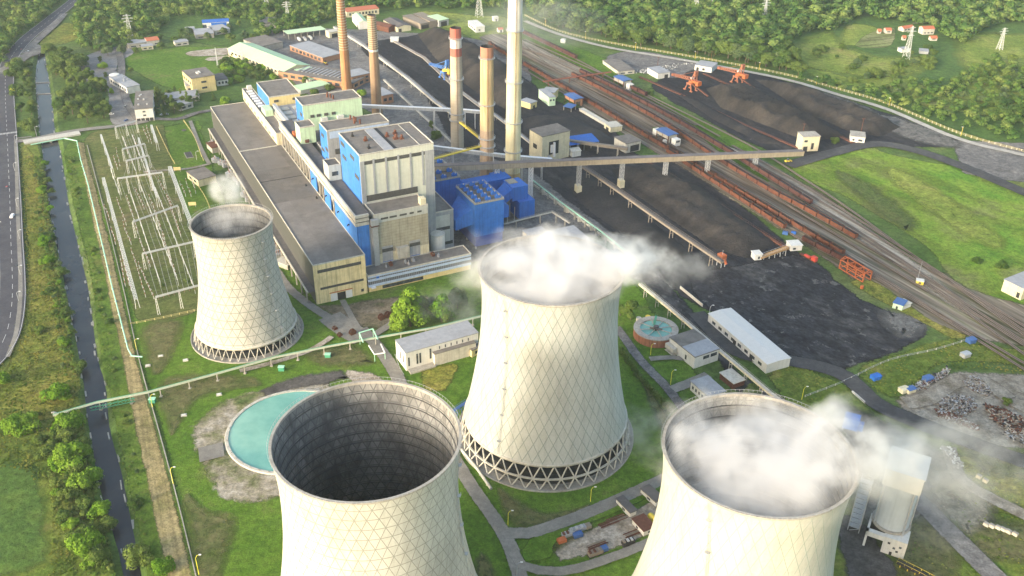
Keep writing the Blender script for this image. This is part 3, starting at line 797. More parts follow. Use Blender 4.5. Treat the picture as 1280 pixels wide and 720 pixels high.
for i, (x, y, h, k, lb) in enumerate([
    (528, 398, 15, 'round', 'dark round tree in the shade right of the bright trees by the office'),
    (540, 388, 12, 'grey', 'grey green tree in the mist just below the office wing'),
    (560, 408, 12, 'round', 'dark tree between the pump house roof and the misty office end'),
    (513, 408, 28, 'bright', 'tall bright green tree in front of the blue banded office wing'),
    (500, 416, 17, 'bright', 'shorter bright green tree leaning out at the left of the tall one by the office'),
    (552, 402, 20, 'bright', 'narrow bright green tree under the mist beside the big middle tower'),
    (572, 385, 14, 'grey', 'dull green tree half hidden in mist by the office wing end'),
    (788, 400, 14, 'round', 'dark tree between the middle tower and the round clarifier'),
    (775, 395, 11, 'round', 'small dark tree touching the middle tower near the clarifier'),
    (940, 492, 7, 'bush', 'green bush under the pipe gallery behind the right tower'),
    (140, 118, 9, 'bright', 'lime green tree in the middle of the car park'),
    (133, 98, 10, 'tall', 'slender tree in the row along the car park'),
    (126, 78, 10, 'tall', 'dark slender tree at the top end of the car park'),
    (130, 86, 8, 'bright_bush', 'light green bush at the top of the car park row'),
    (114, 102, 6, 'round', 'small round tree alone on the car park surface'),
    (164, 92, 9, 'round', 'dark round tree by the curved white building'),
    (281, 130, 8, 'bright_bush', 'bright green bush at the back corner of the turbine hall'),
    (267, 126, 11, 'conifer', 'dark conifer right of the yellow building'),
    (248, 126, 12, 'conifer', 'dark conifer in front of the yellow building'),
    (382, 106, 12, 'round', 'dark tree at the gable of the long mint roofed hall'),
    (393, 118, 7, 'bush', 'bush at the right of the brown roofed block'),
    (362, 120, 7, 'bush', 'bush between the brown roofed block and the mint shed'),
    (412, 112, 7, 'bush', 'bush at the foot of the orange chimney'),
    (452, 122, 9, 'bright_bush', 'bright green bush between the two brick chimneys'),
    (540, 162, 12, 'tall', 'dark narrow tree in front of the coal conveyor beside the boiler house'),
    (545, 172, 8, 'bush', 'low dark bush behind the tall boiler house'),
    (1072, 145, 7, 'bush', 'bush beside the small hut at the end of the coal yard'),
    (1043, 178, 6, 'bush', 'bush at the foot of the cream transfer tower'),
    (812, 118, 6, 'bush', 'bush at the corner of the second coal yard'),
    (770, 96, 4, 'bush', 'bush by the blue roofed unloading shed'),
    (819, 163, 4, 'bush', 'bush at the gable of the long narrow shed'),
    (86, 580, 12, 'bright_bush', 'large bright green tree on the canal bank below the pipe bridge'),
    (104, 610, 9, 'bright_bush', 'second bright green bush on the canal bank, just below the large one'),
    (90, 535, 10, 'bright_bush', 'bright green bush at the end of the pipe bridge'),
    (75, 498, 10, 'bright_bush', 'bright green bush above the end of the pipe bridge'),
    (20, 540, 10, 'bright_bush', 'bright green bush on the left meadow, left of the pipe bridge end'),
    (35, 535, 9, 'bright_bush', 'darker bush tucked behind the left meadow bush'),
    (4, 480, 8, 'bright_bush', 'bright green bush cut by the left picture edge near the road'),
    (110, 690, 11, 'bright_bush', 'bright green bush at the bottom of the left canal bank'),
    (122, 700, 8, 'bush', 'dark bush at the bottom of the left canal bank'),
    (175, 700, 9, 'bush', 'round bush on the right canal bank at the bottom'),
    (170, 632, 5, 'bush', 'small bush on the right canal bank halfway down'),
    (205, 715, 7, 'bright_bush', 'light green bush between canal and mown strip at the bottom'),
    (50, 415, 5, 'bush', 'dark bush alone in the dry verge by the road'),
    (56, 305, 7, 'bright_bush', 'bright green bush on the left canal bank beside the switchyard'),
    (62, 330, 7, 'bright_bush', 'second bright green bush on the left canal bank, nearer than its twin'),
    (100, 460, 6, 'bush', 'dark bush at the water edge above the pipe bridge'),
    (1258, 504, 4, 'bush', 'small dark bush among the scrap heaps'),
    (1221, 328, 5, 'bush', 'small dark bush in the big green field'),
    (1252, 334, 6, 'bush', 'larger dark bush in the big green field near the grey roofed shed'),
    (234, 352, 3, 'bush', 'low bush under the last switchyard gantry'),
    (203, 358, 2.5, 'bush', 'tiny bush on the yellow fence line of the switchyard'),
]):
    tree(k, G(x, y), h * (1.1 if h > 12 else .85), lb, None, 'bush' if 'bush' in k and 'tree' not in lb else 'tree', 'bush' if 'bush' in k else 'tree', 1.05)
m_scrubleaf = wood_mat('scrub leaves', (.07, .14, .025), (.105, .18, .034), (.16, .20, .05))
# scrub on the left canal bank, too mixed to count
woods('scrub', 'tangled scrub and tall weeds along the left canal bank', [[(44, 195), (52, 195), (66, 290), (78, 350), (92, 430), (96, 470), (84, 480), (70, 400), (56, 320)], [(100, 545), (112, 560), (128, 640), (145, 720), (110, 720), (80, 640), (60, 590)]], 3.0, 1.2, 3.8, 21, m_scrubleaf, 600)
woods('scrub', 'low weeds on the grassy right canal bank', [[(80, 195), (92, 195), (112, 290), (128, 370), (140, 440), (160, 540), (178, 630), (195, 720), (182, 720), (165, 640), (148, 560), (126, 440), (112, 360), (98, 290)]], 2.6, .6, 1.8, 22, m_scrubleaf, 600)
stand([(44, 200), (60, 205), (72, 300), (84, 370), (96, 440), (100, 500), (84, 500), (70, 430), (54, 330), (44, 250)], 4.5, 44, 41, ['bush', 'bright_bush', 'bush', 'grey'], 2.0, 4.6, 'bush in the tangled strip on the left canal bank beside the switchyard', 'bushes along the upper left canal bank', 1.1, 'bush', 'bush')
stand([(50, 500), (104, 545), (128, 620), (150, 725), (100, 730), (72, 640), (50, 560)], 5.5, 34, 42, ['bush', 'bright_bush', 'round', 'bright_bush'], 3, 7, 'bush in the overgrown strip on the left canal bank below the pipe bridge', 'bushes along the lower left canal bank', 1.1, 'bush', 'bush')
stand([(82, 200), (94, 200), (128, 350), (160, 520), (196, 700), (180, 700), (146, 540), (112, 350)], 6, 22, 43, ['bush', 'bright_bush', 'grey'], 1.4, 3.2, 'low bush on the grassy right canal bank', 'low bushes on the right canal bank', 1.1, 'bush', 'bush')
stand([(1000, 64), (1060, 60), (1120, 90), (1180, 110), (1280, 130), (1280, 160), (1180, 140), (1040, 100)], 14, 26, 44, ['bush', 'round', 'grey', 'wide'], 4, 10, 'loose bush or tree dotting the pale meadow above the second coal yard', 'scattered meadow bushes', 1.3)
FWb = FW
FW = {k: crown_mb(51 + i, 3, 4.0, 6.0, 0.0, 39, 1.5, False, .5) for i, k in enumerate('abcd')}
m_tuft = wood_mat('tall grass', (.09, .145, .022), (.165, .20, .036), (.27, .25, .06))
woods('tall_grass', 'tall yellowing grass and weeds on the left verge and meadow', [[(26, 195), (44, 195), (58, 260), (70, 340), (84, 410), (94, 450), (98, 510), (70, 560), (55, 610), (0, 560), (-30, 545), (-20, 470), (12, 430), (28, 370), (30, 280)], [(-40, 545), (40, 568), (62, 600), (30, 588), (-40, 575)], [(64, 610), (100, 720), (60, 725), (66, 660)]], 1.9, .7, 2.0, 61, m_tuft, 1500)
woods('tall_grass', 'rough weeds round the scrap yard and the coal road', [[(1075, 465), (1130, 442), (1190, 425), (1240, 436), (1285, 470), (1240, 462), (1180, 462), (1120, 495), (1095, 490)], [(1180, 575), (1240, 590), (1285, 640), (1285, 715), (1230, 690), (1200, 640)], [(1120, 640), (1150, 660), (1185, 715), (1130, 690)], [(990, 455), (1030, 475), (1060, 500), (1010, 500), (970, 480)]], 2.2, .6, 1.7, 62, m_tuft, 700)
FW = FWb
# clipped hedge along the service road
hp = catmull([G(776, 440), G(800, 475), G(838, 516)], 1.2); rng = np.random.default_rng(5); hv = []
for p in hp:
    V = crown_mb(int(rng.integers(1, 99)), 4, 2.2, 4.4, .1, 70, .42); hv.append(V + np.array([p.x, p.y, 0]))
o = bpy.data.objects.new('hedge', quads_mesh('hedge', np.concatenate(hv), m_leaf)); COL.objects.link(o)
tag(o, 'long dark green hedge along the service road beside the middle tower', 'hedge')
# ------------------------------------------------------------------ cooling towers
def shell_mat(name, N, rowh, wid, ring, base, line, lstr, dirt, dirtf, vn=.5, streak=.25, cell=.07):
    t = NT(name)
    uv = t.n('ShaderNodeUVMap').outputs[0]
    sp = t.n('ShaderNodeSeparateXYZ'); t.l(uv, sp.inputs[0])
    x = t.math('MULTIPLY', sp.outputs[0], float(N)); y = t.math('DIVIDE', sp.outputs[1], rowh)
    p1 = t.math('PINGPONG', t.math('MULTIPLY_ADD', y, vn, x), .5)
    p2 = t.math('PINGPONG', t.math('MULTIPLY_ADD', y, -vn, x), .5)
    dmin = t.math('MINIMUM', p1, p2)
    if ring:
        p3 = t.math('PINGPONG', y, .5); dmin2 = t.math('MINIMUM', dmin, t.math('MULTIPLY', p3, 1.0 / ring))
    else: dmin2 = dmin
    ln = t.ss(dmin2, wid * .35, wid, 1, 0)
    # panel to panel variation
    cv = t.n('ShaderNodeCombineXYZ')
    t.l(t.math('FLOOR', t.math('MULTIPLY_ADD', y, vn, x)), cv.inputs[0]); t.l(t.math('FLOOR', t.math('MULTIPLY_ADD', y, -vn, x)), cv.inputs[1]); t.l(t.math('FLOOR', y), cv.inputs[2])
    wn = t.n('ShaderNodeTexWhiteNoise', noise_dimensions='3D'); t.l(cv.outputs[0], wn.inputs[0])
    c = t.scale(base, t.math('MULTIPLY_ADD', wn.outputs[0], cell, 1 - cell / 2))
    n1 = t.noise(.06, 5, .6)
    v = t.n('ShaderNodeMapping'); t.l(uv, v.inputs[0]); v.inputs['Scale'].default_value = (70, .03, 1)
    st = t.noise(1.0, 5, .65, v.outputs[0])
    c = t.mix(t.math('MULTIPLY', t.ss(n1, .4, .7), dirtf), c, dirt)
    c = t.scale(c, t.ss(st, .42, .72, 1, 1 - streak)); c = t.scale(c, t.ss(t.noise(.022, 3), .3, .7, .9, 1.06))
    c = t.scale(c, t.ss(t.noise(1.1, 4, .7), .25, .75, .93, 1.07))
    c = t.mix(t.math('MULTIPLY', ln, lstr), c, line)
    return t.finish(c, .9, bump=ln, bstr=.5, bdist=.25, spec=.15)


def surf(name, prof, n, m, parent, flip=False):
    me = bpy.data.meshes.new(name); k = len(prof)
    vs = [(r * math.cos(2 * math.pi * i / n), r * math.sin(2 * math.pi * i / n), z) for r, z in prof for i in range(n)]
    fs, uvs = [], []
    for j in range(k - 1):
        for i in range(n):
            f = [(j, i, i), (j, (i + 1) % n, i + 1), (j + 1, (i + 1) % n, i + 1), (j + 1, i, i)]
            if flip: f.reverse()
            fs.append(tuple(a * n + b for a, b, c in f)); uvs += [(c / n, prof[a][1]) for a, b, c in f]
    me.from_pydata(vs, [], fs); me.materials.append(m)
    ul = me.uv_layers.new(name='UVMap'); ul.data.foreach_set('uv', np.array(uvs, dtype=np.float32).ravel())
    me.polygons.foreach_set('use_smooth', [True] * len(fs)); me.update()
    o = bpy.data.objects.new(name, me); COL.objects.link(o); o.parent = parent
    return o


def tower(label, c, H, a, zt, Rt, zl, Rl, Rb, m_out, m_in, NV, tiers=1, col_r=.42):
    t = thing('cooling_tower', label, 'cooling tower', c)
    bu = (H - zt) / math.sqrt((Rt / a) ** 2 - 1); bd = (zt - zl) / math.sqrt((Rl / a) ** 2 - 1)
    rad = lambda z: a * math.sqrt(1 + ((z - zt) / (bu if z > zt else bd)) ** 2)
    zs = [zl + (H - zl) * i / 44 for i in range(45)]
    surf('shell', [(rad(z), z) for z in zs], 128, m_out, t)
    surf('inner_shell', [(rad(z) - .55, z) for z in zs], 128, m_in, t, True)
    MB().lathe([(rad(zl) + .35, zl - .6), (rad(zl) + .35, zl + .9), (rad(zl) - .9, zl + .9), (rad(zl) - .9, zl - .6)], 96, loop=True).build('lintel_ring', m_conc_l, t, True)
    MB().lathe([(Rt + .22, H - .4), (Rt + .22, H + .25), (Rt - .85, H + .25), (Rt - .85, H - .9), (Rt - .2, H - .9)], 128, loop=True).build('rim', m_conc, t)
    mb = MB()
    for k in range(20):
        z = H - 4.8 * (k + 1)
        if z > zl + 2: mb.lathe([(rad(z) - .5, z - .12), (rad(z) - .95, z - .1), (rad(z) - .95, z + .1), (rad(z) - .5, z + .12)], 96)
    mb.build('inner_ring_beam', mat('shadow line beam', (.09, .088, .085), .25, .6, .9, dirt=(.05, .05, .05)), t)  # near-black colour stands in for the shadow lines under the rings
    rl = MB()
    for i in range(128):
        an = 2 * math.pi * i / 128; p = ((Rt + .65) * math.cos(an), (Rt + .65) * math.sin(an))
        q = ((Rt + .65) * math.cos(an + math.pi / 64), (Rt + .65) * math.sin(an + math.pi / 64))
        rl.bar((*p, H + 1.35), (*q, H + 1.35), .07); rl.bar((*p, H + .35), (*p, H + 1.35), .07)
    rl.build('railing', m_steel, t)
    lat = MB()
    levels = [(Rb, 0.0), (Rl, zl)] if tiers == 1 else [(Rb, 0.0), (Rb + (Rl - Rb) * .45, zl * .45), (Rl, zl)]
    for (r0, z0), (r1, z1) in zip(levels[:-1], levels[1:]):
        for i in range(NV):
            a0 = 2 * math.pi * i / NV; am = a0 + math.pi / NV; a1 = a0 + 2 * math.pi / NV
            pt = lambda r, an, z: (r * math.cos(an), r * math.sin(an), z)
            if (z0 == 0 or tiers == 1):
                lat.tube(pt(r0, am, z0), pt(r1, a0, z1), col_r, col_r * .9, 6); lat.tube(pt(r0, am, z0), pt(r1, a1, z1), col_r, col_r * .9, 6)
            else:
                lat.tube(pt(r0, a0, z0), pt(r1, am, z1), col_r, col_r * .9, 6); lat.tube(pt(r0, a1, z0), pt(r1, am, z1), col_r, col_r * .9, 6)
        if z0 > 0: lat.lathe([(r0 + .4, z0 - .4), (r0 + .4, z0 + .4), (r0 - .4, z0 + .4), (r0 - .4, z0 - .4)], 96, loop=True)
    lat.build('column_lattice', m_conc_l, t)
    MB().lathe([(Rb + 1.8, -.2), (Rb + 1.8, .9), (Rb + 1.2, .9), (Rb + 1.2, .3), (.01, .3)], 96).build('basin', m_conc, t)
    MB().disc(Rl - 1.2, zl * .55, 64).lathe([(Rl - 1.2, zl * .55), (Rl - 1.2, .4)], 64).build('fill_deck', m_lou_d, t)
    return t, rad


m_lou_d = mat('dark cooling packing', (.03, .032, .034), .3, .5, .9)
CR = (.48, .48, .43)
sh1 = shell_mat('cream shell panels', 50, 4.8, .045, 1.0, CR, (.2, .195, .17), .75, (.41, .40, .345), .5, streak=.18)
sh2 = shell_mat('weathered shell panels', 52, 9.6, .055, 0, (.46, .465, .425), (.17, .225, .19), .62, (.39, .39, .34), .6, vn=1.0, streak=.18, cell=.04)
sh3 = shell_mat('bright shell panels', 48, 9.2, .045, 0, (.47, .47, .41), (.2, .31, .26), .5, (.45, .445, .375), .5, streak=.16, vn=.8, cell=.03)
sh4 = shell_mat('cream shell with dark joints', 32, 4.9, .055, 1.0, (.44, .43, .385), (.14, .165, .14), .7, (.36, .345, .29), .55, streak=.16)
in1 = shell_mat('dark inner shell', 50, 4.8, .07, 1.0, (.25, .247, .235), (.10, .10, .098), .8, (.10, .10, .10), .9, streak=.45, cell=.3)  # inner face toned darker than the outer shell
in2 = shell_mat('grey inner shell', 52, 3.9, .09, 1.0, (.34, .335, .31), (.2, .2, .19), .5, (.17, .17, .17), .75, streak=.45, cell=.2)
k222 = 222.0
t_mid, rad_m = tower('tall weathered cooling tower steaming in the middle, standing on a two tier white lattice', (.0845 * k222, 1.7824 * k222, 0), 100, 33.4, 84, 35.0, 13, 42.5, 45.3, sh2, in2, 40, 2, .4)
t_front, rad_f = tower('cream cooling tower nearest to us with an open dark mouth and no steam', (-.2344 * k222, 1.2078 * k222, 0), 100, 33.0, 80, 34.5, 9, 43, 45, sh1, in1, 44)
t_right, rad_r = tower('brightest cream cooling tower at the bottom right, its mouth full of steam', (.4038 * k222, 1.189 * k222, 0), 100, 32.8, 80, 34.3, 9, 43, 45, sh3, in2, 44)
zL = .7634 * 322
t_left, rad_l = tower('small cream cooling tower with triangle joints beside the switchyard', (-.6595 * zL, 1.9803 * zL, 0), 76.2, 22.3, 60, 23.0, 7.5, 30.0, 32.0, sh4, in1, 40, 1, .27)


def tower_ladder(t, rad, a0, z0, z1, da=0.0):
    mb = MB(); n = 24; prev = None
    for i in range(n + 1):
        z = z0 + (z1 - z0) * i / n; an = a0 + da * i / n; r = rad(z) + .5
        p = Vector((r * math.cos(an), r * math.sin(an), z))
        if prev is not None:
            tn = Vector((-math.sin(an), math.cos(an), 0)) * .4
            mb.bar(prev + tn, p + tn, .12); mb.bar(prev - tn, p - tn, .12); mb.bar(p + tn, p - tn, .1)
        if i % 4 == 2:
            c = Vector((math.cos(an), math.sin(an), 0)); tn = Vector((-c.y, c.x, 0))
            mb.bar(p + c * .5 - tn * .9, p + c * .5 + tn * .9, 1.3, .15)
            for s_ in (-.8, .8): mb.bar(p + c * 1.0 + tn * s_, p + c * 1.0 + tn * s_ + Vector((0, 0, 1.1)), .09)
            mb.bar(p + c * 1.0 - tn * .8 + Vector((0, 0, 1.1)), p + c * 1.0 + tn * .8 + Vector((0, 0, 1.1)), .09)
        prev = p
    mb.build('ladder', m_steel, t)


tower_ladder(t_mid, rad_m, R(-125), 14, 99, R(-4))
tower_ladder(t_right, rad_r, R(-118), 10, 99, R(-12))
tower_ladder(t_front, rad_f, R(-8), 10, 99)
tower_ladder(t_left, rad_l, R(-30), 8, 75)


# ------------------------------------------------------------------ chimneys
def chim_mat(name, c, rust, rf, ring=None):
    t = NT(name)
    v = t.vec(1, 1, .03); st = t.noise(1.2, 4, .6, v); n1 = t.noise(.05, 4, .6)
    col = t.mix(t.math('MULTIPLY', t.ss(st, .42, .7), rf), tuple(c), tuple(rust))
    col = t.scale(col, t.ss(n1, .3, .7, .85, 1.12))
    if ring:
        d = t.n('ShaderNodeSeparateXYZ'); t.l(t.pos(), d.inputs[0])
        fr = t.math('FRACT', t.math('DIVIDE', d.outputs[2], ring[0]))
        col = t.scale(col, t.math('MULTIPLY_ADD', t.math('LESS_THAN', fr, ring[1]), ring[2] - 1, 1))
    return t.finish(col, .9, spec=.15)


def chimney(label, base, h, r0, r1, segs, platforms, rings=None, ladder_a=R(-80), ladder_m=None):
    """segs: (part name, from height, to height, material)"""
    t = thing('chimney', label, 'chimney', base)
    rad = lambda z: r0 + (r1 - r0) * z / h
    for nm, z0, z1, m in segs:
        n = max(1, int((z1 - z0) / 6))
        MB().lathe([(rad(z0 + (z1 - z0) * i / n), z0 + (z1 - z0) * i / n) for i in range(n + 1)], 32).build(nm, m, t, True)
    MB().lathe([(rad(h), h), (rad(h) - .5, h + .15), (rad(h) - .6, h - 6), (.05, h - 6)], 32).build('flue', m_black, t)
    for z in platforms:
        r = rad(z); mb = MB()
        mb.lathe([(r, z - .2), (r + 1.3, z - .2), (r + 1.3, z), (r, z)], 32)
        for hh in (.6, 1.2): mb.lathe([(r + 1.2, z + hh), (r + 1.3, z + hh), (r + 1.3, z + hh + .12), (r + 1.2, z + hh + .12)], 32, loop=True)
        for i in range(16):
            an = i * math.pi / 8; mb.bar(((r + 1.25) * math.cos(an), (r + 1.25) * math.sin(an), z), ((r + 1.25) * math.cos(an), (r + 1.25) * math.sin(an), z + 1.2), .1)
            mb.bar((r * math.cos(an), r * math.sin(an), z - 1.4), ((r + 1.2) * math.cos(an), (r + 1.2) * math.sin(an), z - .2), .12)
        mb.build('platform', m_steel, t)
    if rings:
        mb = MB()
        for z in rings: r = rad(z); mb.lathe([(r, z - .35), (r + .3, z - .35), (r + .3, z + .35), (r, z + .35)], 32)
        mb.build('hoop', rings_m, t)
    mb = MB(); 
    for s_ in (-.35, .35):
        a_ = ladder_a; tn = Vector((-math.sin(a_), math.cos(a_), 0)) * s_
        mb.bar(Vector((math.cos(a_) * (r0 + .25), math.sin(a_) * (r0 + .25), 2)) + tn, Vector((math.cos(a_) * (r1 + .25), math.sin(a_) * (r1 + .25), h)) + tn, .14)
    mb.build('ladder', ladder_m or m_rust, t)
    return t


c_brick1 = chim_mat('orange chimney brick', (.40, .20, .095), (.31, .19, .11), .5)
c_brick2 = chim_mat('brown chimney brick', (.30, .205, .13), (.24, .18, .12), .5)
c_conc = chim_mat('chimney concrete', (.42, .37, .29), (.33, .27, .19), .5, (2.6, .06, .82))
c_rusty = chim_mat('rust streaked concrete', (.46, .37, .23), (.38, .24, .095), .8)
c_rust2 = chim_mat('pinkish concrete', (.38, .29, .21), (.36, .22, .11), .6)
c_pale = chim_mat('pale cream concrete', (.62, .58, .40), (.50, .40, .17), .7)
c_white = chim_mat('white concrete', (.68, .67, .60), (.55, .50, .36), .35)
c_tan = chim_mat('tan concrete', (.44, .34, .17), (.38, .28, .14), .6)
c_red = chim_mat('faded red band', (.40, .13, .10), (.34, .15, .12), .6)
c_redcap = chim_mat('rusty red cap', (.36, .18, .125), (.32, .17, .11), .7)
c_wband = chim_mat('stained white band', (.62, .60, .55), (.42, .33, .25), .7)
rings_m = mat('pale hoop', (.50, .41, .29), .1, 1, .8)
chimney('orange brick chimney, the leftmost of the five, cut by the top of the picture', G(434, 114), 118, 5.1, 3.5, [('shaft', 0, 118, c_brick1)], [], [44 + 2.6 * i for i in range(28)])
chimney('brown brick chimney with many pale hoops and one white band', G(471.7, 143), 95.5, 5.2, 3.9, [('shaft', 0, 62, c_brick2), ('white_band', 62, 64, c_white), ('upper_shaft', 64, 95.5, c_brick2)], [], [66 + 2.0 * i for i in range(15)])
chimney('grey concrete chimney with red and white bands at its top', G(571.8, 184), 106.7, 5.9, 4.7, [('shaft', 0, 83, c_conc), ('red_band', 83, 90, c_red), ('white_band', 90, 97.5, c_wband), ('red_cap', 97.5, 106.7, c_red)], [98, 63, 32, 26])
chimney('rust streaked tan chimney with a red cap, just left of the tallest one', G(608.5, 229), 113.8, 5.9, 5.0, [('shaft', 0, 47, c_rust2), ('upper_shaft', 47, 105, c_rusty), ('red_cap', 105, 113.8, c_redcap)], [105, 68, 40, 33])
chimney('tallest chimney, white at its top and stained yellow lower down', G(640.4, 240), 170, 6.2, 5.2, [('foot', 0, 18, c_tan), ('shaft', 18, 131, c_pale), ('white_top', 131, 170, c_white)], [131, 92, 60, 36])


# ------------------------------------------------------------------ plant buildings (plant grid u, v)
class TH:
    def __init__(s, name, label, cat, u, v, group=None):
        s.u, s.v = u, v
        s.t = thing(name, label, cat, W(u, v), AX, group)

    def part(s, name, mb, m, parent=None, smooth=False):
        mb.v = [(x - s.u, y - s.v, z) for x, y, z in mb.v]
        return mb.build(name, m, parent or s.t, smooth)


def flat_roof(T, u0, u1, v0, v1, z, m, par=None, ph=.7, pm=None, junk=0, seed=1):
    r = T.part('roof', MB().box(u0 + .35, u1 - .35, v0 + .35, v1 - .35, z - .3, z + .06), m)
    mb = MB(); pm = pm or m_conc_l
    mb.box(u0 - .1, u0 + .4, v0 - .1, v1 + .1, z - .2, z + ph); mb.box(u1 - .4, u1 + .1, v0 - .1, v1 + .1, z - .2, z + ph)
    mb.box(u0 + .4, u1 - .4, v0 - .1, v0 + .4, z - .2, z + ph - .004); mb.box(u0 + .4, u1 - .4, v1 - .4, v1 + .1, z - .2, z + ph - .004)
    T.part('parapet', mb, pm)
    rr = random.Random(seed)
    for i in range(junk):
        a, b = rr.uniform(u0 + 4, u1 - 4), rr.uniform(v0 + 4, v1 - 4); s_ = rr.uniform(.7, 1.8)
        mb = MB().box(a - s_, a + s_, b - s_ * .7, b + s_ * .7, z + .05, z + rr.uniform(1, 2.2))
        mb.tube((a, b, z + 1), (a, b, z + 3), s_ * .3, s_ * .3, 8)
        T.part('roof_vent', mb, rr.choice([m_steel, m_rust, m_roof_l]), r)
    return r


# turbine hall
T = TH('turbine_hall', 'very long low turbine hall with a flat grey roof and a yellow front gable', 'turbine hall', -320, 0)
T.part('side_wall', MB().box(-320, -.6, .2, .8, 0, 28.4), mat('dark glazed side wall', (.075, .078, .076), .1, .3, .5, seam=(3.0, .2, .6), hseam=(7, .25, .7)))
T.part('rear_wall', MB().box(-320.6, -320, .2, 34.3, 0, 28.4).box(-320, -.6, 33.7, 34.3, 0, 28.4), m_grey_p)
T.part('front_gable', MB().box(-.6, 0, 0, 34.5, 0, 28.4), m_yellow)
T.part('window_band', MB().box(-.1, .14, 2.6, 31.6, 22.6, 24.8), m_lou)
T.part('window_band', MB().box(-.1, .14, 3.4, 32.4, 10.2, 11.8), m_lou)
T.part('gate', MB().box(-.1, .16, 14.2, 19.6, 0, 5.4), m_black)
T.part('door_leaf', MB().box(.02, .3, 9.6, 14.0, 0, 5.6), m_white_m); T.part('door_leaf', MB().box(.02, .3, 19.8, 24.0, 0, 5.6), m_white_m)
T.part('window', MB().box(-.1, .14, 30.2, 32, 2.2, 4.2), m_glass)
T.part('gable_beam', MB().box(0, .3, 9, 24.5, 6.1, 6.6), m_orange)
t2 = NT('patched hall roof')
vn_ = t2.n('ShaderNodeVectorRotate', rotation_type='Z_AXIS'); t2.l(t2.pos(), vn_.inputs[0]); vn_.inputs['Angle'].default_value = -AX
mp = t2.n('ShaderNodeMapping'); t2.l(vn_.outputs[0], mp.inputs[0]); mp.inputs['Scale'].default_value = (1 / 62, 1 / 17, 0)
wn = t2.n('ShaderNodeTexWhiteNoise', noise_dimensions='2D'); fl = t2.n('ShaderNodeVectorMath', operation='FLOOR'); t2.l(mp.outputs[0], fl.inputs[0]); t2.l(fl.outputs[0], wn.inputs['Vector'])
cc = t2.mix(wn.outputs[0], (.135, .124, .112), (.195, .18, .165))
cc = t2.scale(cc, t2.ss(t2.noise(.12, 6, .65), .3, .7, .84, 1.14)); cc = t2.scale(cc, t2.ss(t2.noise(2, 4), .25, .75, .9, 1.1))
cc = t2.mix(t2.ss(t2.noise(.03, 5, .6), .5, .66, 0, .55), cc, (.12, .115, .11))
m_hallroof = t2.finish(cc, .95, spec=.12)
r = flat_roof(T, -320, 0, 0, 34.5, 28.7, m_hallroof, ph=.5)
T.part('roof_joint', MB().box(-206, -205.2, .5, 30.4, 28.7, 29.3), m_conc_l, r)
T.part('roof_joint', MB().box(-140, -139.7, .5, 33, 28.7, 29.0), m_black, r)
for q, (a, b) in enumerate([(-96, 31), (-120, 30)]): T.part('roof_vent', MB().box(a - .8, a + .8, b - .6, b + .6, 28.6, 29.7).tube((a, b, 29.6), (a, b, 30.5), .3, .3, 8), m_black, r)
T.part('crane_rail', MB().box(-318, -1, -5.2, -4.3, 9.2, 10.2), m_conc_l); T.part('lean_roof', MB().box(-318, -1, -4.3, .2, 9.6, 9.9), m_roof_d)
for i in range(26): T.part('side_column', MB().box(-316 + i * 12.4, -315 + i * 12.4, -4.9, -4.1, 0, 9.2), m_conc)

# bunker bay with the white stripes, bright blue below
T = TH('bunker_bay', 'narrow raised bay with white stripes above bright blue walls beside the hall roof', 'bunker bay', -205, 33)
for a, b in ((-14.5 - 47, -13), (-86, -72), (-121, -106)):
    T.part('blue_wall', MB().box(a, b, 34.4, 35, 28.9, 43.2), m_blue)
T.part('front_wall', MB().box(-13.6, -13, 34.4, 42.6, 0, 43.2), m_blue)
T.part('core_wall', MB().box(-205, -13.6, 40.5, 44.6, 0, 43.2), m_grey_p)
for i in range(22):
    a = -204 + i * 8.6
    if not any(x0 - 1 < a < x1 + 1 for x0, x1 in ((-61.5, -13), (-86, -72), (-121, -106))): T.part('column', MB().box(a, a + 1.2, 34.6, 36, 28.9, 43.2), m_conc)
mb = MB()
for k_, (z0, z1, dv) in enumerate(((43.2, 45.3, .0), (46.1, 48.2, .3), (48.9, 50.8, .0))):
    mb.box(-205, -12.8, 33.4 + dv, 34.6 + dv, z0, z1); mb.box(-13.9, -12.6, 33.5 + dv, 42.8, z0 + .02, z1 - .02)
T.part('stripe', mb, m_conc_l)
T.part('dark_stripe', MB().box(-205, -13.2, 34.2, 35, 43.3, 50.3).box(-13.9, -13.2, 35, 42.6, 43.3, 50.3), m_lou)
T.part('roof', MB().box(-205, -13.9, 34.9, 44.6, 48.9, 49.3), m_roof_d)
for a, b in ((-30, 34.3), (-52, 34.3), (-113, 34.3), (-80, 34.3)):
    T.part('wall_vent', MB().tube((a, b + .1, 37), (a, b - .9, 37), .5, .5, 8).tube((a, b - .9, 37), (a, b - 1.2, 36), .4, .4, 8), m_black)


def boiler(label, u0, u1, v0, v1, z, front, left, name='boiler_house', roofm=None, zb=0, junk=5, seed=3):
    T = TH(name, label, name.replace('_', ' '), u0, v0)
    T.part('front_wall', MB().box(u1 - .6, u1, v0, v1, zb, z), front)
    T.part('left_wall', MB().box(u0, u1 - .6, v0, v0 + .6, zb, z), left)
    T.part('rear_wall', MB().box(u0, u0 + .6, v0 + .6, v1, zb, z).box(u0 + .6, u1 - .6, v1 - .6, v1, zb, z), m_grey_p)
    r = flat_roof(T, u0, u1, v0, v1, z + .3, roofm or m_roof, junk=junk, seed=seed)
    return T, r


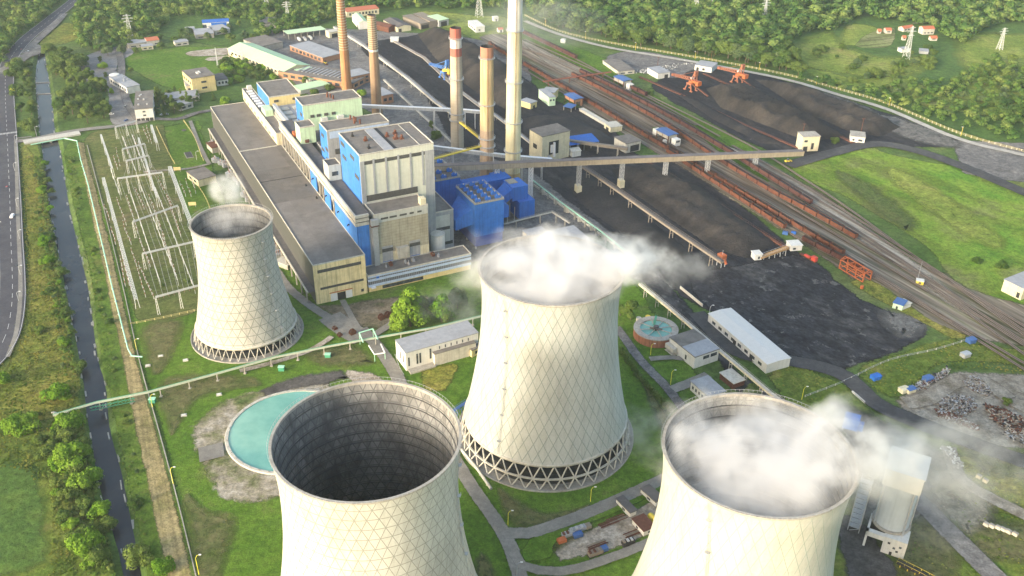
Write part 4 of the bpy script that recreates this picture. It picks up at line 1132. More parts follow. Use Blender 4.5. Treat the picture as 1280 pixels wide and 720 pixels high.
# tall boiler house A
m_face = mat('pale cladding', (.57, .58, .49), .05, .4, .7, dirt=(.48, .48, .40), streak=.12)
T, r = boiler('tallest boiler house, pale front with grey ribs and a bright blue left wall', -75, -32, 45.3, 97, 83, m_face, m_blue, junk=0)
for i in range(5): 
    b = 54.5 + i * 8.6
    T.part('rib', MB().box(-32, -31.7, b - .7, b + .7, 54.5, 79.5), m_grey_p)
T.part('rib', MB().box(-32.02, -31.6, 45.2, 48.2, 0, 79), m_grey_p); T.part('rib', MB().box(-32.02, -31.6, 90.5, 97.1, 0, 79), m_grey_p)
T.part('louvre_band', MB().box(-32, -31.75, 48.2, 92.4, 76.4, 78.8), m_lou)
T.part('louvre_band', MB().box(-32, -31.75, 48.3, 84.5, 50.0, 54.4), m_lou)
T.part('roof_strip', MB().box(-74, -33, 63, 69.5, 83.2, 83.7), m_roof_l, r); T.part('roof_strip', MB().box(-74, -33, 70, 72, 83.2, 83.5), m_black, r)
T.part('roof_strip', MB().box(-74, -33, 87.5, 88, 83.2, 83.6), m_conc_l, r)
for a, b, s_, m in ((-50, 77, 1.6, m_rust), (-58, 79.5, 1.3, m_rust), (-56, 73, 1.2, m_rust), (-48, 80.5, 1.2, m_rust), (-55, 57.5, 1.2, m_rust), (-66, 52, .8, m_black), (-41, 55, .8, m_black)):
    T.part('roof_fan', MB().box(a - s_, a + s_, b - s_, b + s_, 83.2, 84.6).tube((a, b, 84.5), (a, b, 86.4), s_ * .6, s_ * .6, 10).tube((a, b, 86.4), (a + s_ * 1.6, b, 86.4), s_ * .45, s_ * .45, 8), m, r)
for a0, z0 in ((-72, 77), (-52, 75), (-70, 68), (-44, 64)): T.part('louvre', MB().box(a0, a0 + 8, 45.05, 45.4, z0, z0 + 2.6), m_lou)
# lower front block of A
T = TH('boiler_front_block', 'lower beige block with rows of weathered panels in front of the tallest boiler house', 'boiler front block', -31.5, 46)
T.part('upper_wall', MB().box(-13.6, -13, 47, 84, 42.8, 48.4), m_lgrey)
T.part('panel_wall', MB().box(-13.8, -13.2, 47, 84, 19.5, 42.8), m_ygrey)
T.part('lower_wall', MB().box(-13.6, -13, 47, 84, 0, 19.5), m_cream)
T.part('side_wall', MB().box(-31.4, -13.8, 83.4, 84, 0, 48.4).box(-31.4, -13.8, 46.4, 47, 0, 48.4), m_lgrey)
for b in (51, 57, 64, 71, 76.5): T.part('window_band', MB().box(-13.1, -12.85, b, b + (5 if b < 70 else 3), 44.6, 45.9), m_lou)
for b0 in (50.5, 70):
    T.part('bay_door', MB().box(-13.1, -12.8, b0, b0 + 7.5, 12.2, 24.5), m_grey_p)
    T.part('bay_louvre', MB().box(-12.9, -12.6, b0, b0 + 7.5, 20.5, 23), m_lou)
    T.part('bay_blue_panel', MB().box(-12.9, -12.6, b0, b0 + 7, 10.8, 13.4), m_dblue)
T.part('vent_box', MB().box(-13.1, -10, 60.2, 68.6, 17.5, 22.5).box(-13.1, -10.6, 60.8, 68, 14.8, 17.4), m_conc_l)
T.part('duct', MB().box(-14, -10.6, 43.6, 48.6, 41, 46.2).box(-13.6, -11.2, 44.4, 48, 0, 41), m_steel)
T.part('duct_hood', MB().box(-14.3, -10.4, 43.4, 48.8, 41.5, 42.3), m_rust)
flat_roof(T, -31.5, -13, 46.5, 84, 48.6, m_roof, junk=0)
T.part('roof_cabin', MB().box(-18.5, -14, 79.5, 83.2, 48.7, 53.5), m_cream)
# grey annex right of A
T = TH('boiler_annex', 'low grey panelled annex at the right foot of the tallest boiler house', 'boiler annex', -68, 97.6)
T.part('front_wall', MB().box(-36, -35.4, 97.4, 112, 0, 29.5), m_grey_p)
T.part('right_wall', MB().box(-68, -36, 111.4, 112, 0, 29.5), m_grey_p)
T.part('pale_band', MB().box(-35.5, -35.1, 97.5, 109, 18, 27), m_lgrey); T.part('pale_band', MB().box(-35.5, -35.1, 97.5, 109, 6, 15.4), m_lgrey)
T.part('louvre_band', MB().box(-35.5, -35.2, 97.5, 109, 15.4, 18), m_lou); T.part('louvre_band', MB().box(-35.5, -35.2, 97.5, 111, 3.5, 6), m_lou)
flat_roof(T, -68, -35.4, 97.6, 112, 29.8, m_roof, junk=0)
# storage tank on the office roof side
T = TH('storage_tank', 'squat pale round tank between the grey annex and the office wing', 'tank', -24, 95)
T.part('tank_shell', MB().lathe([(4.9, 0), (4.9, 19.6)], 32, c=(-24, 95)), m_white, smooth=True)
T.part('tank_roof', MB().lathe([(5.1, 19.6), (5.1, 20), (.05, 20.9)], 32, c=(-24, 95)), m_conc_l)
T.part('tank_railing', MB().lathe([(4.9, 20.9), (5, 20.9), (5, 21.05), (4.9, 21.05)], 32, c=(-24, 95), loop=True), m_steel)

# boiler B (grey blue)
T, r = boiler('blue and grey boiler house just behind the tallest one', -124, -105, 45.2, 92, 74, m_grey_p, m_blue, junk=0)
T.part('blue_band', MB().box(-105.1, -104.7, 47, 91.5, 68.5, 73.5), m_pblue)
T.part('louvre', MB().box(-105.1, -104.7, 50, 56, 56, 60), m_lou); T.part('louvre', MB().box(-105.1, -104.7, 58, 64, 63, 66), m_lou)
for a0, z0 in ((-122, 54), (-112, 58), (-120, 66), (-112, 50)): T.part('louvre', MB().box(a0, a0 + 6, 44.95, 45.3, z0, z0 + 2.4), m_lou)
for a, b in ((-112, 68), (-115, 70), (-118, 69.5), (-110, 71.5), (-121, 68)): T.part('roof_pipe', MB().tube((a, b, 74.2), (a, b, 77.6), .7, .7, 8).tube((a, b, 77), (a + 1.5, b, 77.4), .5, .5, 8), m_rust, r)
# light block between
T, r = boiler('small white machine room on the bay roof between blue boiler houses', -88, -75.6, 36, 45, 60, m_lgrey, m_conc_l, 'machine_room', m_roof_d, 49.35, 0)
T.part('window', MB().box(-75.7, -75.4, 38.2, 42.6, 53, 56), m_glass)
T, r = boiler('small mint green machine room with a reddish vent on the bay roof', -164, -150, 37, 48.6, 62, m_mint, m_mint, 'machine_room', m_roof, 49.35, 0)
T.part('roof_vent', MB().box(-172, -166, 36, 39, 49.35, 52.5), m_orange)
T.part('wall_vent', MB().box(-150, -149.2, 40, 43, 50.2, 52.6), m_rust)
# boiler C (mint)
T, r = boiler('mint green boiler house with a bright blue left wall and a brown roof', -195, -174, 46.7, 94, 70, m_mint, m_blue, junk=0)
for b in (52, 57, 63, 69): T.part('window', MB().box(-174.1, -173.7, b, b + 3.2, 60, 62.2), m_lou)
for b in (60, 73): T.part('wall_cabin', MB().box(-174, -171.5, b, b + 5, 55, 59), m_white)
for a0, z0 in ((-192, 52), (-184, 60)): T.part('louvre', MB().box(a0, a0 + 6, 46.45, 46.8, z0, z0 + 2.6), m_lou)
for a, b in ((-186, 70), (-184, 72), (-189, 71), (-180, 73)): T.part('roof_pipe', MB().tube((a, b, 70.2), (a, b, 73.4), .7, .7, 8).tube((a, b, 73), (a + 1.5, b, 73.4), .5, .5, 8), m_rust, r)
T = TH('equipment_deck', 'open deck of silencer pipes and rusty vessels between mint and blue boiler houses', 'equipment deck', -173.6, 49)
T.part('deck', MB().box(-173.6, -124.6, 49, 92, 0, 49), m_grey_p)
T.part('deck_roof', MB().box(-173.4, -124.8, 49.2, 91.8, 49, 49.4), m_roof_d)
rr = random.Random(4)
for i in range(16):
    a, b = rr.uniform(-170, -140), rr.uniform(62, 88); hh = rr.uniform(3, 7)
    T.part('vessel', MB().tube((a, b, 49.4), (a, b, 49.4 + hh), rr.uniform(.6, 1.3), None, 10).tube((a, b, 49 + hh), (a + rr.uniform(-3, 3), b + rr.uniform(-3, 3), 48.6 + hh), .5, .5, 8), rr.choice([m_rust, m_steel, m_white_m, m_conc]))
T.part('stair_tower', MB().box(-140, -134, 88, 92, 49, 60), m_mint)
# block D (brown roof, blue left)
T, r = boiler('brown roofed block with yellow front and blue side at the plant far end', -304, -261, 40, 67, 50, m_yrend, m_blue, 'boiler_house', m_roof, 0, 0)
for b in (44, 60): T.part('window', MB().box(-261.1, -260.7, b, b + 4, 45.5, 47.6), m_lou)
# rear bay
T, r = boiler('long cream deaerator bay with roof lights beside the far half of the hall', -327, -206, 31, 40, 38.5, m_cream, m_cream, 'deaerator_bay', m_roof, 28.9, 0)
for i in range(7): T.part('roof_light', MB().box(-318 + i * 7, -315 + i * 7, 33, 38, 38.6, 39.8), m_white_m, r)
for i in range(9): T.part('window', MB().box(-322 + i * 12.6, -317 + i * 12.6, 30.8, 31.1, 30.5, 32), m_lou)
T.part('stair_head', MB().box(-262, -248, 33, 39.6, 38.6, 44), m_mint, r)
T.part('roof_dome', MB().box(-326, -322, 35, 39, 38.6, 42), m_white, r)
T = TH('skylight_hall', 'flat grey roofed hall with rows of pale skylights behind the cream bay', 'skylight hall', -260, 41)
T.part('wall', MB().box(-260.4, -196, 40.6, 92, 0, 42), m_conc)
rf = T.part('roof', MB().box(-260, -196.4, 41, 91.6, 42, 42.5), m_roof_l)
for i in range(5):
    for j in range(4): T.part('skylight', MB().box(-252 + i * 11, -245 + i * 11, 46 + j * 11, 53 + j * 11, 42.5, 43.6), m_conc_l, rf)
T.part('roof_hood', MB().box(-256, -206, 41.4, 44, 42.5, 46.5), m_steel, rf)

# office wing
T = TH('office_wing', 'low office wing with pale blue window bands running out from the yellow gable', 'office', -13, 35.5)
T.part('wall', MB().box(-12.8, -.3, 35.8, 109, 0, 3.6).box(-12.8, -.6, 35.8, 109, 3.6, 12), m_yrend)
for z0, z1 in ((4.0, 5.7), (8.2, 9.8), (11.0, 12.05)): T.part('blue_band', MB().box(-13, .35, 35.4, 109.3, z0, z1), m_pblue)
for z0, z1 in ((5.7, 8.2), (9.8, 11.0)): T.part('window_band', MB().box(-12.9, -.05, 35.6, 109.1, z0, z1), mat('office glazing', (.10, .11, .125), .1, .5, .3, seam=(1.3, .35, 2.6)))
T.part('blue_panel', MB().box(-.02, .42, 41, 43, 9.7, 11.1), m_dblue)
T.part('window_band', MB().box(-.4, -.1, 45, 74, .8, 3.2), m_glass); T.part('canopy', MB().box(-.3, 2.2, 37, 40, 3.6, 4.0), m_white_m)
r = flat_roof(T, -13, .3, 35.4, 109.4, 12.4, m_roof, junk=7, seed=9)

# blue filter houses (electrostatic precipitators)
def filter_house(label, u0, u1, v0, v1, z, rows, cols):
    T = TH('filter_house', label, 'filter house', u0, v0)
    T.part('casing', MB().box(u0, u1, v0, v1, 10, z), m_dblue)
    T.part('hopper', MB().box(u0 + .5, u1 - .5, v0 + .5, v1 - .5, 2, 9.998), mat('shade painted blue skirt', (.012, .05, .30), .1, .3, .5, seam=(3.0, .1, .8)))  # darker copy of the casing blue, painting in the shade beneath it
    # sloping duct on the left side
    sd = MB(); vs = [(u0 + 4, v0, z - 5), (u1 - 4, v0, z - 5), (u1 - 4, v0, z - 17), (u0 + 4, v0, z - 17), (u0 + 9, v0 - 11, z - 14), (u1 - 9, v0 - 11, z - 14), (u1 - 9, v0 - 11, z - 22), (u0 + 9, v0 - 11, z - 22)]
    sd.add(vs, [(0, 1, 5, 4), (1, 2, 6, 5), (2, 3, 7, 6), (3, 0, 4, 7), (4, 5, 6, 7)])
    T.part('inlet_duct', sd, m_dblue)
    # sloping outlet on the right
    sd = MB(); vs = [(u0 + 1, v1, z - 3), (u1 - 2, v1, z - 3), (u1 - 2, v1, z - 16), (u0 + 1, v1, z - 16), (u0 + 4, v1 + 7, z - 9), (u1 - 6, v1 + 7, z - 9), (u1 - 6, v1 + 7, z - 18), (u0 + 4, v1 + 7, z - 18)]
    sd.add(vs, [(0, 1, 5, 4), (1, 2, 6, 5), (2, 3, 7, 6), (3, 0, 4, 7), (4, 5, 6, 7)])
    T.part('outlet_duct', sd, m_dblue)
    dk = T.part('roof_deck', MB().box(u0 - .3, u1 + .3, v0 - .3, v1 + .3, z, z + .5), mat('deck edge', (.26, .25, .21), .1, 1, .8))
    T.part('deck_plate', MB().box(u0 + 1.2, u1 - 1, v0 + 1.2, v1 - 1, z + .5, z + .62), m_roof_d, dk)
    for i in range(rows):
        a = u0 + 3 + (u1 - u0 - 6) * i / max(1, rows - 1)
        for j in range(cols):
            b = v0 + 3.5 + (v1 - v0 - 7) * j / max(1, cols - 1)
            T.part('rapper_box', MB().box(a - 1.1, a + 1.1, b - 1.9, b + 1.9, z + .6, z + 2.6).box(a - .9, a + .9, b - 1.0, b - .2, z + 2.6, z + 3.4), m_dblue, dk)
            T.part('transformer', MB().tube((a + .2, b + .9, z + 2.5), (a + .2, b + .9, z + 3.4), .42, .36, 8), m_conc_l, dk)
    mb = MB()
    for a, b, c, d in ((u0, v0, u1, v0), (u1, v0, u1, v1), (u1, v1, u0, v1), (u0, v1, u0, v0)):
        for h_ in (1.1, 1.7): mb.bar((a, b, z + h_), (c, d, z + h_), .1)
        for k in range(9): mb.bar((a + (c - a) * k / 8, b + (d - b) * k / 8, z + .5), (a + (c - a) * k / 8, b + (d - b) * k / 8, z + 1.7), .1)
    T.part('railing', mb, m_steel)
    for q in range(4): T.part('stiffener', MB().box(u0 + .2, u1 + .12, v0 - .12, v1 + .12, 13 + q * (z - 14) / 4, 13.25 + q * (z - 14) / 4), m_dblue)
    for a in (u0 + 1, (u0 + u1) / 2, u1 - 1):
        for b in (v0 + 1, v1 - 1): T.part('support_leg', MB().box(a - .5, a + .5, b - .5, b + .5, 0, 2.1), m_steel)
    return T


filter_house('deep blue filter house with white topped roof boxes, nearest the middle tower', -58, -25, 124, 146.5, 35.5, 5, 3)
filter_house('second deep blue filter house further back behind the tallest boiler house', -112, -78, 112, 136, 33, 4, 3)
T = TH('fan_house', 'deep blue fan house with a slanted duct at the foot of the tallest chimney', 'fan house', -72, 170)
T.part('casing', MB().box(-66, -50, 172, 185, 3, 17), m_dblue); T.part('upper_casing', MB().box(-70, -54, 168, 181, 17, 28), m_dblue)
sd = MB(); vs = [(-68, 168, 27), (-54, 168, 27), (-54, 168, 20), (-68, 168, 20), (-66, 154, 17), (-56, 154, 17), (-56, 154, 10), (-66, 154, 10)]
sd.add(vs, [(0, 1, 5, 4), (1, 2, 6, 5), (2, 3, 7, 6), (3, 0, 4, 7), (4, 5, 6, 7)]); T.part('slanted_duct', sd, m_dblue)
for b in (156, 160, 164, 170, 176, 182):
    for a in (-54, -62): T.part('support_leg', MB().bar((a, b, 0), (a, b, 12), .5), m_steel)
T.part('roof_platform', MB().box(-69, -61, 169, 176, 28, 28.5), mat('deck edge', (.4, .3, .1)))
T = TH('duct_bridge', 'deep blue flue duct between the filter house roof and the chimneys', 'flue duct', -80, 140)
T.part('duct', MB().box(-88, -76, 137, 178, 17, 26), m_dblue); T.part('elbow', MB().box(-95, -88, 168, 178, 12, 24), m_dblue)
for b in (142, 154, 166):
    for a in (-86, -79): T.part('support_leg', MB().box(a, a + 1, b, b + 1, 0, 17), m_steel)
# steel stair and cabin on the roof edge
T = TH('ash_plant', 'low grey roofed ash plant sheds half hidden by steam behind the middle tower', 'ash plant', -14, 158)
for a0, a1, b0, b1, z in ((-22, -4, 160, 176, 9), (-10, 14, 174, 196, 11)):
    T.part('wall', MB().box(a0 + .3, a1 - .3, b0 + .3, b1 - .3, 0, z), m_conc_l); T.part('roof', MB().box(a0, a1, b0, b1, z, z + .5), m_roof_l)
T.part('trough', MB().box(-12, 6, 150, 152, 0, 6).box(-12, 6, 156, 158, 0, 6).box(-12, -11, 152, 156, 0, 5), m_conc_l)
# ------------------------------------------------------------------ houses and sheds
def house(name, label, cat, A, B, depth, h, wall, roof, kind='flat', rise=1.5, wins=(), doors=(), over=.4, group=None, z0=0.0, legs=False):
    a, b = G(*A, z0), G(*B, z0); d = b - a; L = d.length; rz = math.atan2(d.y, d.x)
    a.z = 0
    t = thing(name, label, cat, a, rz, group)
    if legs:
        n = max(2, int(L / 7) + 1)
        for i in range(n):
            x = .4 + (L - .8) * i / (n - 1)
            for y in (.4, depth - .4): MB().box(x - .25, x + .25, y - .25, y + .25, 0, h).build('post', wall, t)
    else:
        MB().box(0, L, 0, depth, z0, h, top=False).build('wall', wall, t)
        if kind == 'gable_y':
            MB().add([(0, 0, h), (L, 0, h), (L / 2, 0, h + rise)], [(0, 1, 2)]).add([(0, depth, h), (L, depth, h), (L / 2, depth, h + rise)], [(1, 0, 2)]).build('gable', wall, t)
        if kind == 'gable_x':
            MB().add([(0, 0, h), (0, depth, h), (0, depth / 2, h + rise)], [(1, 0, 2)]).add([(L, 0, h), (L, depth, h), (L, depth / 2, h + rise)], [(0, 1, 2)]).build('gable', wall, t)
    if kind == 'flat':
        MB().box(-over, L + over, -over, depth + over, h, h + .45).build('roof', roof, t)
    elif kind == 'mono':
        mb = MB(); vs = [(-over, -over, h), (L + over, -over, h), (L + over, depth + over, h + rise), (-over, depth + over, h + rise)]
        mb.add(vs + [(x, y, z + .3) for x, y, z in vs], [(0, 1, 5, 4), (1, 2, 6, 5), (2, 3, 7, 6), (3, 0, 4, 7), (4, 5, 6, 7), (3, 2, 1, 0)]).build('roof', roof, t)
    else:
        MB().gable(0, L, 0, depth, h, rise, over, along='x' if kind == 'gable_x' else 'y').build('roof', roof, t)
    for lst, nm, m in ((wins, 'window', m_glass), (doors, 'door', m_lou_d)):
        for w in lst:
            f, p0, p1, q0, q1 = w[:5]; mm = w[5] if len(w) > 5 else m
            e0, e1 = -.06, .06
            if f == 'f': mb = MB().box(p0 * L, p1 * L, e0, e1, q0, q1)
            elif f == 'b': mb = MB().box(p0 * L, p1 * L, depth + e0, depth + e1, q0, q1)
            elif f == 'l': mb = MB().box(e0, e1, p0 * depth, p1 * depth, q0, q1)
            else: mb = MB().box(L + e0, L + e1, p0 * depth, p1 * depth, q0, q1)
            mb.build(nm, mm, t)
    return t, L


def row(f, n, z0, z1, p0=.05, p1=.95, fill=.6):
    w = (p1 - p0) / n
    return [(f, p0 + w * (i + (1 - fill) / 2), p0 + w * (i + (1 + fill) / 2), z0, z1) for i in range(n)]


def roofbits(t, L, D, h, n, seed, m=None):
    rr = random.Random(seed)
    for i in range(n):
        x, y = rr.uniform(.15, .85) * L, rr.uniform(.2, .8) * D; s = rr.uniform(.4, .9)
        MB().box(x - s, x + s, y - s, y + s, h, h + rr.uniform(.8, 1.6)).build('roof_vent', m or m_steel, t)


# top left office blocks
t, L = house('office_block', 'white flat roofed slab block standing on columns by the car park', 'office block', (171, 152.5), (193.5, 150.5), 52, 12, m_white, m_roof, wins=row('l', 9, 4.5, 6.3) + row('l', 9, 8.4, 10.2) + [('f', .42, .58, 5, 6.6), ('f', .42, .58, 8.6, 10.2)], z0=0)
MB().box(.4, L - .4, -.08, .3, .1, 3.2).build('undercroft', m_lou_d, t)
for i in range(5): MB().box(L * i / 4.2, L * i / 4.2 + .5, -.35, -.09, 0, 3.3).build('column', m_white, t)
roofbits(t, L, 52, 12.4, 6, 1)
t, L = house('curved_building', 'low white building with a rounded end behind the white slab block', 'building', (160, 118), (176, 114.5), 44, 7, m_white, m_roof_l, wins=row('l', 7, 2.5, 5))
roofbits(t, L, 44, 7.4, 5, 2)
MB().lathe([(5, 0), (5, 8), (4.6, 8.2), (.05, 8.6)], 24, c=(L / 2, 46)).build('round_end', m_white, t)
t, L = house('office_block', 'yellow rendered block with a flat grey roof and white roof lights', 'office block', (242, 118), (271, 113), 30, 16, m_yrend, m_roof, wins=[('f', .4, .62, 4, 6), ('f', .4, .62, 10, 12)] + row('l', 4, 9, 12))
MB().box(L * .4, L * .46, 10, 16, 16.4, 17.4).build('roof_light', m_white, t); MB().box(L * .52, L * .58, 12, 18, 16.4, 17.4).build('roof_light', m_white, t)
house('annex', 'low cream annex at the left side of the yellow block', 'annex', (234, 116), (243, 115), 24, 7, m_cream, m_roof_l, wins=[('f', .2, .8, 2, 4.5)])
house('annex', 'low grey roofed annex at the right side of the yellow block', 'annex', (272, 108), (286, 106), 22, 6, m_white, m_roof_d, wins=row('f', 3, 2, 4.5))
house('workshop', 'low grey workshop with a stepped roof in the garden below the yellow block', 'workshop', (206, 131), (250, 126), 20, 5, m_conc_l, m_roof_l, wins=row('f', 5, 1.5, 3.5))
house('workshop', 'small grey roofed shed beside the garden path left of the turbine hall', 'workshop', (226, 139), (242, 134), 14, 5, m_conc_l, m_roof_l, wins=row('f', 2, 1.5, 3.5))
# far huts
for i, (A, B, D, h, w_, r_, k, lb) in enumerate([
    ((161, 61), (184, 58), 16, 5, m_conc, m_roof_l, 'flat', 'long grey hut with a rounded white end at the top of the car park'),
    ((185, 58), (200, 56), 16, 6, m_conc_l, m_tile, 'gable_x', 'hut with a red roof among the far sheds'),
    ((178, 63), (192, 61.5), 9, 4, m_cream, m_roof_l, 'flat', 'small cream hut in front of the far sheds'),
    ((220, 58), (236, 56), 13, 4, m_conc_l, m_roof_l, 'flat', 'pair of low grey sheds beside the far trees'),
    ((245, 49), (268, 47), 26, 5, m_conc, m_roof_l, 'flat', 'wide grey shed in the middle of the far compound'),
    ((269, 44), (288, 41), 24, 5, m_conc_l, m_roof_l, 'flat', 'grey shed at the right end of the far compound'),
    ((233, 41), (244, 40), 10, 4, m_brick, m_roof_l, 'gable_x', 'little brick hut left of the far compound'),
    ((325, 36), (345, 35), 30, 6, m_conc, m_roof, 'flat', 'grey flat roofed store behind the trees left of the canopy'),
]):
    house('hut', lb, 'hut', A, B, D, h, w_, r_, k, 1.6, wins=row('f', 2, 1.2, 2.6))
t, L = house('warehouse', 'long blue and white warehouse at the edge of the far wood', 'warehouse', (254, 36), (287, 34), 14, 7, m_white, m_dblue, wins=[('f', .0, .14, 1, 5), ('f', .62, .74, 1, 5)])
MB().box(L * .32, L * .9, -.2, -.06, .5, 6.5).build('blue_wall', m_dblue, t)
house('warehouse', 'orange roofed store cut by the top edge of the picture', 'warehouse', (229, 3), (256, 2), 20, 8, m_white, m_orange)
house('shelter', 'small white shelter at the corner of the long mint roofed hall', 'shelter', (316, 64), (326, 63), 16, 5, m_white, m_white)
# long mint roofed hall
t, L = house('long_hall', 'long hall with a pale mint gable roof and cream walls behind the plant', 'hall', (356, 98), (387.5, 90), 112, 7.5, m_cream, m_mintr, 'gable_y', 4.0, wins=row('l', 14, 3.2, 5.4), over=.8)
house('hall_annex', 'lower mint roofed extension at the near right corner of the long hall', 'annex', (388, 106), (407, 102), 34, 5.5, m_lgrey, m_mintr, 'mono', 2.0, wins=row('f', 4, 2, 4, fill=.4))
house('lean_to', 'narrow pale mint roofed shed between the bushes behind the brown block', 'shed', (376, 118), (412, 110), 14, 4, m_lgrey, m_mintr, 'mono', 1.2)
t, L = house('flat_store', 'dark grey flat roofed store joined to the far end of the long mint hall', 'store', (327, 66), (354, 60), 38, 7, m_conc, m_roof)
t, L = house('canopy', 'long pale mint canopy on posts sheltering parked lorries', 'canopy', (361, 50), (408, 44), 20, 7, m_conc, m_mintr, 'mono', -1.2, legs=True)
for i, (x, y) in enumerate(((374, 51), (381, 50.5), (388, 49))):
    q = G(x, y); t = thing('lorry', ['white lorry under the left part of the mint canopy', 'grey lorry in the middle under the mint canopy', 'pale lorry at the right under the mint canopy'][i], 'lorry', q, R(-62))
    MB().box(-4.5, 3, -1.2, 1.2, 1, 3.6).build('box_body', [m_white, m_grey_p, m_lgrey][i], t); MB().box(3.2, 5.2, -1.15, 1.15, .8, 3).build('cab', m_white, t)
    for xx in (-3, 3.8):
        for yy in (-1.05, 1.05): MB().tube((xx, yy - .15, .5), (xx, yy + .15, .5), .5, .5, 10).build('wheel', m_tyre, t)
# workshops between the brick chimneys
t, L = house('workshop_hall', 'wide grey roofed workshop with pale roof lights behind the brick chimneys', 'workshop', (441, 113), (463, 101), 92, 7, m_brick, m_roof, wins=row('l', 9, 2, 5) + row('f', 3, 2, 5))
for i in range(11):
    MB().box(L * .25, L * .8, 22 + i * 5, 23.6 + i * 5, 7.5, 7.9).build('roof_light', m_roof_l, t)
t, L = house('workshop_hall', 'lower workshop row with a brick yard front left of the orange chimney', 'workshop', (404, 79), (428, 73), 64, 6, m_brick, m_roof_l, wins=row('l', 8, 1.5, 4.5))
house('brick_office', 'two storey brick office with a grey roof right of the orange chimney', 'office', (440, 108), (463, 103), 20, 10, m_brick, m_roof_l, wins=row('f', 4, 2, 4) + row('f', 4, 6, 8))
house('brick_shed', 'small brick shed with a grey roof right of the hooped chimney', 'shed', (478, 131), (492, 128), 22, 9, m_brick, m_roof_l, wins=row('f', 2, 3, 6))
house('gate_house', 'cream portal building over the yard at the foot of the conveyor', 'gate house', (412, 48), (424, 46), 10, 7, m_cream, m_conc_l, doors=[('f', .25, .85, 0, 5)])
house('shed', 'white shed with a pale mint gable roof left of the hooped chimney top', 'shed', (449, 37), (461, 36), 40, 8, m_white, m_mintr, 'gable_y', 2.5, doors=[('l', .1, .25, 0, 4)])
house('long_store', 'long low building with a reddish brown roof behind the white shed', 'store', (434, 22), (474, 17.5), 14, 7, m_cream, m_tile, 'mono', 1.5, wins=row('f', 9, 2, 5))
house('shed', 'rust red roofed open shed beside the coal store', 'shed', (486, 41), (496, 38), 44, 6, m_rust, m_rust, 'gable_y', 2)
house('shed', 'purple grey roofed shed in the middle of the shed row', 'shed', (497, 40.5), (514, 38), 40, 6, m_cream, m_roof_d, 'gable_y', 2, doors=[('f', .1, .3, 0, 4)])
house('shed', 'tan roofed open shed, the left of a touching pair above the coal pile', 'shed', (526, 37), (537, 35), 42, 7, m_brown, m_brown, 'mono', 1, doors=[('f', .1, .9, .3, 5)])
house('shed', 'tan roofed shed, the right of a touching pair above the coal pile', 'shed', (537.5, 35), (549, 33), 40, 8, m_brown, m_brown, 'mono', 1)
house('shed', 'pale mint roofed open sided shed above the coal pile', 'shed', (549, 34), (561, 31.5), 24, 8, m_grey_p, m_mintr, 'mono', .8, doors=[('f', .2, .8, 0, 6)], wins=row('l', 4, 3, 5.5))
house('white_house', 'small white block with three dark openings in the grass by the pylon', 'building', (595, 41), (606, 40), 30, 7, m_white, m_white, wins=[('f', .3, .5, 2, 4)] + row('l', 4, 2, 4))
house('hut', 'tiny white hut in the grass right of the pylon', 'hut', (617, 27), (623, 26.5), 6, 5, m_white, m_white, doors=[('f', .4, .7, 0, 3)])
house('hut', 'tiny white hut with an orange roof beside the tallest chimney', 'hut', (623, 41), (629, 40.5), 6, 4, m_white, m_tile, 'gable_x', 1.5, doors=[('f', .4, .7, 0, 3)])
house('kiosk', 'small white kiosk alone on the green triangle', 'kiosk', (700.5, 54), (706, 54.5), 5, 4, m_white, m_white, 'gable_y', .8, doors=[('l', .3, .6, 0, 2.4)])
# red roofed houses on the hillside
for A, B, D, h, lb in (((1107, 42), (1114, 42), 9, 5, 'smallest red roofed cottage, on the left of the hillside group'), ((1129, 40), (1142, 38), 10, 5, 'wide low red roofed house in the middle of the hillside group'), ((1153, 43.5), (1167, 43), 12, 9, 'largest house of the hillside group, white with a red roof'), ((1163, 51), (1171, 51), 7, 4, 'small red roofed outhouse below the largest hillside house'), ((1128, 50.5), (1132, 50.5), 5, 4, 'tiny red roofed hut in the hillside garden'), ((1097, 42), (1101, 42), 4, 4, 'tiny white hut left of the hillside cottages')):
    house('cottage', lb, 'house', A, B, D * .9, h * .8, m_conc_l, m_tile, 'gable_x', 2.2, wins=row('f', 3 if D > 9 else 1, 1.5, 3))
house('barn', 'low grey roofed barn among the hillside gardens', 'barn', (1127, 66), (1137, 65), 8, 4, m_white, m_roof_l)
house('barn', 'pale metal roofed barn in the meadow below the houses', 'barn', (1149, 67), (1160, 68), 9, 3, m_steel, m_roof_l, 'mono', .8)

# around the second coal yard
house('long_shed', 'long low concrete shed on the edge of the grey gravel lot', 'shed', (773, 94), (793, 92), 42, 4, m_conc_l, m_roof, wins=row('f', 2, 1, 2.4))
house('office_hut', 'small white block with a grey roof beside the first orange stacker', 'hut', (822, 99), (837, 97), 22, 6, m_white, m_roof_l, doors=[('f', .55, .85, 0, 4)])
house('office_hut', 'white hut with dark openings at the top of the second coal yard', 'hut', (868, 88), (889, 91.5), 20, 6, m_white, m_roof_l, doors=[('f', .1, .25, 0, 4), ('f', .45, .6, 1.5, 4)])
t, L = house('transfer_tower', 'narrow cream transfer tower where the long conveyor reaches the second coal yard', 'transfer tower', (1001, 190), (1022, 189), 12, 14, m_cream, m_conc, doors=[('f', .1, .35, 0, 5), ('f', .55, .7, 2, 8)], wins=[('f', .1, .3, 9, 11)])
house('hut', 'small white hut with a mast at the end of the stacker track', 'hut', (1062, 178), (1080, 180), 14, 6, m_white, m_conc, wins=[('f', .15, .3, 2, 4), ('f', .55, .85, 2, 4)])

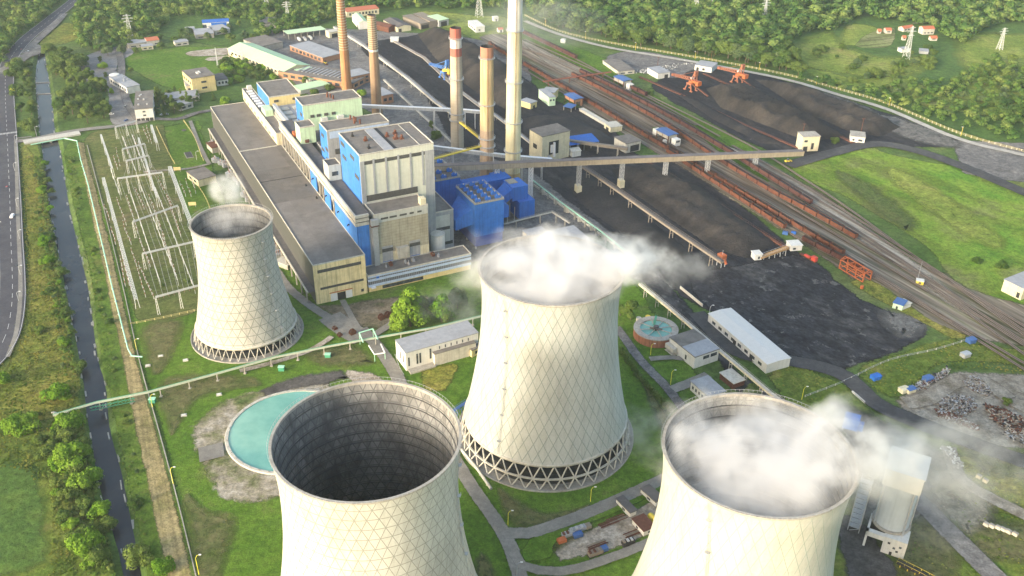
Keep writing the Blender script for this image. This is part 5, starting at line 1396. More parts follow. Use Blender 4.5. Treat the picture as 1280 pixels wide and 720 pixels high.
# blue roofed unloading sheds over the tracks
for x, y, lb in ((778, 104, 'blue roofed unloading shed beside the green strip, furthest up the tracks'), (717, 127, 'blue roofed unloading shed with a brick portal by the yellow office'), (833, 172, 'blue roofed unloading shed with white cabins, nearest to us on the tracks')):
    t = thing('unloading_shed', lb, 'unloading shed', G(x, y + 3), R(-60))
    MB().gable(-9, 9, -5.5, 5.5, 8, .7, .6).build('roof', m_bluer, t)
    for xx in (-8.5, 0, 8.5):
        for yy in (-5, 5): MB().box(xx - .3, xx + .3, yy - .3, yy + .3, 0, 8).build('post', m_rust, t)
    MB().box(-8.2, 8.2, -5.2, -4.9, 4.4, 7.4).build('side_wall', m_brick if x == 717 else m_conc, t)
    MB().box(8.0, 8.5, -4.6, -2.6, 0, 7.4).box(8.0, 8.5, 2.6, 4.6, 0, 7.4).box(8.0, 8.5, -2.6, 2.6, 5.4, 7.4).build('portal', m_brick if x == 717 else m_conc_l, t)
    if x != 717:
        cb = MB().box(11, 17, -3.4, 2.4, .0, 6.4).build('control_cabin', m_white, t); MB().box(16.95, 17.05, -2.6, 1.6, 3.6, 5.4).build('window', m_glass, cb)
    if x == 833:
        MB().box(-16, -10.5, -4, 2, 0, 6.5).build('control_cabin', m_white, t); MB().box(5, 8, -8.5, -5.6, 0, 3.6).build('control_cabin', m_white, t)
house('canopy', 'small flat blue canopy beside the brick portal shed', 'canopy', (704, 138), (714, 140.5), 9, 4, m_conc, m_bluer, 'mono', 1, legs=True)
# yellow office L-shape
t, L = house('yellow_office', 'angled yellow and mint office beside the coal yard', 'office', (686, 133), (694, 132), 26, 9, m_mint, m_roof_l, wins=row('f', 2, 5, 7))
t, L = house('yellow_office', 'projecting yellow wing of the angled office, nearest the rails', 'office', (677, 124), (692, 126), 15, 8, m_yrend, m_roof_l, wins=row('f', 3, 4.5, 6.5)); house('yellow_office', 'low yellow porch block at the left of the angled office', 'office', (663, 137), (671, 134), 14, 6, m_yrend, m_roof_l, doors=[('f', .4, .7, 0, 3)])
# coal transfer houses
t, L = house('crusher_house', 'tall beige crusher house with a dark machinery recess above the long conveyor', 'crusher house', (677, 204), (711, 196), 20, 24, m_cream, m_roof, doors=[('f', .25, .6, 6, 18), ('l', .4, .7, 10, 14)])
MB().tube((L * .42, -1, 4), (L * .42, -1, 17), 1.3, 1.0, 8).box(L * .3, L * .38, -.9, -.1, 8, 15).build('machinery', m_white_m, t)
t, L = house('tippler_house', 'open beige tippler house where the red belt leaves the rails', 'tippler house', (782, 192), (800, 188), 18, 9, m_conc_l, m_roof, doors=[('f', .3, .9, .5, 6.5)])
house('canopy', 'long deep blue canopy roof behind the beige crusher house', 'canopy', (712, 191), (748, 186), 16, 7, m_conc, m_dblue, 'mono', 1.5, legs=True)
house('hut', 'small white cabin with a pitched roof at the foot of the crusher house', 'hut', (715, 197), (726, 195), 9, 5, m_white, m_conc_l, 'gable_x', 1.5)
t, L = house('rail_shed', 'small cream shed at the head of the pale narrow platform', 'shed', (755, 160), (763, 166), 12, 5, m_cream, m_conc_l, 'flat', doors=[('f', .3, .7, 0, 3)])
house('platform_roof', 'long narrow pale platform roof beside the loaded wagons', 'platform', (724, 139), (755, 157), 4.5, 2.4, m_conc_l, m_conc_l)

# near the middle and right towers
t, L = house('pump_house', 'long pale pump house with a grey flat roof between the towers', 'pump house', (508, 464), (598, 438), 15, 12.5, m_white, m_roof_l, wins=[('f', .03, .05, 3, 9), ('f', .14, .165, 3, 10), ('f', .18, .205, 3, 10), ('f', .32, .345, 4, 11)] + [('f', .45 + .08 * i, .465 + .08 * i, 9, 11) for i in range(6)] + [('l', .2, .3, 4, 9), ('l', .5, .6, 4, 9)], over=.2)
MB().box(L * .36, L * .93, -3.2, -.1, 0, 8.2).build('front_block', m_conc_l, t); MB().box(L * .355, L * .935, -3.3, -.1, 8.2, 8.6).build('front_roof', m_roof, t)
MB().box(L * .02, L * .36, -4.5, -.1, 0, 1.2).build('plinth', m_conc, t)
house('gate_hut', 'small ochre hut at the right end of the pale pump house', 'hut', (590, 447), (603, 441), 8, 5, m_yrend, m_roof, wins=[('f', .3, .6, 1.5, 3.5)])
t, L = house('white_shed', 'long bright white shed with a plain white roof beside the coal dust yard', 'shed', (957, 467), (986, 459), 60, 6.5, m_white, mat('white sheet roof', (.58, .575, .55), .03, .3, .6, seam=(1.2, .05, .94)), 'gable_y', .6, wins=row('l', 8, 2.2, 4.2, fill=.5), doors=[('l', .22, .27, 0, 4), ('l', .5, .55, 0, 4)])
t, L = house('water_works', 'white building with dark windows and a two tone grey roof next to the clarifier', 'building', (867, 461), (897, 450.5), 24, 8, m_white, m_roof, wins=[('f', .35, .6, 4.5, 6.8), ('f', .66, .92, 4.5, 6.8), ('l', .3, .36, 2, 5)], over=.3)
MB().box(-.2, L + .2, 0, 12, 8.45, 8.6).build('pale_roof', m_roof_l, t); MB().box(-3, -.1, 16, 24, 2, 5).box(-3, -.1, 16, 24, 0, .4).build('balcony', m_conc_l, t)
t, L = house('small_store', 'small grey roofed store with a row of little windows behind the right tower', 'store', (884, 507), (905, 500), 16, 6, m_white, m_roof_l, wins=row('l', 5, 2, 4, fill=.5))
house('shed', 'brown sided shed with a pale roof behind the right tower', 'shed', (916, 487), (930, 482), 12, 4, m_rust, m_conc_l)
house('grey_shed', 'grey roofed cream shed cut by the right edge of the picture', 'shed', (1251, 364), (1275, 376), 24, 9, m_cream, m_roof_l, wins=[('l', .15, .4, 4, 7), ('l', .55, .8, 4, 7)], doors=[('f', .75, .9, 1, 5)])
t, L = house('rail_hut', 'mint walled hut with a blue roof beside the rails', 'hut', (1115, 385), (1127, 389), 8, 4, m_mint, m_bluer, doors=[('f', .35, .55, 0, 2.4)])
house('rail_hut', 'tiny white lean-to right of the blue roofed rail hut', 'hut', (1128, 388), (1138, 384), 6, 3, m_white, m_conc_l)
# the storage yard
house('site_cabin', 'white site cabin with a dark roof, in the middle of the storage yard', 'cabin', (787, 647.5), (795, 644), 11, 3.2, m_white, m_roof_d, wins=[('l', .35, .55, 1, 2.2)])
house('site_cabin', 'white site cabin half behind the right tower, furthest along the storage yard', 'cabin', (819, 634), (829, 629), 11, 3.2, m_white, m_roof_d, wins=[('l', .35, .55, 1, 2.2)])
house('site_cabin', 'white site cabin with a rusty red roof near the yellow tank', 'cabin', (804, 671), (818, 665), 9, 3.4, m_white, m_rust, wins=[('l', .5, .65, 1, 2.2), ('f', .4, .6, 1, 2.2)])
t = thing('yellow_tank', 'yellow round ended tank lying beside the rusty roofed cabin', 'tank', G(816, 652), R(-60))
MB().lathe([(.05, -3.4), (1.2, -3.0), (1.6, -2.2), (1.6, 2.2), (1.2, 3.0), (.05, 3.4)], 16).build('vessel', m_ysteel, t, True).rotation_euler = (0, R(90), 0)
t.children[0].location = (0, 0, 2.0); MB().box(-2, -1.4, -1.2, 1.2, 0, .9).box(1.4, 2, -1.2, 1.2, 0, .9).build('cradle', m_conc, t)


def vehicle(name, label, cat, p, rz, body, L=4.3, Wd=1.8, H=1.5, group=None, van=False, parts=True):
    t = thing(name, label, cat, p, rz, group)
    mb = MB(); h0 = .35; hm = H * .58
    n = [(-L / 2, h0), (L / 2, h0), (L / 2, hm * .95), (L / 2 - .1, hm), (-L / 2 + .05, hm * 1.02), (-L / 2, hm * .9)]
    vs = [(x, -Wd / 2, z) for x, z in n] + [(x, Wd / 2, z) for x, z in n]
    k = len(n); mb.add(vs, [(i, (i + 1) % k, k + (i + 1) % k, k + i) for i in range(k)] + [tuple(range(k)), tuple(range(2 * k - 1, k - 1, -1))])
    mb.build('body', body, t)
    c0, c1 = (-L * .46, L * .34) if van else (-L * .36, L * .2)
    cab = MB(); vs = [(c0, -Wd * .47, hm), (c1 + .5, -Wd * .47, hm), (c1, -Wd * .4, H), (c0 + .25, -Wd * .4, H)]
    cab.add(vs + [(x, -y, z) for x, y, z in vs], [(0, 1, 5, 4), (1, 2, 6, 5), (3, 2, 6, 7), (0, 3, 7, 4), (0, 1, 2, 3), (4, 5, 6, 7)])
    cb = cab.build('cabin', body if van else m_glass, t)
    MB().box(c0 + .35, c1 - .1, -Wd * .38, Wd * .38, H - .02, H + .05).build('roof', body, t)
    if van: MB().box(c1 - .2, c1 + .35, -Wd * .44, Wd * .44, hm + .05, H - .2).build('windscreen', m_glass, t)
    for x in (-L * .31, L * .31):
        for y in (-Wd / 2 + .05, Wd / 2 - .05): MB().tube((x, y - .1, .33), (x, y + .1, .33), .33, .33, 10).build('wheel', m_tyre, t)
    return t


car_red = mat('red car paint', (.35, .03, .03), .05, 1, .3); car_dark = mat('dark car paint', (.03, .035, .05), .05, 1, .3); car_blue = mat('blue car paint', (.04, .09, .25), .05, 1, .3); car_white = mat('white car paint', (.75, .75, .75), .03, 1, .3); car_grey = mat('silver car paint', (.35, .36, .38), .05, 1, .3, metal=.3)
vehicle('van', 'white van driving on the main road beside the canal', 'van', G(16, 272), R(98), car_white, 6.2, 2.2, 2.6, van=True)
for x, y, rz, m, lb in [
    (9, 235, 97, car_red, 'dark red car driving on the main road above the white van'), (21, 334, 97, car_dark, 'dark car driving on the main road nearest to the left bend'), (8, 118, 95, car_dark, 'dark car far up the main road by the yellow road sign'),
    (27, 63, 60, car_red, 'red car waiting at the road junction'), (30, 66, 30, car_dark, 'dark car turning in the road junction'), (36, 65, 10, car_white, 'white car turning in the road junction'), (34, 53, 60, car_dark, 'dark car on the slip road above the junction'),
    (10, 60, 60, car_white, 'white car parked at the roadside left of the junction'), (5, 64, 60, car_grey, 'silver car parked at the left edge near the junction'), (14, 58, 60, car_white, 'second white car parked up the roadside from the junction'),
    (158, 159 - 8, 60, car_blue, 'dark blue car parked in front of the white slab block'), (157, 134, 60, car_grey, 'silver blue car parked left of the white slab block'), (139.5, 143, 10, car_white, 'white car parked near the clump of big trees'), (150, 96, 65, car_dark, 'dark car parked beside the curved building'), (152, 106, 65, car_white, 'white car parked beside the curved building, below a dark one'), (147, 88, 15, car_dark, 'dark car crossing the upper car park'), (153, 101, 65, car_grey, 'silver car in the row by the curved building'),
    (203, 144, 10, car_white, 'white car parked at the kerb left of the garden trees'), (208, 143.5, 10, car_grey, 'silver car parked at the kerb behind a white one'), (418, 97, -60, car_white, 'white lorry cab parked in the yard left of the orange chimney'), (421, 98.5, -60, car_blue, 'blue vehicle parked beside the orange chimney')]:
    vehicle('car', lb, 'car', G(x, y), R(rz), m)
t = thing('excavator', 'yellow loader parked in the yard left of the orange chimney', 'loader', G(407, 80), R(-60))
MB().box(-3, 2, -1.2, 1.2, .9, 2).build('body', m_ysteel, t); MB().box(-1.4, .4, -.9, .9, 2, 3.4).build('cab', m_glass, t); MB().bar((1.6, 0, 1.8), (4.4, 0, 1.2), .5).box(4.2, 5, -1.4, 1.4, .3, 1.5).build('bucket', m_rust, t)
for x in (-2, 1.3):
    for y in (-1.2, 1.2): MB().tube((x, y - .25, .8), (x, y + .25, .8), .8, .8, 12).build('wheel', m_tyre, t)
t = thing('loader', 'small yellow loader on the coal road by the transfer tower', 'loader', G(985, 203), R(20))
MB().box(-3, 2, -1.2, 1.2, .9, 2.2).build('body', m_ysteel, t); MB().box(-1.4, .4, -.9, .9, 2.2, 3.6).build('cab', m_glass, t); MB().box(2.4, 3.2, -1.4, 1.4, .3, 1.8).build('bucket', m_ysteel, t)
for x in (-2, 1.3):
    for y in (-1.2, 1.2): MB().tube((x, y - .25, .8), (x, y + .25, .8), .8, .8, 12).build('wheel', m_tyre, t)

# ------------------------------------------------------------------ rails and wagons
m_rail = mat('rail and sleeper bed', (.11, .09, .075), .25, 1.2, .8)
m_wag = mat('orange brown wagon paint', (.13, .05, .03), .25, .3, .85, dirt=(.075, .036, .028), dirtf=.8)
m_wag2 = mat('dark red wagon paint', (.085, .036, .03), .22, .3, .85, dirt=(.055, .03, .028))
TRK = {
    'a': [(648, 58), (725, 92), (815, 137), (893, 182), (960, 224), (1020, 262), (1100, 313), (1180, 364), (1290, 436)],
    'b': [(640, 62), (715, 96), (815, 148.5), (890, 197.5), (961, 241), (1002, 263), (1066, 299), (1150, 350), (1290, 440)],
    'c': [(600, 47), (617, 61), (634, 71.5), (655, 83), (740, 133), (820, 181), (857, 203), (960, 265), (1008, 294), (1053, 321), (1120, 362), (1290, 462)],
    'd': [(655, 88), (740, 139), (830, 190), (865, 213), (960, 275.5), (984, 290), (1002, 302), (1087, 346), (1140, 376), (1290, 470)],
    'e': [(655, 50), (740, 88), (830, 130), (935, 182), (1000, 222), (1060, 262), (1140, 320), (1290, 428)],
    'f': [(652, 42), (720, 75), (780, 108), (812, 124), (900, 172)],
    'g': [(980, 246), (1060, 294), (1160, 358), (1290, 452)],
    'i': [(905, 184), (975, 223), (1050, 268), (1130, 318), (1200, 362), (1290, 422)],
    'j': [(915, 183), (985, 222), (1060, 268), (1140, 320), (1210, 366), (1290, 416)],
    'k': [(650, 60), (720, 84), (800, 122), (870, 158)],
    'l': [(650, 68), (712, 99), (780, 134), (870, 186), (965, 246), (1060, 304), (1160, 366)],
    'm': [(650, 76), (735, 122), (820, 171), (900, 219), (990, 276), (1080, 334), (1190, 404)],
    'h': [(960, 225), (1040, 270), (1120, 322), (1200, 376)],
}
LV[0] += .012
ZR = LV[0] + .05
tracks = {}
for k, px in TRK.items():
    raw = [G(*p) for p in px]
    if px[-1][0] >= 1284: raw.append(raw[-1] + (raw[-1] - raw[-2]).normalized() * 170)
    pts = catmull(raw, 6); tracks[k] = pts; mb = MB()
    for a, b in zip(pts[:-1], pts[1:]):
        d = (b - a).normalized(); nn = Vector((-d.y, d.x, 0))
        q = [a - nn * 1.3, a + nn * 1.3, b + nn * 1.3, b - nn * 1.3]; mb.add([(p.x, p.y, ZR - .04) for p in q], [(0, 1, 2, 3)], 0)
        for s_ in (-.75, .75): mb.bar(Vector((a.x, a.y, ZR + .1)) + nn * s_, Vector((b.x, b.y, ZR + .1)) + nn * s_, .14, .2, 1)
    o = mb.build('railway_track', [m_rail, mat('worn rail', (.2, .165, .14), .15, 1, .5)]); o['kind'] = 'structure'


def wagon_proto(name, m, load, label):
    t = thing(name, label, 'wagon')
    mb = MB(); Lw, Ww = 12.5, 3.2
    mb.box(-Lw / 2, Lw / 2, -Ww / 2, -Ww / 2 + .15, 1.1, 4.2).box(-Lw / 2, Lw / 2, Ww / 2 - .15, Ww / 2, 1.1, 4.2)
    mb.box(-Lw / 2, -Lw / 2 + .15, -Ww / 2 + .15, Ww / 2 - .15, 1.1, 4.2).box(Lw / 2 - .15, Lw / 2, -Ww / 2 + .15, Ww / 2 - .15, 1.1, 4.2).box(-Lw / 2, Lw / 2, -Ww / 2, Ww / 2, .95, 1.1)
    for i in range(7):
        x = -Lw / 2 + .4 + i * (Lw - .8) / 6
        for s_ in (-1, 1): mb.box(x - .08, x + .08, s_ * (Ww / 2 + .06) - .06, s_ * (Ww / 2 + .06) + .06, 1.0, 4.2)
    mb.build('body', m, t)
    if load:
        g = MB(); nx, ny = 12, 4
        vs = [(-6.1 + 12.2 * i / nx, -1.34 + 2.68 * j / ny, 3.9 + .7 * math.sin(math.pi * j / ny) * (.7 + .4 * noise.noise((i * .7, j, 3)))) for i in range(nx + 1) for j in range(ny + 1)]
        g.add(vs, [(i * (ny + 1) + j, (i + 1) * (ny + 1) + j, (i + 1) * (ny + 1) + j + 1, i * (ny + 1) + j + 1) for i in range(nx) for j in range(ny)])
        g.build('coal_load', m_coal, t)
    else:
        MB().box(-6.1, 6.1, -1.43, 1.43, 1.12, 1.3).box(-6.08, 6.08, -1.44, -1.4, 1.3, 4.1).box(-6.08, 6.08, 1.4, 1.44, 1.3, 4.1).build('wagon_lining', m_black, t)
    for x in (-4.2, 4.2):
        b = MB().box(x - 1.4, x + 1.4, -.9, .9, .45, .9)
        for xx in (x - .9, x + .9): b.tube((xx, -.95, .5), (xx, .95, .5), .46, .46, 10)
        b.build('bogie', m_black, t)
    return t


def at_arc(pts, s):
    for a, b in zip(pts[:-1], pts[1:]):
        L = (b - a).length
        if s <= L: return a.lerp(b, s / L), math.atan2((b - a).y, (b - a).x)
        s -= L
    return pts[-1], 0


def arc_of(pts, p):
    best = None; acc = 0
    for a, b in zip(pts[:-1], pts[1:]):
        L = (b - a).length; t_ = max(0, min(1, (p - a).dot(b - a) / (L * L))); d = (a.lerp(b, t_) - p).length
        if best is None or d < best[0]: best = (d, acc + t_ * L)
        acc += L
    return best[1]


first = {}
def train(k, p_from, p_to, load, m, label, group, name='coal_wagon'):
    pts = tracks[k]; s0 = arc_of(pts, G(*p_from)); s1 = arc_of(pts, G(*p_to)); n = max(1, round((s1 - s0) / 13.6))
    pr = wagon_proto(name, m, load, label); pr['group'] = group
    for i in range(n):
        p, a = at_arc(pts, s0 + 6.8 + 13.6 * i)
        w = pr if i == 0 else dup(pr, group=group)
        w.location = (p.x, p.y, ZR + .16); w.rotation_euler = (0, 0, a)
    return n


NW = 0
NW += train('b', (715, 96), (1066, 299), True, m_wag, 'coal filled wagon of the long orange brown train left of the shorter dark red one', 'wagons of the long loaded train')
NW += train('a', (725, 92), (1020, 262), True, m_wag2, 'coal filled dark red wagon of the outermost train next to the grass strip', 'wagons of the outermost train')
NW += train('c', (655, 83), (1053, 321), False, m_wag, 'empty orange brown wagon of the long train closest to the middle of the tracks', 'wagons of the long empty train')
NW += train('d', (834, 192), (984, 290), False, m_wag, 'empty orange brown wagon of the short train ending at the blue heap', 'wagons of the short empty train')
NW += train('d', (1003, 302), (1087, 346), False, m_wag2, 'dark red empty wagon of the train running into the orange frame', 'wagons at the orange frame')
NW += train('f', (652, 42), (720, 75), True, m_wag2, 'dark wagon of the siding train on the green triangle', 'wagons on the green siding')
NW += train('f', (788, 112), (810, 123), False, m_wag2, 'dark red wagon beyond the furthest blue roofed shed', 'wagons beyond the furthest shed')
NW += train('c', (612, 57), (650, 81), False, m_wag, 'orange brown wagon between the two right hand chimneys', 'wagons seen between the chimneys')
# red belt conveyor along the coal yard edge
def gantry_belt(name, label, px, z, w, h, m, m_leg, legs, m_top=None, leg_w=.5, cat='conveyor', zs=None, rail=True):
    pts = [G(p[0], p[1], (zs[i] if zs else z)) for i, p in enumerate(px)]
    c = Vector((pts[0].x, pts[0].y, 0)); t = thing(name, label, cat, c)
    q = [p - c for p in pts]; mb = MB()
    for a, b in zip(q[:-1], q[1:]): mb.bar(a, b, w, h)
    mb.build('gallery', m, t)
    if m_top:
        mb = MB()
        for a, b in zip(q[:-1], q[1:]): mb.bar(a + Vector((0, 0, h / 2 + .1)), b + Vector((0, 0, h / 2 + .1)), w * .94, .2)
        mb.build('roof', m_top, t)
    if rail:
        mb = MB()
        for a, b in zip(q[:-1], q[1:]):
            d = (b - a); n = max(1, int(d.length / 3)); nn = Vector((-d.y, d.x, 0)).normalized() * (w / 2)
            for s_ in (-1, 1):
                mb.bar(a + nn * s_ + Vector((0, 0, h / 2 + 1)), b + nn * s_ + Vector((0, 0, h / 2 + 1)), .12)
                for i in range(n + 1):
                    e = a.lerp(b, i / n) + nn * s_; mb.bar(e + Vector((0, 0, h / 2)), e + Vector((0, 0, h / 2 + 1)), .1)
        mb.build('railing', m_leg, t)
    for k in range(legs):
        f = (k + .5) / legs * (len(q) - 1); i = min(int(f), len(q) - 2); a = q[i].lerp(q[i + 1], f - i)
        d = (q[i + 1] - q[i]); nn = Vector((-d.y, d.x, 0)).normalized() * (w * .42); mb = MB()
        for s_ in (-1, 1): mb.bar(Vector((a.x, a.y, 0)) + nn * s_ * 1.2, a + nn * s_, leg_w)
        mb.bar(Vector((a.x, a.y, a.z * .55)) - nn, Vector((a.x, a.y, a.z * .55)) + nn, leg_w * .7)
        mb.build('leg', m_leg, t)
    return t


gantry_belt('belt_conveyor', 'low red belt conveyor along the rail side edge of the coal yard', [(800, 197), (880, 245), (960, 296), (986, 312)], 1.6, 2.4, 1.0, m_rust, m_rust, 14, None, .3)
gantry_belt('yard_conveyor', 'brown conveyor bridge on posts running down the middle of the coal yard', [(728, 208), (768, 235), (836, 283), (903, 328)], 8.5, 3.0, 1.6, m_brown, m_brown, 8, m_roof_d, .5)
t = thing('tripper', 'orange drive head at the lower end of the coal yard conveyor', 'drive head', G(901, 333), R(-60))
MB().box(-3, 2.4, -2, 2, 6, 9.6).build('drive_body', m_orange, t); MB().bar((2, 0, 8), (5, 0, 4), 1.2).build('chute', m_orange, t); MB().tube((0, 0, 9.5), (0, 0, 13), .12, .12, 6).build('mast', m_steel, t)
for x in (-2.5, 2):
    for y in (-1.7, 1.7): MB().bar((x, y, 0), (x, y, 6), .4).build('leg', m_steel, t)
gantry_belt('inclined_conveyor', 'short orange brown conveyor rising from the white hut to the white drive house', [(950, 322), (985, 309)], 2, 3.0, 1.4, mat('ochre conveyor', (.33, .21, .10), .1, 1, .8), m_steel, 5, None, .4, zs=[1.6, 6])
house('drive_house', 'white drive house on stilts at the end of the red belt', 'drive house', (988, 314), (1002, 313), 8, 7.5, m_white, m_white, z0=3.5, wins=[('f', .2, .45, 4.5, 6)], doors=[('r', .2, .6, 4.5, 6.5)])
house('hut', 'small white hut at the lower end of the short ochre conveyor', 'hut', (943, 326), (952, 325), 6, 4.5, m_white, m_white, doors=[('f', .45, .7, 1, 3)])
t = thing('rail_machine', 'red track machine standing beside the white drive house', 'rail machine', G(1012, 325), R(-60))
MB().box(-9, 6, -1.2, 1.2, .8, 1.6).build('frame', m_rust, t); MB().box(2, 6, -1.3, 1.3, 1.6, 4.6).build('cab', m_red, t); MB().box(-5, 0, -1, 1, 1.6, 2.6).build('motor', m_red, t)
for x in (-7, 4): MB().tube((x, -1.2, .5), (x, 1.2, .5), .45, .45, 10).build('wheelset', m_black, t)
t = thing('blue_pump_skid', 'heap of bright blue steel boxes beside the last empty wagon', 'steel boxes', G(983, 293), R(-20))
MB().box(-3, 1, -1.2, 1.4, 0, 2).build('box', m_bluer, t); MB().box(3, 6.5, 1.5, 4, 0, 1.8).build('box', m_dblue, t)
# orange frame over the last wagons
t = thing('loading_frame', 'bright orange open steel frame standing over the last wagons', 'gantry frame', G(1068, 343), R(-62))
mb = MB()
xs = (-11, -4, 4, 11)
for x in xs:
    for y in (-3.5, 3.5): mb.bar((x, y, 0), (x, y, 7), .7)
    mb.bar((x, -3.5, 7), (x, 3.5, 7), .7)
mb.build('portal', m_orange, t)
mb = MB()
for y in (-3.5, 3.5):
    for z in (7, 3.6, .6): mb.bar((-11, y, z), (11, y, z), .6)
    for a, b in zip(xs[:-1], xs[1:]): mb.bar((a, y, .6), (b, y, 7), .35)
mb.build('rail_beam', m_orange, t)
mb = MB()
for x in (-11, 11): mb.bar((x, -3.5, 7), (x, 0, 9), .4); mb.bar((x, 3.5, 7), (x, 0, 9), .4)
mb.bar((-11, 0, 9), (11, 0, 9), .4); mb.build('ridge_frame', m_orange, t)
t = thing('drum', 'orange drum lying in the grass below the orange frame', 'drum', G(1077, 361)); MB().lathe([(.05, 0), (1.1, 0), (1.1, 2.4), (.05, 2.4)], 16).build('barrel', m_orange, t)
# red beam bridge over the tracks
t = gantry_belt('pipe_gantry', 'thin red pipe gantry crossing over the railway tracks', [(679, 102), (712, 97), (764, 90)], 6, 1.6, 1.0, mat('faded red steel', (.24, .085, .055), .15, 1, .7), m_rust, 5, None, .45)
# ------------------------------------------------------------------ the long coal gallery
pL, pR = G(541, 210, 36), G(1003, 191, 10)
c = Vector((pL.x, pL.y, 0)); t = thing('coal_gallery', 'very long brown enclosed conveyor gallery crossing the whole coal yard', 'conveyor', c)
q0, q1 = pL - c, pR - c
MB().bar(q0, q1, 5.0, 4.2).build('gallery', mat('gallery cladding', (.34, .29, .21), .1, .3, .8, dirt=(.22, .19, .15), streak=.2), t)
MB().bar(q0 + Vector((0, 0, 2.25)), q1 + Vector((0, 0, 2.25)), 5.3, .3).build('roof', mat('gallery roof', (.17, .15, .145), .15, .2, .9, dirt=(.1, .09, .085)), t)
for f in (.155, .24, .365, .48, .6, .72, .86):
    e = q0.lerp(q1, f); mb = MB(); zt = e.z - 2.1
    dn = (q1 - q0); dn.z = 0; dn.normalize(); nn = Vector((-dn.y, dn.x, 0))
    pier = 6.5 if f in (.365, .48) else (3 if f < .3 else .5)
    cor = [(e + dn * a + nn * b) for a, b in ((-1.3, -1.6), (1.3, -1.6), (1.3, 1.6), (-1.3, 1.6))]
    for p in cor: mb.bar((p.x, p.y, pier), (p.x, p.y, zt), .38)
    ns = max(2, int((zt - pier) / 3))
    for k in range(ns):
        za, zb = pier + (zt - pier) * k / ns, pier + (zt - pier) * (k + 1) / ns
        for i in range(4):
            a, b = cor[i], cor[(i + 1) % 4]
            mb.bar((a.x, a.y, za), (b.x, b.y, zb), .22); mb.bar((b.x, b.y, za), (a.x, a.y, zb), .22); mb.bar((a.x, a.y, zb), (b.x, b.y, zb), .2)
    mb.build('trestle', m_white_m if f < .3 else m_steel, t)
    mb = MB(); cc_ = [(e + dn * a + nn * b) for a, b in ((-2, -3), (2, -3), (2, 3), (-2, 3))]; mb.prism([(p.x, p.y) for p in cc_], 0, pier); mb.build('pier', m_cream if pier > 5 else m_conc, t)
# other conveyors behind the boilers
gantry_belt('upper_conveyor', 'thin white roofed conveyor running behind the brick chimney to the mint boiler house', [(440, 132), (575, 138), (600, 140)], 26, 3.4, 2.6, m_grey_p, m_steel, 4, m_white_m, .7, zs=[34, 18, 16], rail=False)
gantry_belt('sloping_conveyor', 'long white roofed conveyor sloping from the boiler house past the chimneys to the crusher house', [(540, 184), (640, 196), (690, 200)], 20, 3.4, 2.6, m_grey_p, m_steel, 4, m_white_m, .7, zs=[40, 22, 16], rail=False)
gantry_belt('side_conveyor', 'brown conveyor gallery between the crusher house and the tippler house', [(711, 176), (785, 186)], 8, 3.4, 2.4, m_brown, m_conc, 3, None, .7, rail=False)
gantry_belt('coal_stair', 'yellow braced walkway slanting from the boiler house roof up to the rust streaked chimney', [(541, 199), (601, 183)], 40, 1.6, .8, m_ysteel, m_ysteel, 0, None, zs=[46, 40])
gantry_belt('coal_stair', 'yellow braced walkway slanting from the grey banded chimney down to the rust streaked one', [(575, 153), (602, 175)], 40, 1.6, .8, m_ysteel, m_ysteel, 0, None, zs=[34, 38])
gantry_belt('yard_pipeway', 'pale belt trestle along the back of the first coal yard', [(418, 34), (455, 57), (510, 98), (545, 128), (580, 152)], 6, 3.2, 1.8, m_conc_l, m_conc, 12, m_roof_l, .5)
gantry_belt('yard_pipeway', 'second thin belt trestle crossing the yard behind the grey banded chimney', [(480, 100), (518, 135), (565, 178)], 5, 1.6, 1.0, m_conc_l, m_conc, 6, None, .4)
gantry_belt('yard_pipeway', 'narrow belt trestle between tallest chimney and yellow office', [(600, 130), (640, 160), (690, 200)], 5, 2.4, 1.4, m_conc_l, m_conc, 6, m_roof_l, .4)
gantry_belt('stacker_track', 'long rail bed of the blue stacker beside the great coal pile', [(490, 50), (530, 72), (570, 110), (610, 140)], 1.0, 4.0, .9, m_conc, m_rust, 0, None)
house('cabin', 'white cabin at the far end of the blue stacker track', 'cabin', (488, 53), (498, 53), 9, 4, m_white, m_white)
# green pipe rack along the coal yard wall
gantry_belt('pipe_rack', 'long mint green pipe rack on concrete posts along the coal yard edge', [(662, 222), (700, 252), (752, 290), (800, 328)], 6, .9, .6, m_gsteel, m_conc, 12, None, .7)
gantry_belt('pipe_rack', 'pale yellow pipe bridge behind the middle tower turning at a corner', [(630, 280), (690, 265), (712, 279)], 7, 1.0, .7, m_conc_l, m_conc, 4, None, .5)
mb = MB()
o = thing('retaining_wall', 'row of concrete buttresses and slabs along the coal yard edge', 'wall', G(668, 235))
for i in range(9):
    a = G(664 + i * 15, 232 + i * 11.2) - G(668, 235); mb.box(a.x - 1.3, a.x + 1.3, a.y - 1.3, a.y + 1.3, 0, 4.5)
    b = G(664 + (i + 1) * 15, 232 + (i + 1) * 11.2) - G(668, 235); mb.bar(a + Vector((0, 0, 2.4)), b + Vector((0, 0, 2.4)), .7, 1.6)
mb.build('buttress_wall', m_conc_l, o)
# pipe gallery beyond the clarifier
gantry_belt('pipe_gallery', 'long cream roofed pipe gallery on posts between clarifier and white shed', [(800, 355), (845, 392), (905, 443), (962, 491), (990, 512)], 6.5, 2.2, 1.2, m_cream, m_conc, 12, m_conc_l, .5)

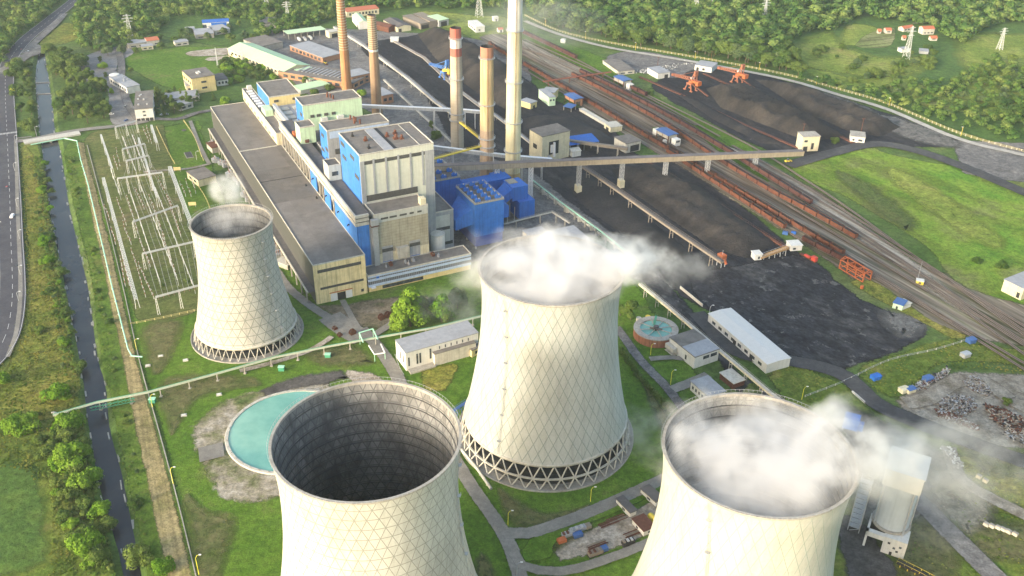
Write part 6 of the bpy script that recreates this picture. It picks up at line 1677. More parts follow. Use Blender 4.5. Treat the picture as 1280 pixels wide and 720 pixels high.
# ------------------------------------------------------------------ stackers
def stacker(label, p, rz, m, m2, sc=1.0):
    t = thing('stacker', label, 'stacker', p, rz); t.scale = (sc, sc, sc)
    mb = MB()
    for y in (-3, 3):
        for x in (-4, 4): mb.bar((x, y, .6), (x * .5, y * .8, 6), .8); mb.box(x - 1.4, x + 1.4, y - .5, y + .5, .2, 1.2)
    mb.box(-3, 3, -3, 3, 5.6, 7); mb.build('undercarriage', m, t)
    MB().tube((0, 0, 7), (0, 0, 9), 2.4, 2.2, 16).build('turntable', m2, t)
    mb = MB()
    for y in (-1.1, 1.1):
        mb.bar((-2, y, 9), (-24, y, 7), .45); mb.bar((-2, y, 11), (-24, y, 8.2), .35)
        for i in range(8): mb.bar((-2 - i * 2.75, y, 9 - i * .25), (-4.7 - i * 2.75, y, 10.6 - i * .35), .25)
    mb.box(-24.6, -22.6, -1.5, 1.5, 6.6, 8.6); mb.build('boom', m, t)
    mb = MB().box(2, 9, -1.8, 1.8, 8.4, 10.2); mb.box(7.5, 10.5, -2.2, 2.2, 6.8, 10.4); mb.build('counterweight', m2, t)
    mb = MB()
    for y in (-1.4, 1.4): mb.bar((1, y, 9), (4.5, y, 18), .7); mb.bar((5, y, 10), (4.5, y, 18), .5); mb.bar((4.5, y, 18), (-16, y, 9), .18)
    mb.box(3.6, 5.6, -1.7, 1.7, 14, 18.4); mb.build('mast', m, t)
    cb = MB().box(-3.6, -1, 1.6, 4, 8, 10.6).build('cab', m_white, t); MB().box(-3.65, -3.55, 1.8, 3.8, 8.8, 10.2).build('window', m_glass, cb)
    mb = MB().bar((2, 0, 6), (22, 0, 1.4), 1.4, 1.0); mb.build('feed_belt', m_rust, t)
    return t


m_or2 = mat('sun faded orange', (.30, .12, .07), .12, .8, .7)
stacker('orange stacker standing on its rails in the middle of the second coal yard', G(863, 113), R(-57), m_or2, m_orange, 1.2)
stacker('orange stacker further right along the back edge of the second coal yard', G(921, 104), R(-57), m_or2, m_orange, 1.2)
stacker('blue and yellow stacker left of the red and white banded chimney', G(556, 98), R(-52), mat('stacker blue', (.08, .2, .5), .1, 1, .6), m_ysteel, 1.15)
for px, lb in (([(800, 96), (860, 122), (935, 158), (1003, 187)], 'rust red rail bed under the first orange stacker'), ([(880, 92), (925, 112), (1000, 147), (1068, 179)], 'rust red rail bed under the further orange stacker')):
    gantry_belt('stacker_track', lb, px, .7, 3.2, .8, m_rust, m_rust, 0, None, rail=False)

# ------------------------------------------------------------------ coal heaps
def mound(name, label, poly_px, h, slope, seed, m, ridges=0.0, cell=4.0, cat='coal heap', warm=None):
    P = [G(*p).to_2d() for p in poly_px]; xs = [p.x for p in P]; ys = [p.y for p in P]
    nx, ny = int((max(xs) - min(xs)) / cell) + 2, int((max(ys) - min(ys)) / cell) + 2
    X, Y = np.meshgrid(min(xs) + np.arange(nx) * cell, min(ys) + np.arange(ny) * cell, indexing='ij')
    D = np.full(X.shape, 1e9); In = np.zeros(X.shape, bool)
    for i in range(len(P)):
        a, b = P[i], P[(i + 1) % len(P)]; dx, dy = b.x - a.x, b.y - a.y
        t_ = np.clip(((X - a.x) * dx + (Y - a.y) * dy) / (dx * dx + dy * dy), 0, 1)
        D = np.minimum(D, np.hypot(X - a.x - t_ * dx, Y - a.y - t_ * dy))
        cr = ((a.y > Y) != (b.y > Y)) & (X < (b.x - a.x) * (Y - a.y) / ((b.y - a.y) if abs(b.y - a.y) > 1e-9 else 1e-9) + a.x); In ^= cr
    Z = np.full(X.shape, -1.0)
    for i in range(nx):
        for j in range(ny):
            if In[i, j]:
                s_ = min(1, D[i, j] / slope); s_ = s_ * s_ * (3 - 2 * s_) * .5 + s_ * .5
                q = Vector((X[i, j], Y[i, j], seed))
                w = noise.fractal(q * .03, 1.0, 2.0, 4); w2 = noise.fractal(q * .14, 1.0, 2.0, 3)
                rd = math.sin((X[i, j] * E2.x + Y[i, j] * E2.y) * 1.1 + w * 3) * ridges
                Z[i, j] = h * s_ * (1 + .38 * w) + s_ * (w2 * 1.1 + rd)
    o_ = Vector((sum(xs) / len(xs), sum(ys) / len(ys), 0))
    mb = MB(); mb.v = [(X[i, j] - o_.x, Y[i, j] - o_.y, Z[i, j]) for i in range(nx) for j in range(ny)]
    mb.f = [(i * ny + j, (i + 1) * ny + j, (i + 1) * ny + j + 1, i * ny + j + 1) for i in range(nx - 1) for j in range(ny - 1) if In[i, j] or In[i + 1, j] or In[i, j + 1] or In[i + 1, j + 1]]; mb.mi = [0] * len(mb.f)
    o = mb.build(name, m, None, True, o_); return tag(o, label, cat)


def coalm(name, a, b, c):
    t = NT(name); v = t.vec(1, .35, 1, R(-60)); n1 = t.noise(.035, 5, .65, v, .4); n2 = t.noise(.5, 5, .7)
    col = t.ramp(n1, [(.34, a), (.5, b), (.66, c)]); col = t.scale(col, t.ss(n2, .25, .75, .75, 1.25))
    return t.finish(col, .92, bump=n2, bstr=.7, bdist=.6, spec=.15)


mc1 = coalm('dusty coal', (.019, .019, .023), (.028, .027, .029), (.048, .043, .04))
mc2 = coalm('brown coal', (.02, .019, .02), (.036, .032, .03), (.064, .055, .047))
mound('coal_pile', 'great dark coal pile behind the red banded chimney', [(520, 42), (555, 38), (600, 60), (640, 84), (668, 108), (655, 132), (635, 140), (600, 120), (560, 90), (540, 70)], 13, 24, 1, mc2)
mound('coal_pile', 'broad brown coal heap in the middle of the main coal yard', [(760, 210), (820, 205), (880, 235), (950, 285), (975, 305), (935, 325), (890, 312), (830, 270), (780, 235)], 7, 20, 2, mc2, .8, 3)
mound('coal_pile', 'flat black coal bed between the yard conveyor and the wall', [(690, 215), (735, 215), (800, 262), (880, 325), (860, 338), (800, 312), (730, 262)], 2.5, 14, 3, mc1)
mound('coal_pile', 'black coal heap under the yellow office', [(650, 148), (690, 144), (720, 148), (750, 162), (785, 182), (740, 190), (690, 188), (655, 175)], 6, 16, 4, mc1)
mound('coal_pile', 'ridged coal heap between the two orange stackers', [(880, 110), (935, 108), (1000, 140), (1060, 172), (1010, 178), (950, 155), (900, 135)], 10, 15, 5, mc2, 1.2, 3)
mound('coal_pile', 'long coal heap along the back edge of the second coal yard', [(940, 98), (1000, 108), (1060, 130), (1130, 160), (1100, 172), (1060, 165), (1000, 138)], 8, 16, 6, mc2, .8, 3)
mound('coal_pile', 'low coal bed on the rail side of the second coal yard', [(835, 112), (868, 122), (930, 155), (985, 182), (950, 180), (890, 150)], 4, 12, 7, mc1)

# ------------------------------------------------------------------ water and round works
def circle_from(px, py, rpx):
    c = G(px, py); return c, (G(px + rpx, py) - c).length


c, r_ = Vector((-114.5, 393, 0)), 33.5
t = thing('cooling_pond', 'round turquoise pond with a concrete kerb half behind the nearest tower', 'pond', c)
MB().lathe([(r_, .02), (r_, 1.2), (r_ + 1.6, 1.2), (r_ + 2.2, .02)], 72).build('kerb', m_conc_l, t)
tw = NT('turquoise water'); m_tq = tw.finish(tw.mix(tw.ss(tw.noise(.045, 5, .6), .3, .7), (.12, .31, .27), (.20, .42, .36)), .08, bump=tw.noise(1.2, 2), bstr=.04, bdist=.1, spec=.4)
MB().disc(r_, .8, 96).build('water', m_tq, t)
for i in range(40):
    a = 2 * math.pi * i / 40; MB().box((r_ + .8) * math.cos(a) - .2, (r_ + .8) * math.cos(a) + .2, (r_ + .8) * math.sin(a) - .2, (r_ + .8) * math.sin(a) + .2, 1.2, 1.75).build('kerb_post', m_conc, t)
o = edge_mesh('concrete_apron', [G(248, 562), G(279, 555), G(281, 572), G(250, 580)], [(0, 1, 2, 3)], [1.] * 4, g_conc); o.location.z = LV[0] + .02

c = G(819, 420); t = thing('clarifier', 'round clarifier with green water sectors, spoke walkways and a brick red wall', 'clarifier', c)
rc = 13.6
MB().lathe([(rc, 0), (rc, 5.4)], 64).build('wall', mat('reddish tank wall', (.30, .13, .08), .12, .6, .85, streak=.35, dirt=(.2, .11, .08)), t, True)
MB().lathe([(rc + .15, 5.3), (rc + .15, 5.9), (9.8, 5.9), (9.8, 4.6)], 64).build('walkway', m_conc, t)
MB().disc(9.8, 5.1, 48).build('water', m_tq, t)
mb = MB()
for i in range(8):
    a = 2 * math.pi * i / 8 + .2; mb.bar((1.6 * math.cos(a), 1.6 * math.sin(a), 5.6), (11 * math.cos(a), 11 * math.sin(a), 6.1), .45, .4)
mb.build('spoke', m_conc, t)
MB().bar((-1, 2, 7), (1.5, 12, 7.2), 1.2, .3).bar((-1.6, 2, 8.1), (.9, 12, 8.3), .12).bar((-.4, 2, 8.1), (2.1, 12, 8.3), .12).build('bridge', m_green, t)
MB().tube((0, 0, 4.9), (0, 0, 7.4), 1.9, 1.6, 16).build('drive', m_roof_d, t); MB().bar((-4, -1, 6.6), (3.5, -2.5, 6.6), 1.0, .4).build('scraper_arm', m_roof_d, t)
for i, (dx, dy) in enumerate(((-9, 14), (-3, 16))): MB().tube((dx, dy, 0), (dx, dy, 4.5), 1.6, 1.6, 12).build('dosing_tank', m_ysteel if i else m_conc_l, t)

# silo on the right
c = G(1108, 672); t = thing('ash_silo', 'white cylindrical silo with a boxy white head standing beside the right tower', 'silo', c, R(-28))
MB().lathe([(7.6, 11), (7.6, 36)], 48).build('drum', mat('white silo sheet', (.45, .49, .52), .05, .3, .6, streak=.12), t, True)
MB().lathe([(8.6, 10), (8.6, 11.2), (7.4, 11.2), (7.4, 10)], 48, loop=True).build('ring_beam', m_conc, t)
MB().box(-8, 8, -8.3, 8.3, 36, 45).build('head_house', m_white, t); MB().box(-8.5, 8.5, -8.8, 8.8, 45, 45.5).build('roof', m_white, t)
MB().tube((6, -6.8, 1), (6, -6.8, 36), .4, .4, 8).tube((8, 1, 1), (8, 1, 44), .35, .35, 8).tube((-6.8, -5, 11), (-6.8, -5, 36), .3, .3, 8).build('downpipe', m_steel, t)
b = MB().box(-1, 9, -11, -2, 0, 10).box(-9, -1, -11, -8.5, 7, 9.6).box(-9, -8, -11, 2, 0, 9.6).build('base_house', m_white, t)
for x0, z0 in ((1, 6.5), (3.5, 4.5), (6, 6), (5, 3)): MB().box(x0, x0 + 1.1, -11.08, -10.9, z0, z0 + 1.1).build('window', m_glass, b)
MB().box(2.6, 3.8, -11.08, -10.9, 0, 2.4).build('door', m_lou_d, b)
MB().box(-8, 8, -2, 8, 0, 10).build('undercroft', m_lou_d, t)
mb = MB()
for x in (-17, -12):
    for y in (-4, 2): mb.bar((x, y, 0), (x, y, 30), .4)
for k in range(10):
    za, zb = k * 3, k * 3 + 3
    for (x0, y0), (x1, y1) in (((-17, -4), (-12, -4)), ((-12, -4), (-12, 2)), ((-12, 2), (-17, 2)), ((-17, 2), (-17, -4))):
        mb.bar((x0, y0, za), (x1, y1, zb), .2); mb.bar((x0, y0, zb), (x1, y1, zb), .22)
    mb.box(-17, -12, -4, -1, zb - .1, zb)
mb.build('stair_tower', m_steel, t)
gantry_belt('silo_conveyor', 'dark conveyor with yellow railings leaving the silo at the bottom right', [(1122, 702), (1150, 716), (1190, 738)], 2, 2.4, .8, m_black, m_ysteel, 6, None, .3)
t = thing('blue_container', 'deep blue steel hopper house behind the rim of the right tower', 'hopper', G(1062, 537), R(-25))
MB().box(-4, 4, -3, 3, 2, 9).build('box_body', m_dblue, t); MB().box(4, 6.4, -2, 2, 2, 6).build('side_box', m_dblue, t)
for x in (-3.6, 3.6):
    for y in (-2.6, 2.6): MB().bar((x, y, 0), (x, y, 2), .4).build('leg', m_steel, t)
t = thing('yellow_cabin', 'tiny yellow crossing cabin with a tall mast beside the rails', 'cabin', G(1149, 355), R(-20))
MB().box(-2.4, 2.4, -2, 2, 0, 3).build('wall', m_ysteel, t); MB().box(-2.6, 2.6, -2.2, 2.2, 3, 3.3).build('roof', m_white, t); MB().box(-.8, .8, -2.06, -1.9, 1.2, 2.4).build('window', m_glass, t); MB().tube((-1.5, 2.6, 0), (-1.5, 2.6, 16), .14, .1, 6).build('mast', m_steel, t)
# ------------------------------------------------------------------ pipes
def pipe_bridge(name, label, px, z, tubes, m_t, m_leg, nlegs, truss=False, cat='pipe bridge', zs=None):
    pts = [G(p[0], p[1], zs[i] if zs else z) for i, p in enumerate(px)]; c = Vector((pts[0].x, pts[0].y, 0)); t = thing(name, label, cat, c); q = [p - c for p in pts]
    for k, (dn, dz, r) in enumerate(tubes):
        mb = MB()
        for a, b in zip(q[:-1], q[1:]):
            d = (b - a); nn = Vector((-d.y, d.x, 0)).normalized() * dn; mb.tube(a + nn + Vector((0, 0, dz)), b + nn + Vector((0, 0, dz)), r, r, 8)
        mb.build('pipe', m_t[k % len(m_t)], t)
    tot = sum((b - a).length for a, b in zip(q[:-1], q[1:])); w = max(abs(x[0]) for x in tubes) + .3
    for k in range(nlegs):
        s = tot * (k + .5) / nlegs
        for a, b in zip(q[:-1], q[1:]):
            L = (b - a).length
            if s <= L: break
            s -= L
        e = a.lerp(b, min(1, s / L)); d = b - a; nn = Vector((-d.y, d.x, 0)).normalized() * w; mb = MB()
        mb.bar((e.x, e.y, 0), (e.x, e.y, e.z - .5), .5); mb.bar(e - nn + Vector((0, 0, -.5)), e + nn + Vector((0, 0, -.5)), .4)
        mb.box(e.x - .8, e.x + .8, e.y - .8, e.y + .8, 0, .7); mb.build('support', m_leg, t)
    return t


pb = pipe_bridge('pipe_bridge', 'long pale pipe bridge crossing canal and lawn towards the pump house', [(66, 519), (120, 503), (185, 490), (270, 467), (345, 446), (415, 432), (470, 422), (540, 410), (605, 394)], 5.5, [(-.9, 0, .26), (-.3, .1, .2), (.3, 0, .26), (.85, .1, .2)], [mat('dull pipe', (.42, .42, .32), .15, .8, .7), mat('pale green pipe', (.36, .45, .30), .15, .8, .7), mat('dull pipe', 0), m_green], m_conc, 16)
a0, b0 = G(112, 508, 4.2), G(168, 496, 4.2); mb = MB(); c0 = pb.location
for s_ in (-1.4, 1.4):
    d = (b0 - a0).normalized(); nn = Vector((-d.y, d.x, 0)) * s_; aa, bb = a0 + nn - c0, b0 + nn - c0
    mb.bar(aa, bb, .3); mb.bar(aa - Vector((0, 0, 2)), bb - Vector((0, 0, 2)), .3)
    for k in range(12): mb.bar(aa.lerp(bb, k / 12) - Vector((0, 0, 2 * (k % 2))), aa.lerp(bb, (k + 1) / 12) - Vector((0, 0, 2 * ((k + 1) % 2))), .2)
mb.build('truss', m_green, pb)
t = thing('pipe_bend', 'row of pale pipe bends at the left end of the pipe bridge', 'pipe bends', G(70, 524))
for k in range(4):
    o_ = Vector((k * .9, -k * .3, 0)); MB().tube(o_, o_ + Vector((0, 0, 5)), .35, .35, 8).tube(o_ + Vector((0, 0, 5)), o_ + Vector((-.6, -1.2, 5.4)), .35, .35, 8).build('pipe', m_conc_l, t)
# expansion loops on the bridge
for lb, px in (('mint green portal loop of pipes rising over the path', [(454, 428), (449, 416), (466, 411), (472, 424)]), ('white pipe loop lying beside the path below the bridge', [(461, 432), (468, 443), (481, 441), (476, 430)])):
    p = [G(x, y, 5.5 if i in (0, 3) else 8.5) for i, (x, y) in enumerate(px)] if 'mint' in lb else [G(x, y, 5.2) for x, y in px]
    c = Vector((p[0].x, p[0].y, 0)); t = thing('pipe_loop', lb, 'pipe loop', c); q = [v - c for v in p]
    MB().path(q, .38).build('pipe', m_gsteel if 'mint' in lb else m_white_m, t)
    for v in q[1:3]: MB().bar((v.x, v.y, 0), v, .3).build('post', m_gsteel, t)
pipe_bridge('canal_pipe', 'mint green pipe running along the mown strip beside the canal', [(96, 176), (101, 200), (110, 230), (123, 285), (141, 362), (150, 397), (160, 436), (165, 445), (178, 446)], 1.4, [(0, 0, .42)], [m_gsteel], m_conc, 22, cat='pipe')
t = thing('canal_bridge', 'small road bridge over the canal with a green railing and a mint pipe', 'bridge', (G(35, 180) + G(95, 166)) / 2)
a, b = G(30, 179), G(100, 167); c = t.location; d = (b - a).normalized(); nn = Vector((-d.y, d.x, 0))
LV[0] += .05
mb = MB(); q = [a - nn * 4.5 - c, b - nn * 4.5 - c, b + nn * 4.5 - c, a + nn * 4.5 - c]; mb.prism([(p.x, p.y) for p in q], -.9, LV[0] + .1); mb.build('deck', m_conc_l, t)
for s_ in (-4.4, 4.4):
    mb = MB()
    for z in (.6, 1.2): mb.bar(a + nn * s_ - c + Vector((0, 0, z)), b + nn * s_ - c + Vector((0, 0, z)), .16)
    for k in range(18): e = a.lerp(b, k / 17) + nn * s_ - c; mb.bar(e, e + Vector((0, 0, 1.2)), .14)
    mb.build('railing', m_green if s_ < 0 else m_ysteel, t)
a1, b1 = G(38, 180, .6), G(80, 172, .6); MB().path([v - c for v in (a1 - nn * 2, b1 - nn * 2, G(96, 176, .8))], .5, 8).build('pipe', m_gsteel, t)
MB().box(-1, 1, -5, 5, -3.2, -.9).build('pier', m_conc, t)
# broken concrete bank slabs of the canal, each its own slab
rr = random.Random(12)
slab0 = None
for line, f0, f1, n in ((lw, .0, .55, 26), (rw, .05, .6, 24), (lw, .55, 1, 24), (rw, .6, 1, 26)):
    for k in range(n):
        f = f0 + (f1 - f0) * (k + rr.random() * .8) / n; i = min(int(f * (len(line) - 1)), len(line) - 2); p = line[i]; d = (line[i + 1] - line[i]); L = rr.uniform(2.5, 7)
        if slab0 is None:
            slab0 = MB().box(-.5, .5, -.35, .35, -.5, .28).build('bank_slab', mat('bleached concrete', (.30, .295, .27), .2, .6, .9, dirt=(.17, .17, .15))); s_ = slab0
        else: s_ = slab0.copy(); COL.objects.link(s_)
        off_ = rr.uniform(-.8, 1.4) * (-1 if line is lw else 1)
        nn = Vector((-d.y, d.x, 0)).normalized()
        s_.location = (p.x + nn.x * off_, p.y + nn.y * off_, WZ + .25); s_.rotation_euler = (rr.uniform(-.1, .1), rr.uniform(-.08, .08), math.atan2(d.y, d.x) + rr.uniform(-.06, .06)); s_.scale = (L, rr.uniform(.8, 1.8), 1)
        tag(s_, 'pale broken concrete slab along the canal water edge', 'slab', 'broken slabs along the canal')
for y_, lb in ((104, 'low concrete weir across the upper canal'), (118, 'second concrete weir across the upper canal, nearer the bridge')):
    a, b = G(45 + (y_ - 100) * .1, y_ - .5, WZ + .5), G(63, y_ - 1.5, WZ + .5); t = thing('weir', lb, 'weir', (a.x, a.y, WZ)); MB().bar((0, 0, .1), (b.x - a.x, b.y - a.y, .1), 1.2, 1.0).build('sill', m_conc, t); MB().bar((0, -1.2, -.1), (b.x - a.x, b.y - a.y - 1.2, -.1), 1.2, .6).build('apron', m_roof_d, t)

# ------------------------------------------------------------------ switchyard
m_gal = mat('pale galvanised lattice', (.55, .56, .55), .08, 1, .6)
m_ins = mat('insulator brown', (.20, .10, .07), .1, 2, .4)


def portal(label, pl, pr, h, mids=(.5,), beam=.7):
    a, b = G(*pl), G(*pr); t = thing('switchyard_gantry', label, 'gantry', a); d = b - a
    ups = [0] + list(mids) + [1]
    for f in ups:
        e = d * f; mb = MB()
        for s_ in (-.35, .35):
            mb.bar(e + Vector((s_ * 2.2, 0, 0)), e + Vector((s_, 0, h)), .22)
        for k in range(6):
            z0, z1 = h * k / 6, h * (k + 1) / 6; w0, w1 = .77 - .42 * k / 6, .77 - .42 * (k + 1) / 6
            mb.bar(e + Vector((-w0, 0, z0)), e + Vector((w1, 0, z1)), .14)
        mb.build('column', m_gal, t)
    nn = Vector((-d.y, d.x, 0)).normalized() * .4; mb = MB()
    for s_ in (-1, 1):
        for dz in (0, .8): mb.bar(nn * s_ + Vector((0, 0, h + dz)), d + nn * s_ + Vector((0, 0, h + dz)), .2)
    n = int(d.length / 1.6)
    for k in range(n):
        for s_ in (-1, 1): mb.bar(d * (k / n) + nn * s_ + Vector((0, 0, h + .8 * (k % 2))), d * ((k + 1) / n) + nn * s_ + Vector((0, 0, h + .8 * ((k + 1) % 2))), .13)
    mb.build('beam', m_gal, t)
    for k in range(9):
        e = d * ((k + .5) / 9); MB().tube(e + Vector((0, 0, h)), e + Vector((0, 0, h - 1.8)), .16, .16, 6).build('insulator', m_ins, t)
    return t


portal('furthest white switchyard gantry, just below the white slab block', (147, 174), (173, 166), 11)
portal('second white switchyard gantry, a short one', (156, 202), (184, 195), 11)
portal('third white switchyard gantry, a short one nearer to us', (161, 217), (189, 210), 11)
portal('wide white switchyard gantry in the middle, the fourth from the far end', (151, 244), (207, 236), 14, (.2, .45, .7))
portal('fifth white switchyard gantry, beside the long lattice girder', (170, 298), (226, 277), 13)
portal('sixth white switchyard gantry, left of the small tower rim', (182, 337), (245, 322), 12)
portal('nearest white switchyard gantry, close to the small cooling tower', (199, 394), (256, 378), 13)


# sagging conductors strung between neighbouring gantries
def wires(label, ga, gb, h, n):
    a0, a1 = G(*ga[0]), G(*ga[1]); b0, b1 = G(*gb[0]), G(*gb[1]); t = thing('conductor_set', label, 'wires', a0); up = Vector((0, 0, h))
    for k in range(n):
        f = (k + .5) / n; p, q = a0.lerp(a1, f) + up - a0, b0.lerp(b1, f) + up - a0; pts = []
        for i in range(7): e = p.lerp(q, i / 6); e.z -= 2.4 * (1 - (2 * i / 6 - 1) ** 2); pts.append(e)
        MB().path(pts, .07, 4).build('wire', m_steel, t)


PT = [((147, 174), (173, 166)), ((156, 202), (184, 195)), ((161, 217), (189, 210)), ((151, 244), (207, 236)), ((170, 298), (226, 277)), ((182, 337), (245, 322)), ((199, 394), (256, 378))]
for i, nm in enumerate(('first and second gantries from the far end', 'second and third gantries from the far end', 'third and fourth gantries from the far end', 'wide middle gantry and the fifth one', 'fifth and sixth gantries', 'sixth and nearest gantries')):
    wires('thin grey wires sagging between the ' + nm, PT[i], PT[i + 1], 11, 9)


def girder(label, px, h, w, posts, ins=True):
    p = [G(x, y, h) for x, y in px]; c = Vector((p[0].x, p[0].y, 0)); t = thing('busbar_girder', label, 'lattice girder', c); a, b = p[0] - c, p[1] - c; d = b - a; nn = Vector((-d.y, d.x, 0)).normalized() * (w / 2); mb = MB()
    n = int(d.length / 1.8)
    for s_ in (-1, 1):
        for dz in (0, -1.0): mb.bar(a + nn * s_ + Vector((0, 0, dz)), b + nn * s_ + Vector((0, 0, dz)), .24)
    for k in range(n + 1):
        e = a + d * (k / n); mb.bar(e - nn, e + nn, .2)
        if k < n: mb.bar(e + nn * (1 if k % 2 else -1), a + d * ((k + 1) / n) - nn * (1 if k % 2 else -1), .17)
    mb.build('lattice', m_gal, t)
    for k in range(posts):
        e = a + d * (k / (posts - 1)); mb = MB()
        for s_ in (-1, 1): mb.bar(Vector((e.x, e.y, 0)) + nn * s_ * 1.3, e + nn * s_ * .8, .25)
        mb.build('leg', m_gal, t)
    return t


girder('long pale lattice girder along the canal side of the switchyard', [(129, 222), (170, 374)], 7, 2.0, 7)
girder('wide pale lattice girder from the yellow sign down to the small cooling tower', [(212, 208), (240, 282)], 8, 2.6, 4)
girder('far pale lattice girder at the top left of the switchyard', [(126, 168), (140, 210)], 9, 1.2, 4)
girder('pale lattice girder up the middle of the far switchyard', [(173, 172), (196, 246)], 9, 1.2, 5)
girder('short pale lattice mast row in front of the white slab block', [(189, 156), (196, 178)], 8, 1.6, 3)
# thin bus tubes on posts
def busbar(label, px, h):
    p = [G(x, y, h) for x, y in px]; c = Vector((p[0].x, p[0].y, 0)); t = thing('busbar', label, 'busbar', c); a, b = p[0] - c, p[1] - c
    MB().tube(a, b, .2, .2, 6).build('tube', m_gal, t); n = max(3, int((b - a).length / 14))
    for k in range(n + 1): e = a.lerp(b, k / n); MB().bar((e.x, e.y, 0), e, .18).build('post', m_gal, t)


for i, (a, b) in enumerate([((163, 240), (200, 352)), ((176, 232), (222, 350)), ((194, 234), (243, 360)), ((153, 170), (170, 214)), ((165, 168), (182, 212)), ((138, 210), (150, 244))]):
    busbar(['thin busbar left of the middle of the switchyard', 'thin busbar running down the middle of the switchyard', 'long thin busbar nearest the access lane of the switchyard', 'thin busbar on the left of the far switchyard', 'thin busbar on the right of the far switchyard', 'short thin busbar at the canal side of the switchyard'][i], [a, b], 4.5)
pr = thing('insulator_post', 'slim grey post with brown insulators in the rows of the switchyard', 'insulator post', (0, 0, 0), 0, 'insulator posts in the switchyard')
MB().box(-.14, .14, -.14, .14, 0, 2.6).build('post', m_gal, pr); MB().tube((0, 0, 2.6), (0, 0, 4.4), .22, .16, 8).build('insulator', m_ins, pr); MB().box(-.5, .5, -.1, .1, 4.4, 4.6).build('terminal', m_white_m, pr)
fr = True
for (a, b), n in {((150, 308), (164, 364)): 10, ((175, 336), (193, 374)): 9, ((166, 318), (182, 372)): 11, ((147, 252), (158, 282)): 7, ((155, 284), (164, 306)): 6, ((143, 200), (147, 212)): 4, ((146, 190), (150, 208)): 4, ((180, 164), (186, 178)): 4, ((184, 162), (190, 180)): 5, ((132, 262), (137, 276)): 4, ((141, 292), (145, 306)): 4, ((151, 326), (157, 358)): 6, ((226, 232), (232, 246)): 4, ((233, 230), (239, 246)): 4, ((241, 230), (245, 242)): 4, ((210, 250), (226, 296)): 12, ((199, 228), (216, 262)): 8, ((185, 222), (203, 258)): 8, ((170, 240), (180, 262)): 6, ((160, 250), (172, 292)): 9, ((188, 250), (206, 300)): 10, ((176, 304), (188, 334)): 7, ((204, 300), (222, 350)): 10, ((156, 178), (162, 198)): 5, ((168, 176), (174, 194)): 5}.items():
    for k in range(n):
        q = G(*a).lerp(G(*b), k / (n - 1)); q.x += rr.uniform(-.3, .3)
        o = pr if fr else dup(pr, group='insulator posts in the switchyard'); fr = False
        o.location = q; o.rotation_euler = (0, 0, AX + rr.uniform(-.1, .1)); o.scale = (1.3, 1.3, rr.uniform(.8, 1.25))
for x, y, lb in ((222, 215, 'yellow sign board at the far end of the wide lattice girder'), (241, 259, 'yellow sign board just above the small tower rim')):
    t = thing('notice_board', lb, 'board', G(x, y), R(8)); MB().box(-2.8, 2.8, -.12, .12, 1.6, 4.4).build('panel', m_yrend, t)
    for s_ in (-2.2, 2.2): MB().box(s_ - .12, s_ + .12, .13, .35, 0, 4.2).build('post', m_steel, t)
t = thing('drain_grid', 'dark ribbed pit cover in the lawn right of the switchyard', 'pit cover', G(236, 194), AX)
MB().box(-7, 7, -3, 3, .0, .35).build('frame', m_conc, t)
mb = MB()
for i in range(9): mb.box(-6.4 + i * 1.45, -5.5 + i * 1.45, -2.6, 2.6, .35, .6)
mb.build('cover_slab', m_lou, t)
t = thing('manhole', 'dark round pit in the lawn above the ribbed cover', 'pit', G(230, 163)); MB().lathe([(2.2, 0), (2.2, .4), (1.7, .4), (1.7, .15), (.05, .15)], 24).build('ring', m_lou, t)
house('control_house', 'flat roofed cream control house between the switchyard and the turbine hall', 'control house', (249, 234), (271, 228), 22, 6, m_cream, m_roof, wins=[('l', .2, .4, 2, 4), ('l', .6, .8, 2, 4)])
# transformers beside the hall
tp = thing('transformer', 'grey transformer with radiators and bushings in the yard beside the turbine hall', 'transformer', (0, 0, 0), 0, 'transformers beside the hall')
MB().box(-3, 3, -1.8, 1.8, .6, 4.2).build('tank', m_grey_p, tp); MB().tube((-2, 0, 5.4), (2.4, 0, 5.4), .7, .7, 10).build('oil_tank', m_steel, tp)
for s_ in (-1, 1):
    for k in range(4): MB().box(-2.6 + k * 1.4, -1.8 + k * 1.4, s_ * 2.6 - .7, s_ * 2.6 + .7, 1, 3.8).build('radiator', m_steel, tp)
for k in range(3): MB().tube((-1.5 + k * 1.5, -.6, 4.2), (-1.5 + k * 1.5, -.9, 6.4), .25, .12, 8).build('bushing', m_ins, tp)
fr = True
for x, y in ((270, 203), (277, 206), (283, 209), (289, 222), (296, 226), (300, 231), (306, 246), (311, 252), (338, 302), (343, 312), (349, 322), (266, 183)):
    o = tp if fr else dup(tp, group='transformers beside the hall'); fr = False; o.location = G(x, y); o.rotation_euler = (0, 0, AX + rr.choice([0, math.pi / 2])); o.scale = [rr.uniform(.8, 1.2)] * 3
house('fire_wall_bay', 'pale concrete bay with walls beside the far end of the turbine hall', 'bay', (266, 192), (280, 189), 14, 5, m_conc, m_rust)
house('pump_bay', 'low cream hut with a glazed front between small tower and turbine hall', 'hut', (339, 301), (352, 296), 9, 6, m_cream, m_pblue, wins=[('f', .1, .9, 3.4, 5.2)])
house('pump_bay', 'concrete tub beside the small tower and the turbine hall', 'tub', (360, 338), (371, 332), 12, 3.5, m_conc, m_conc_l)

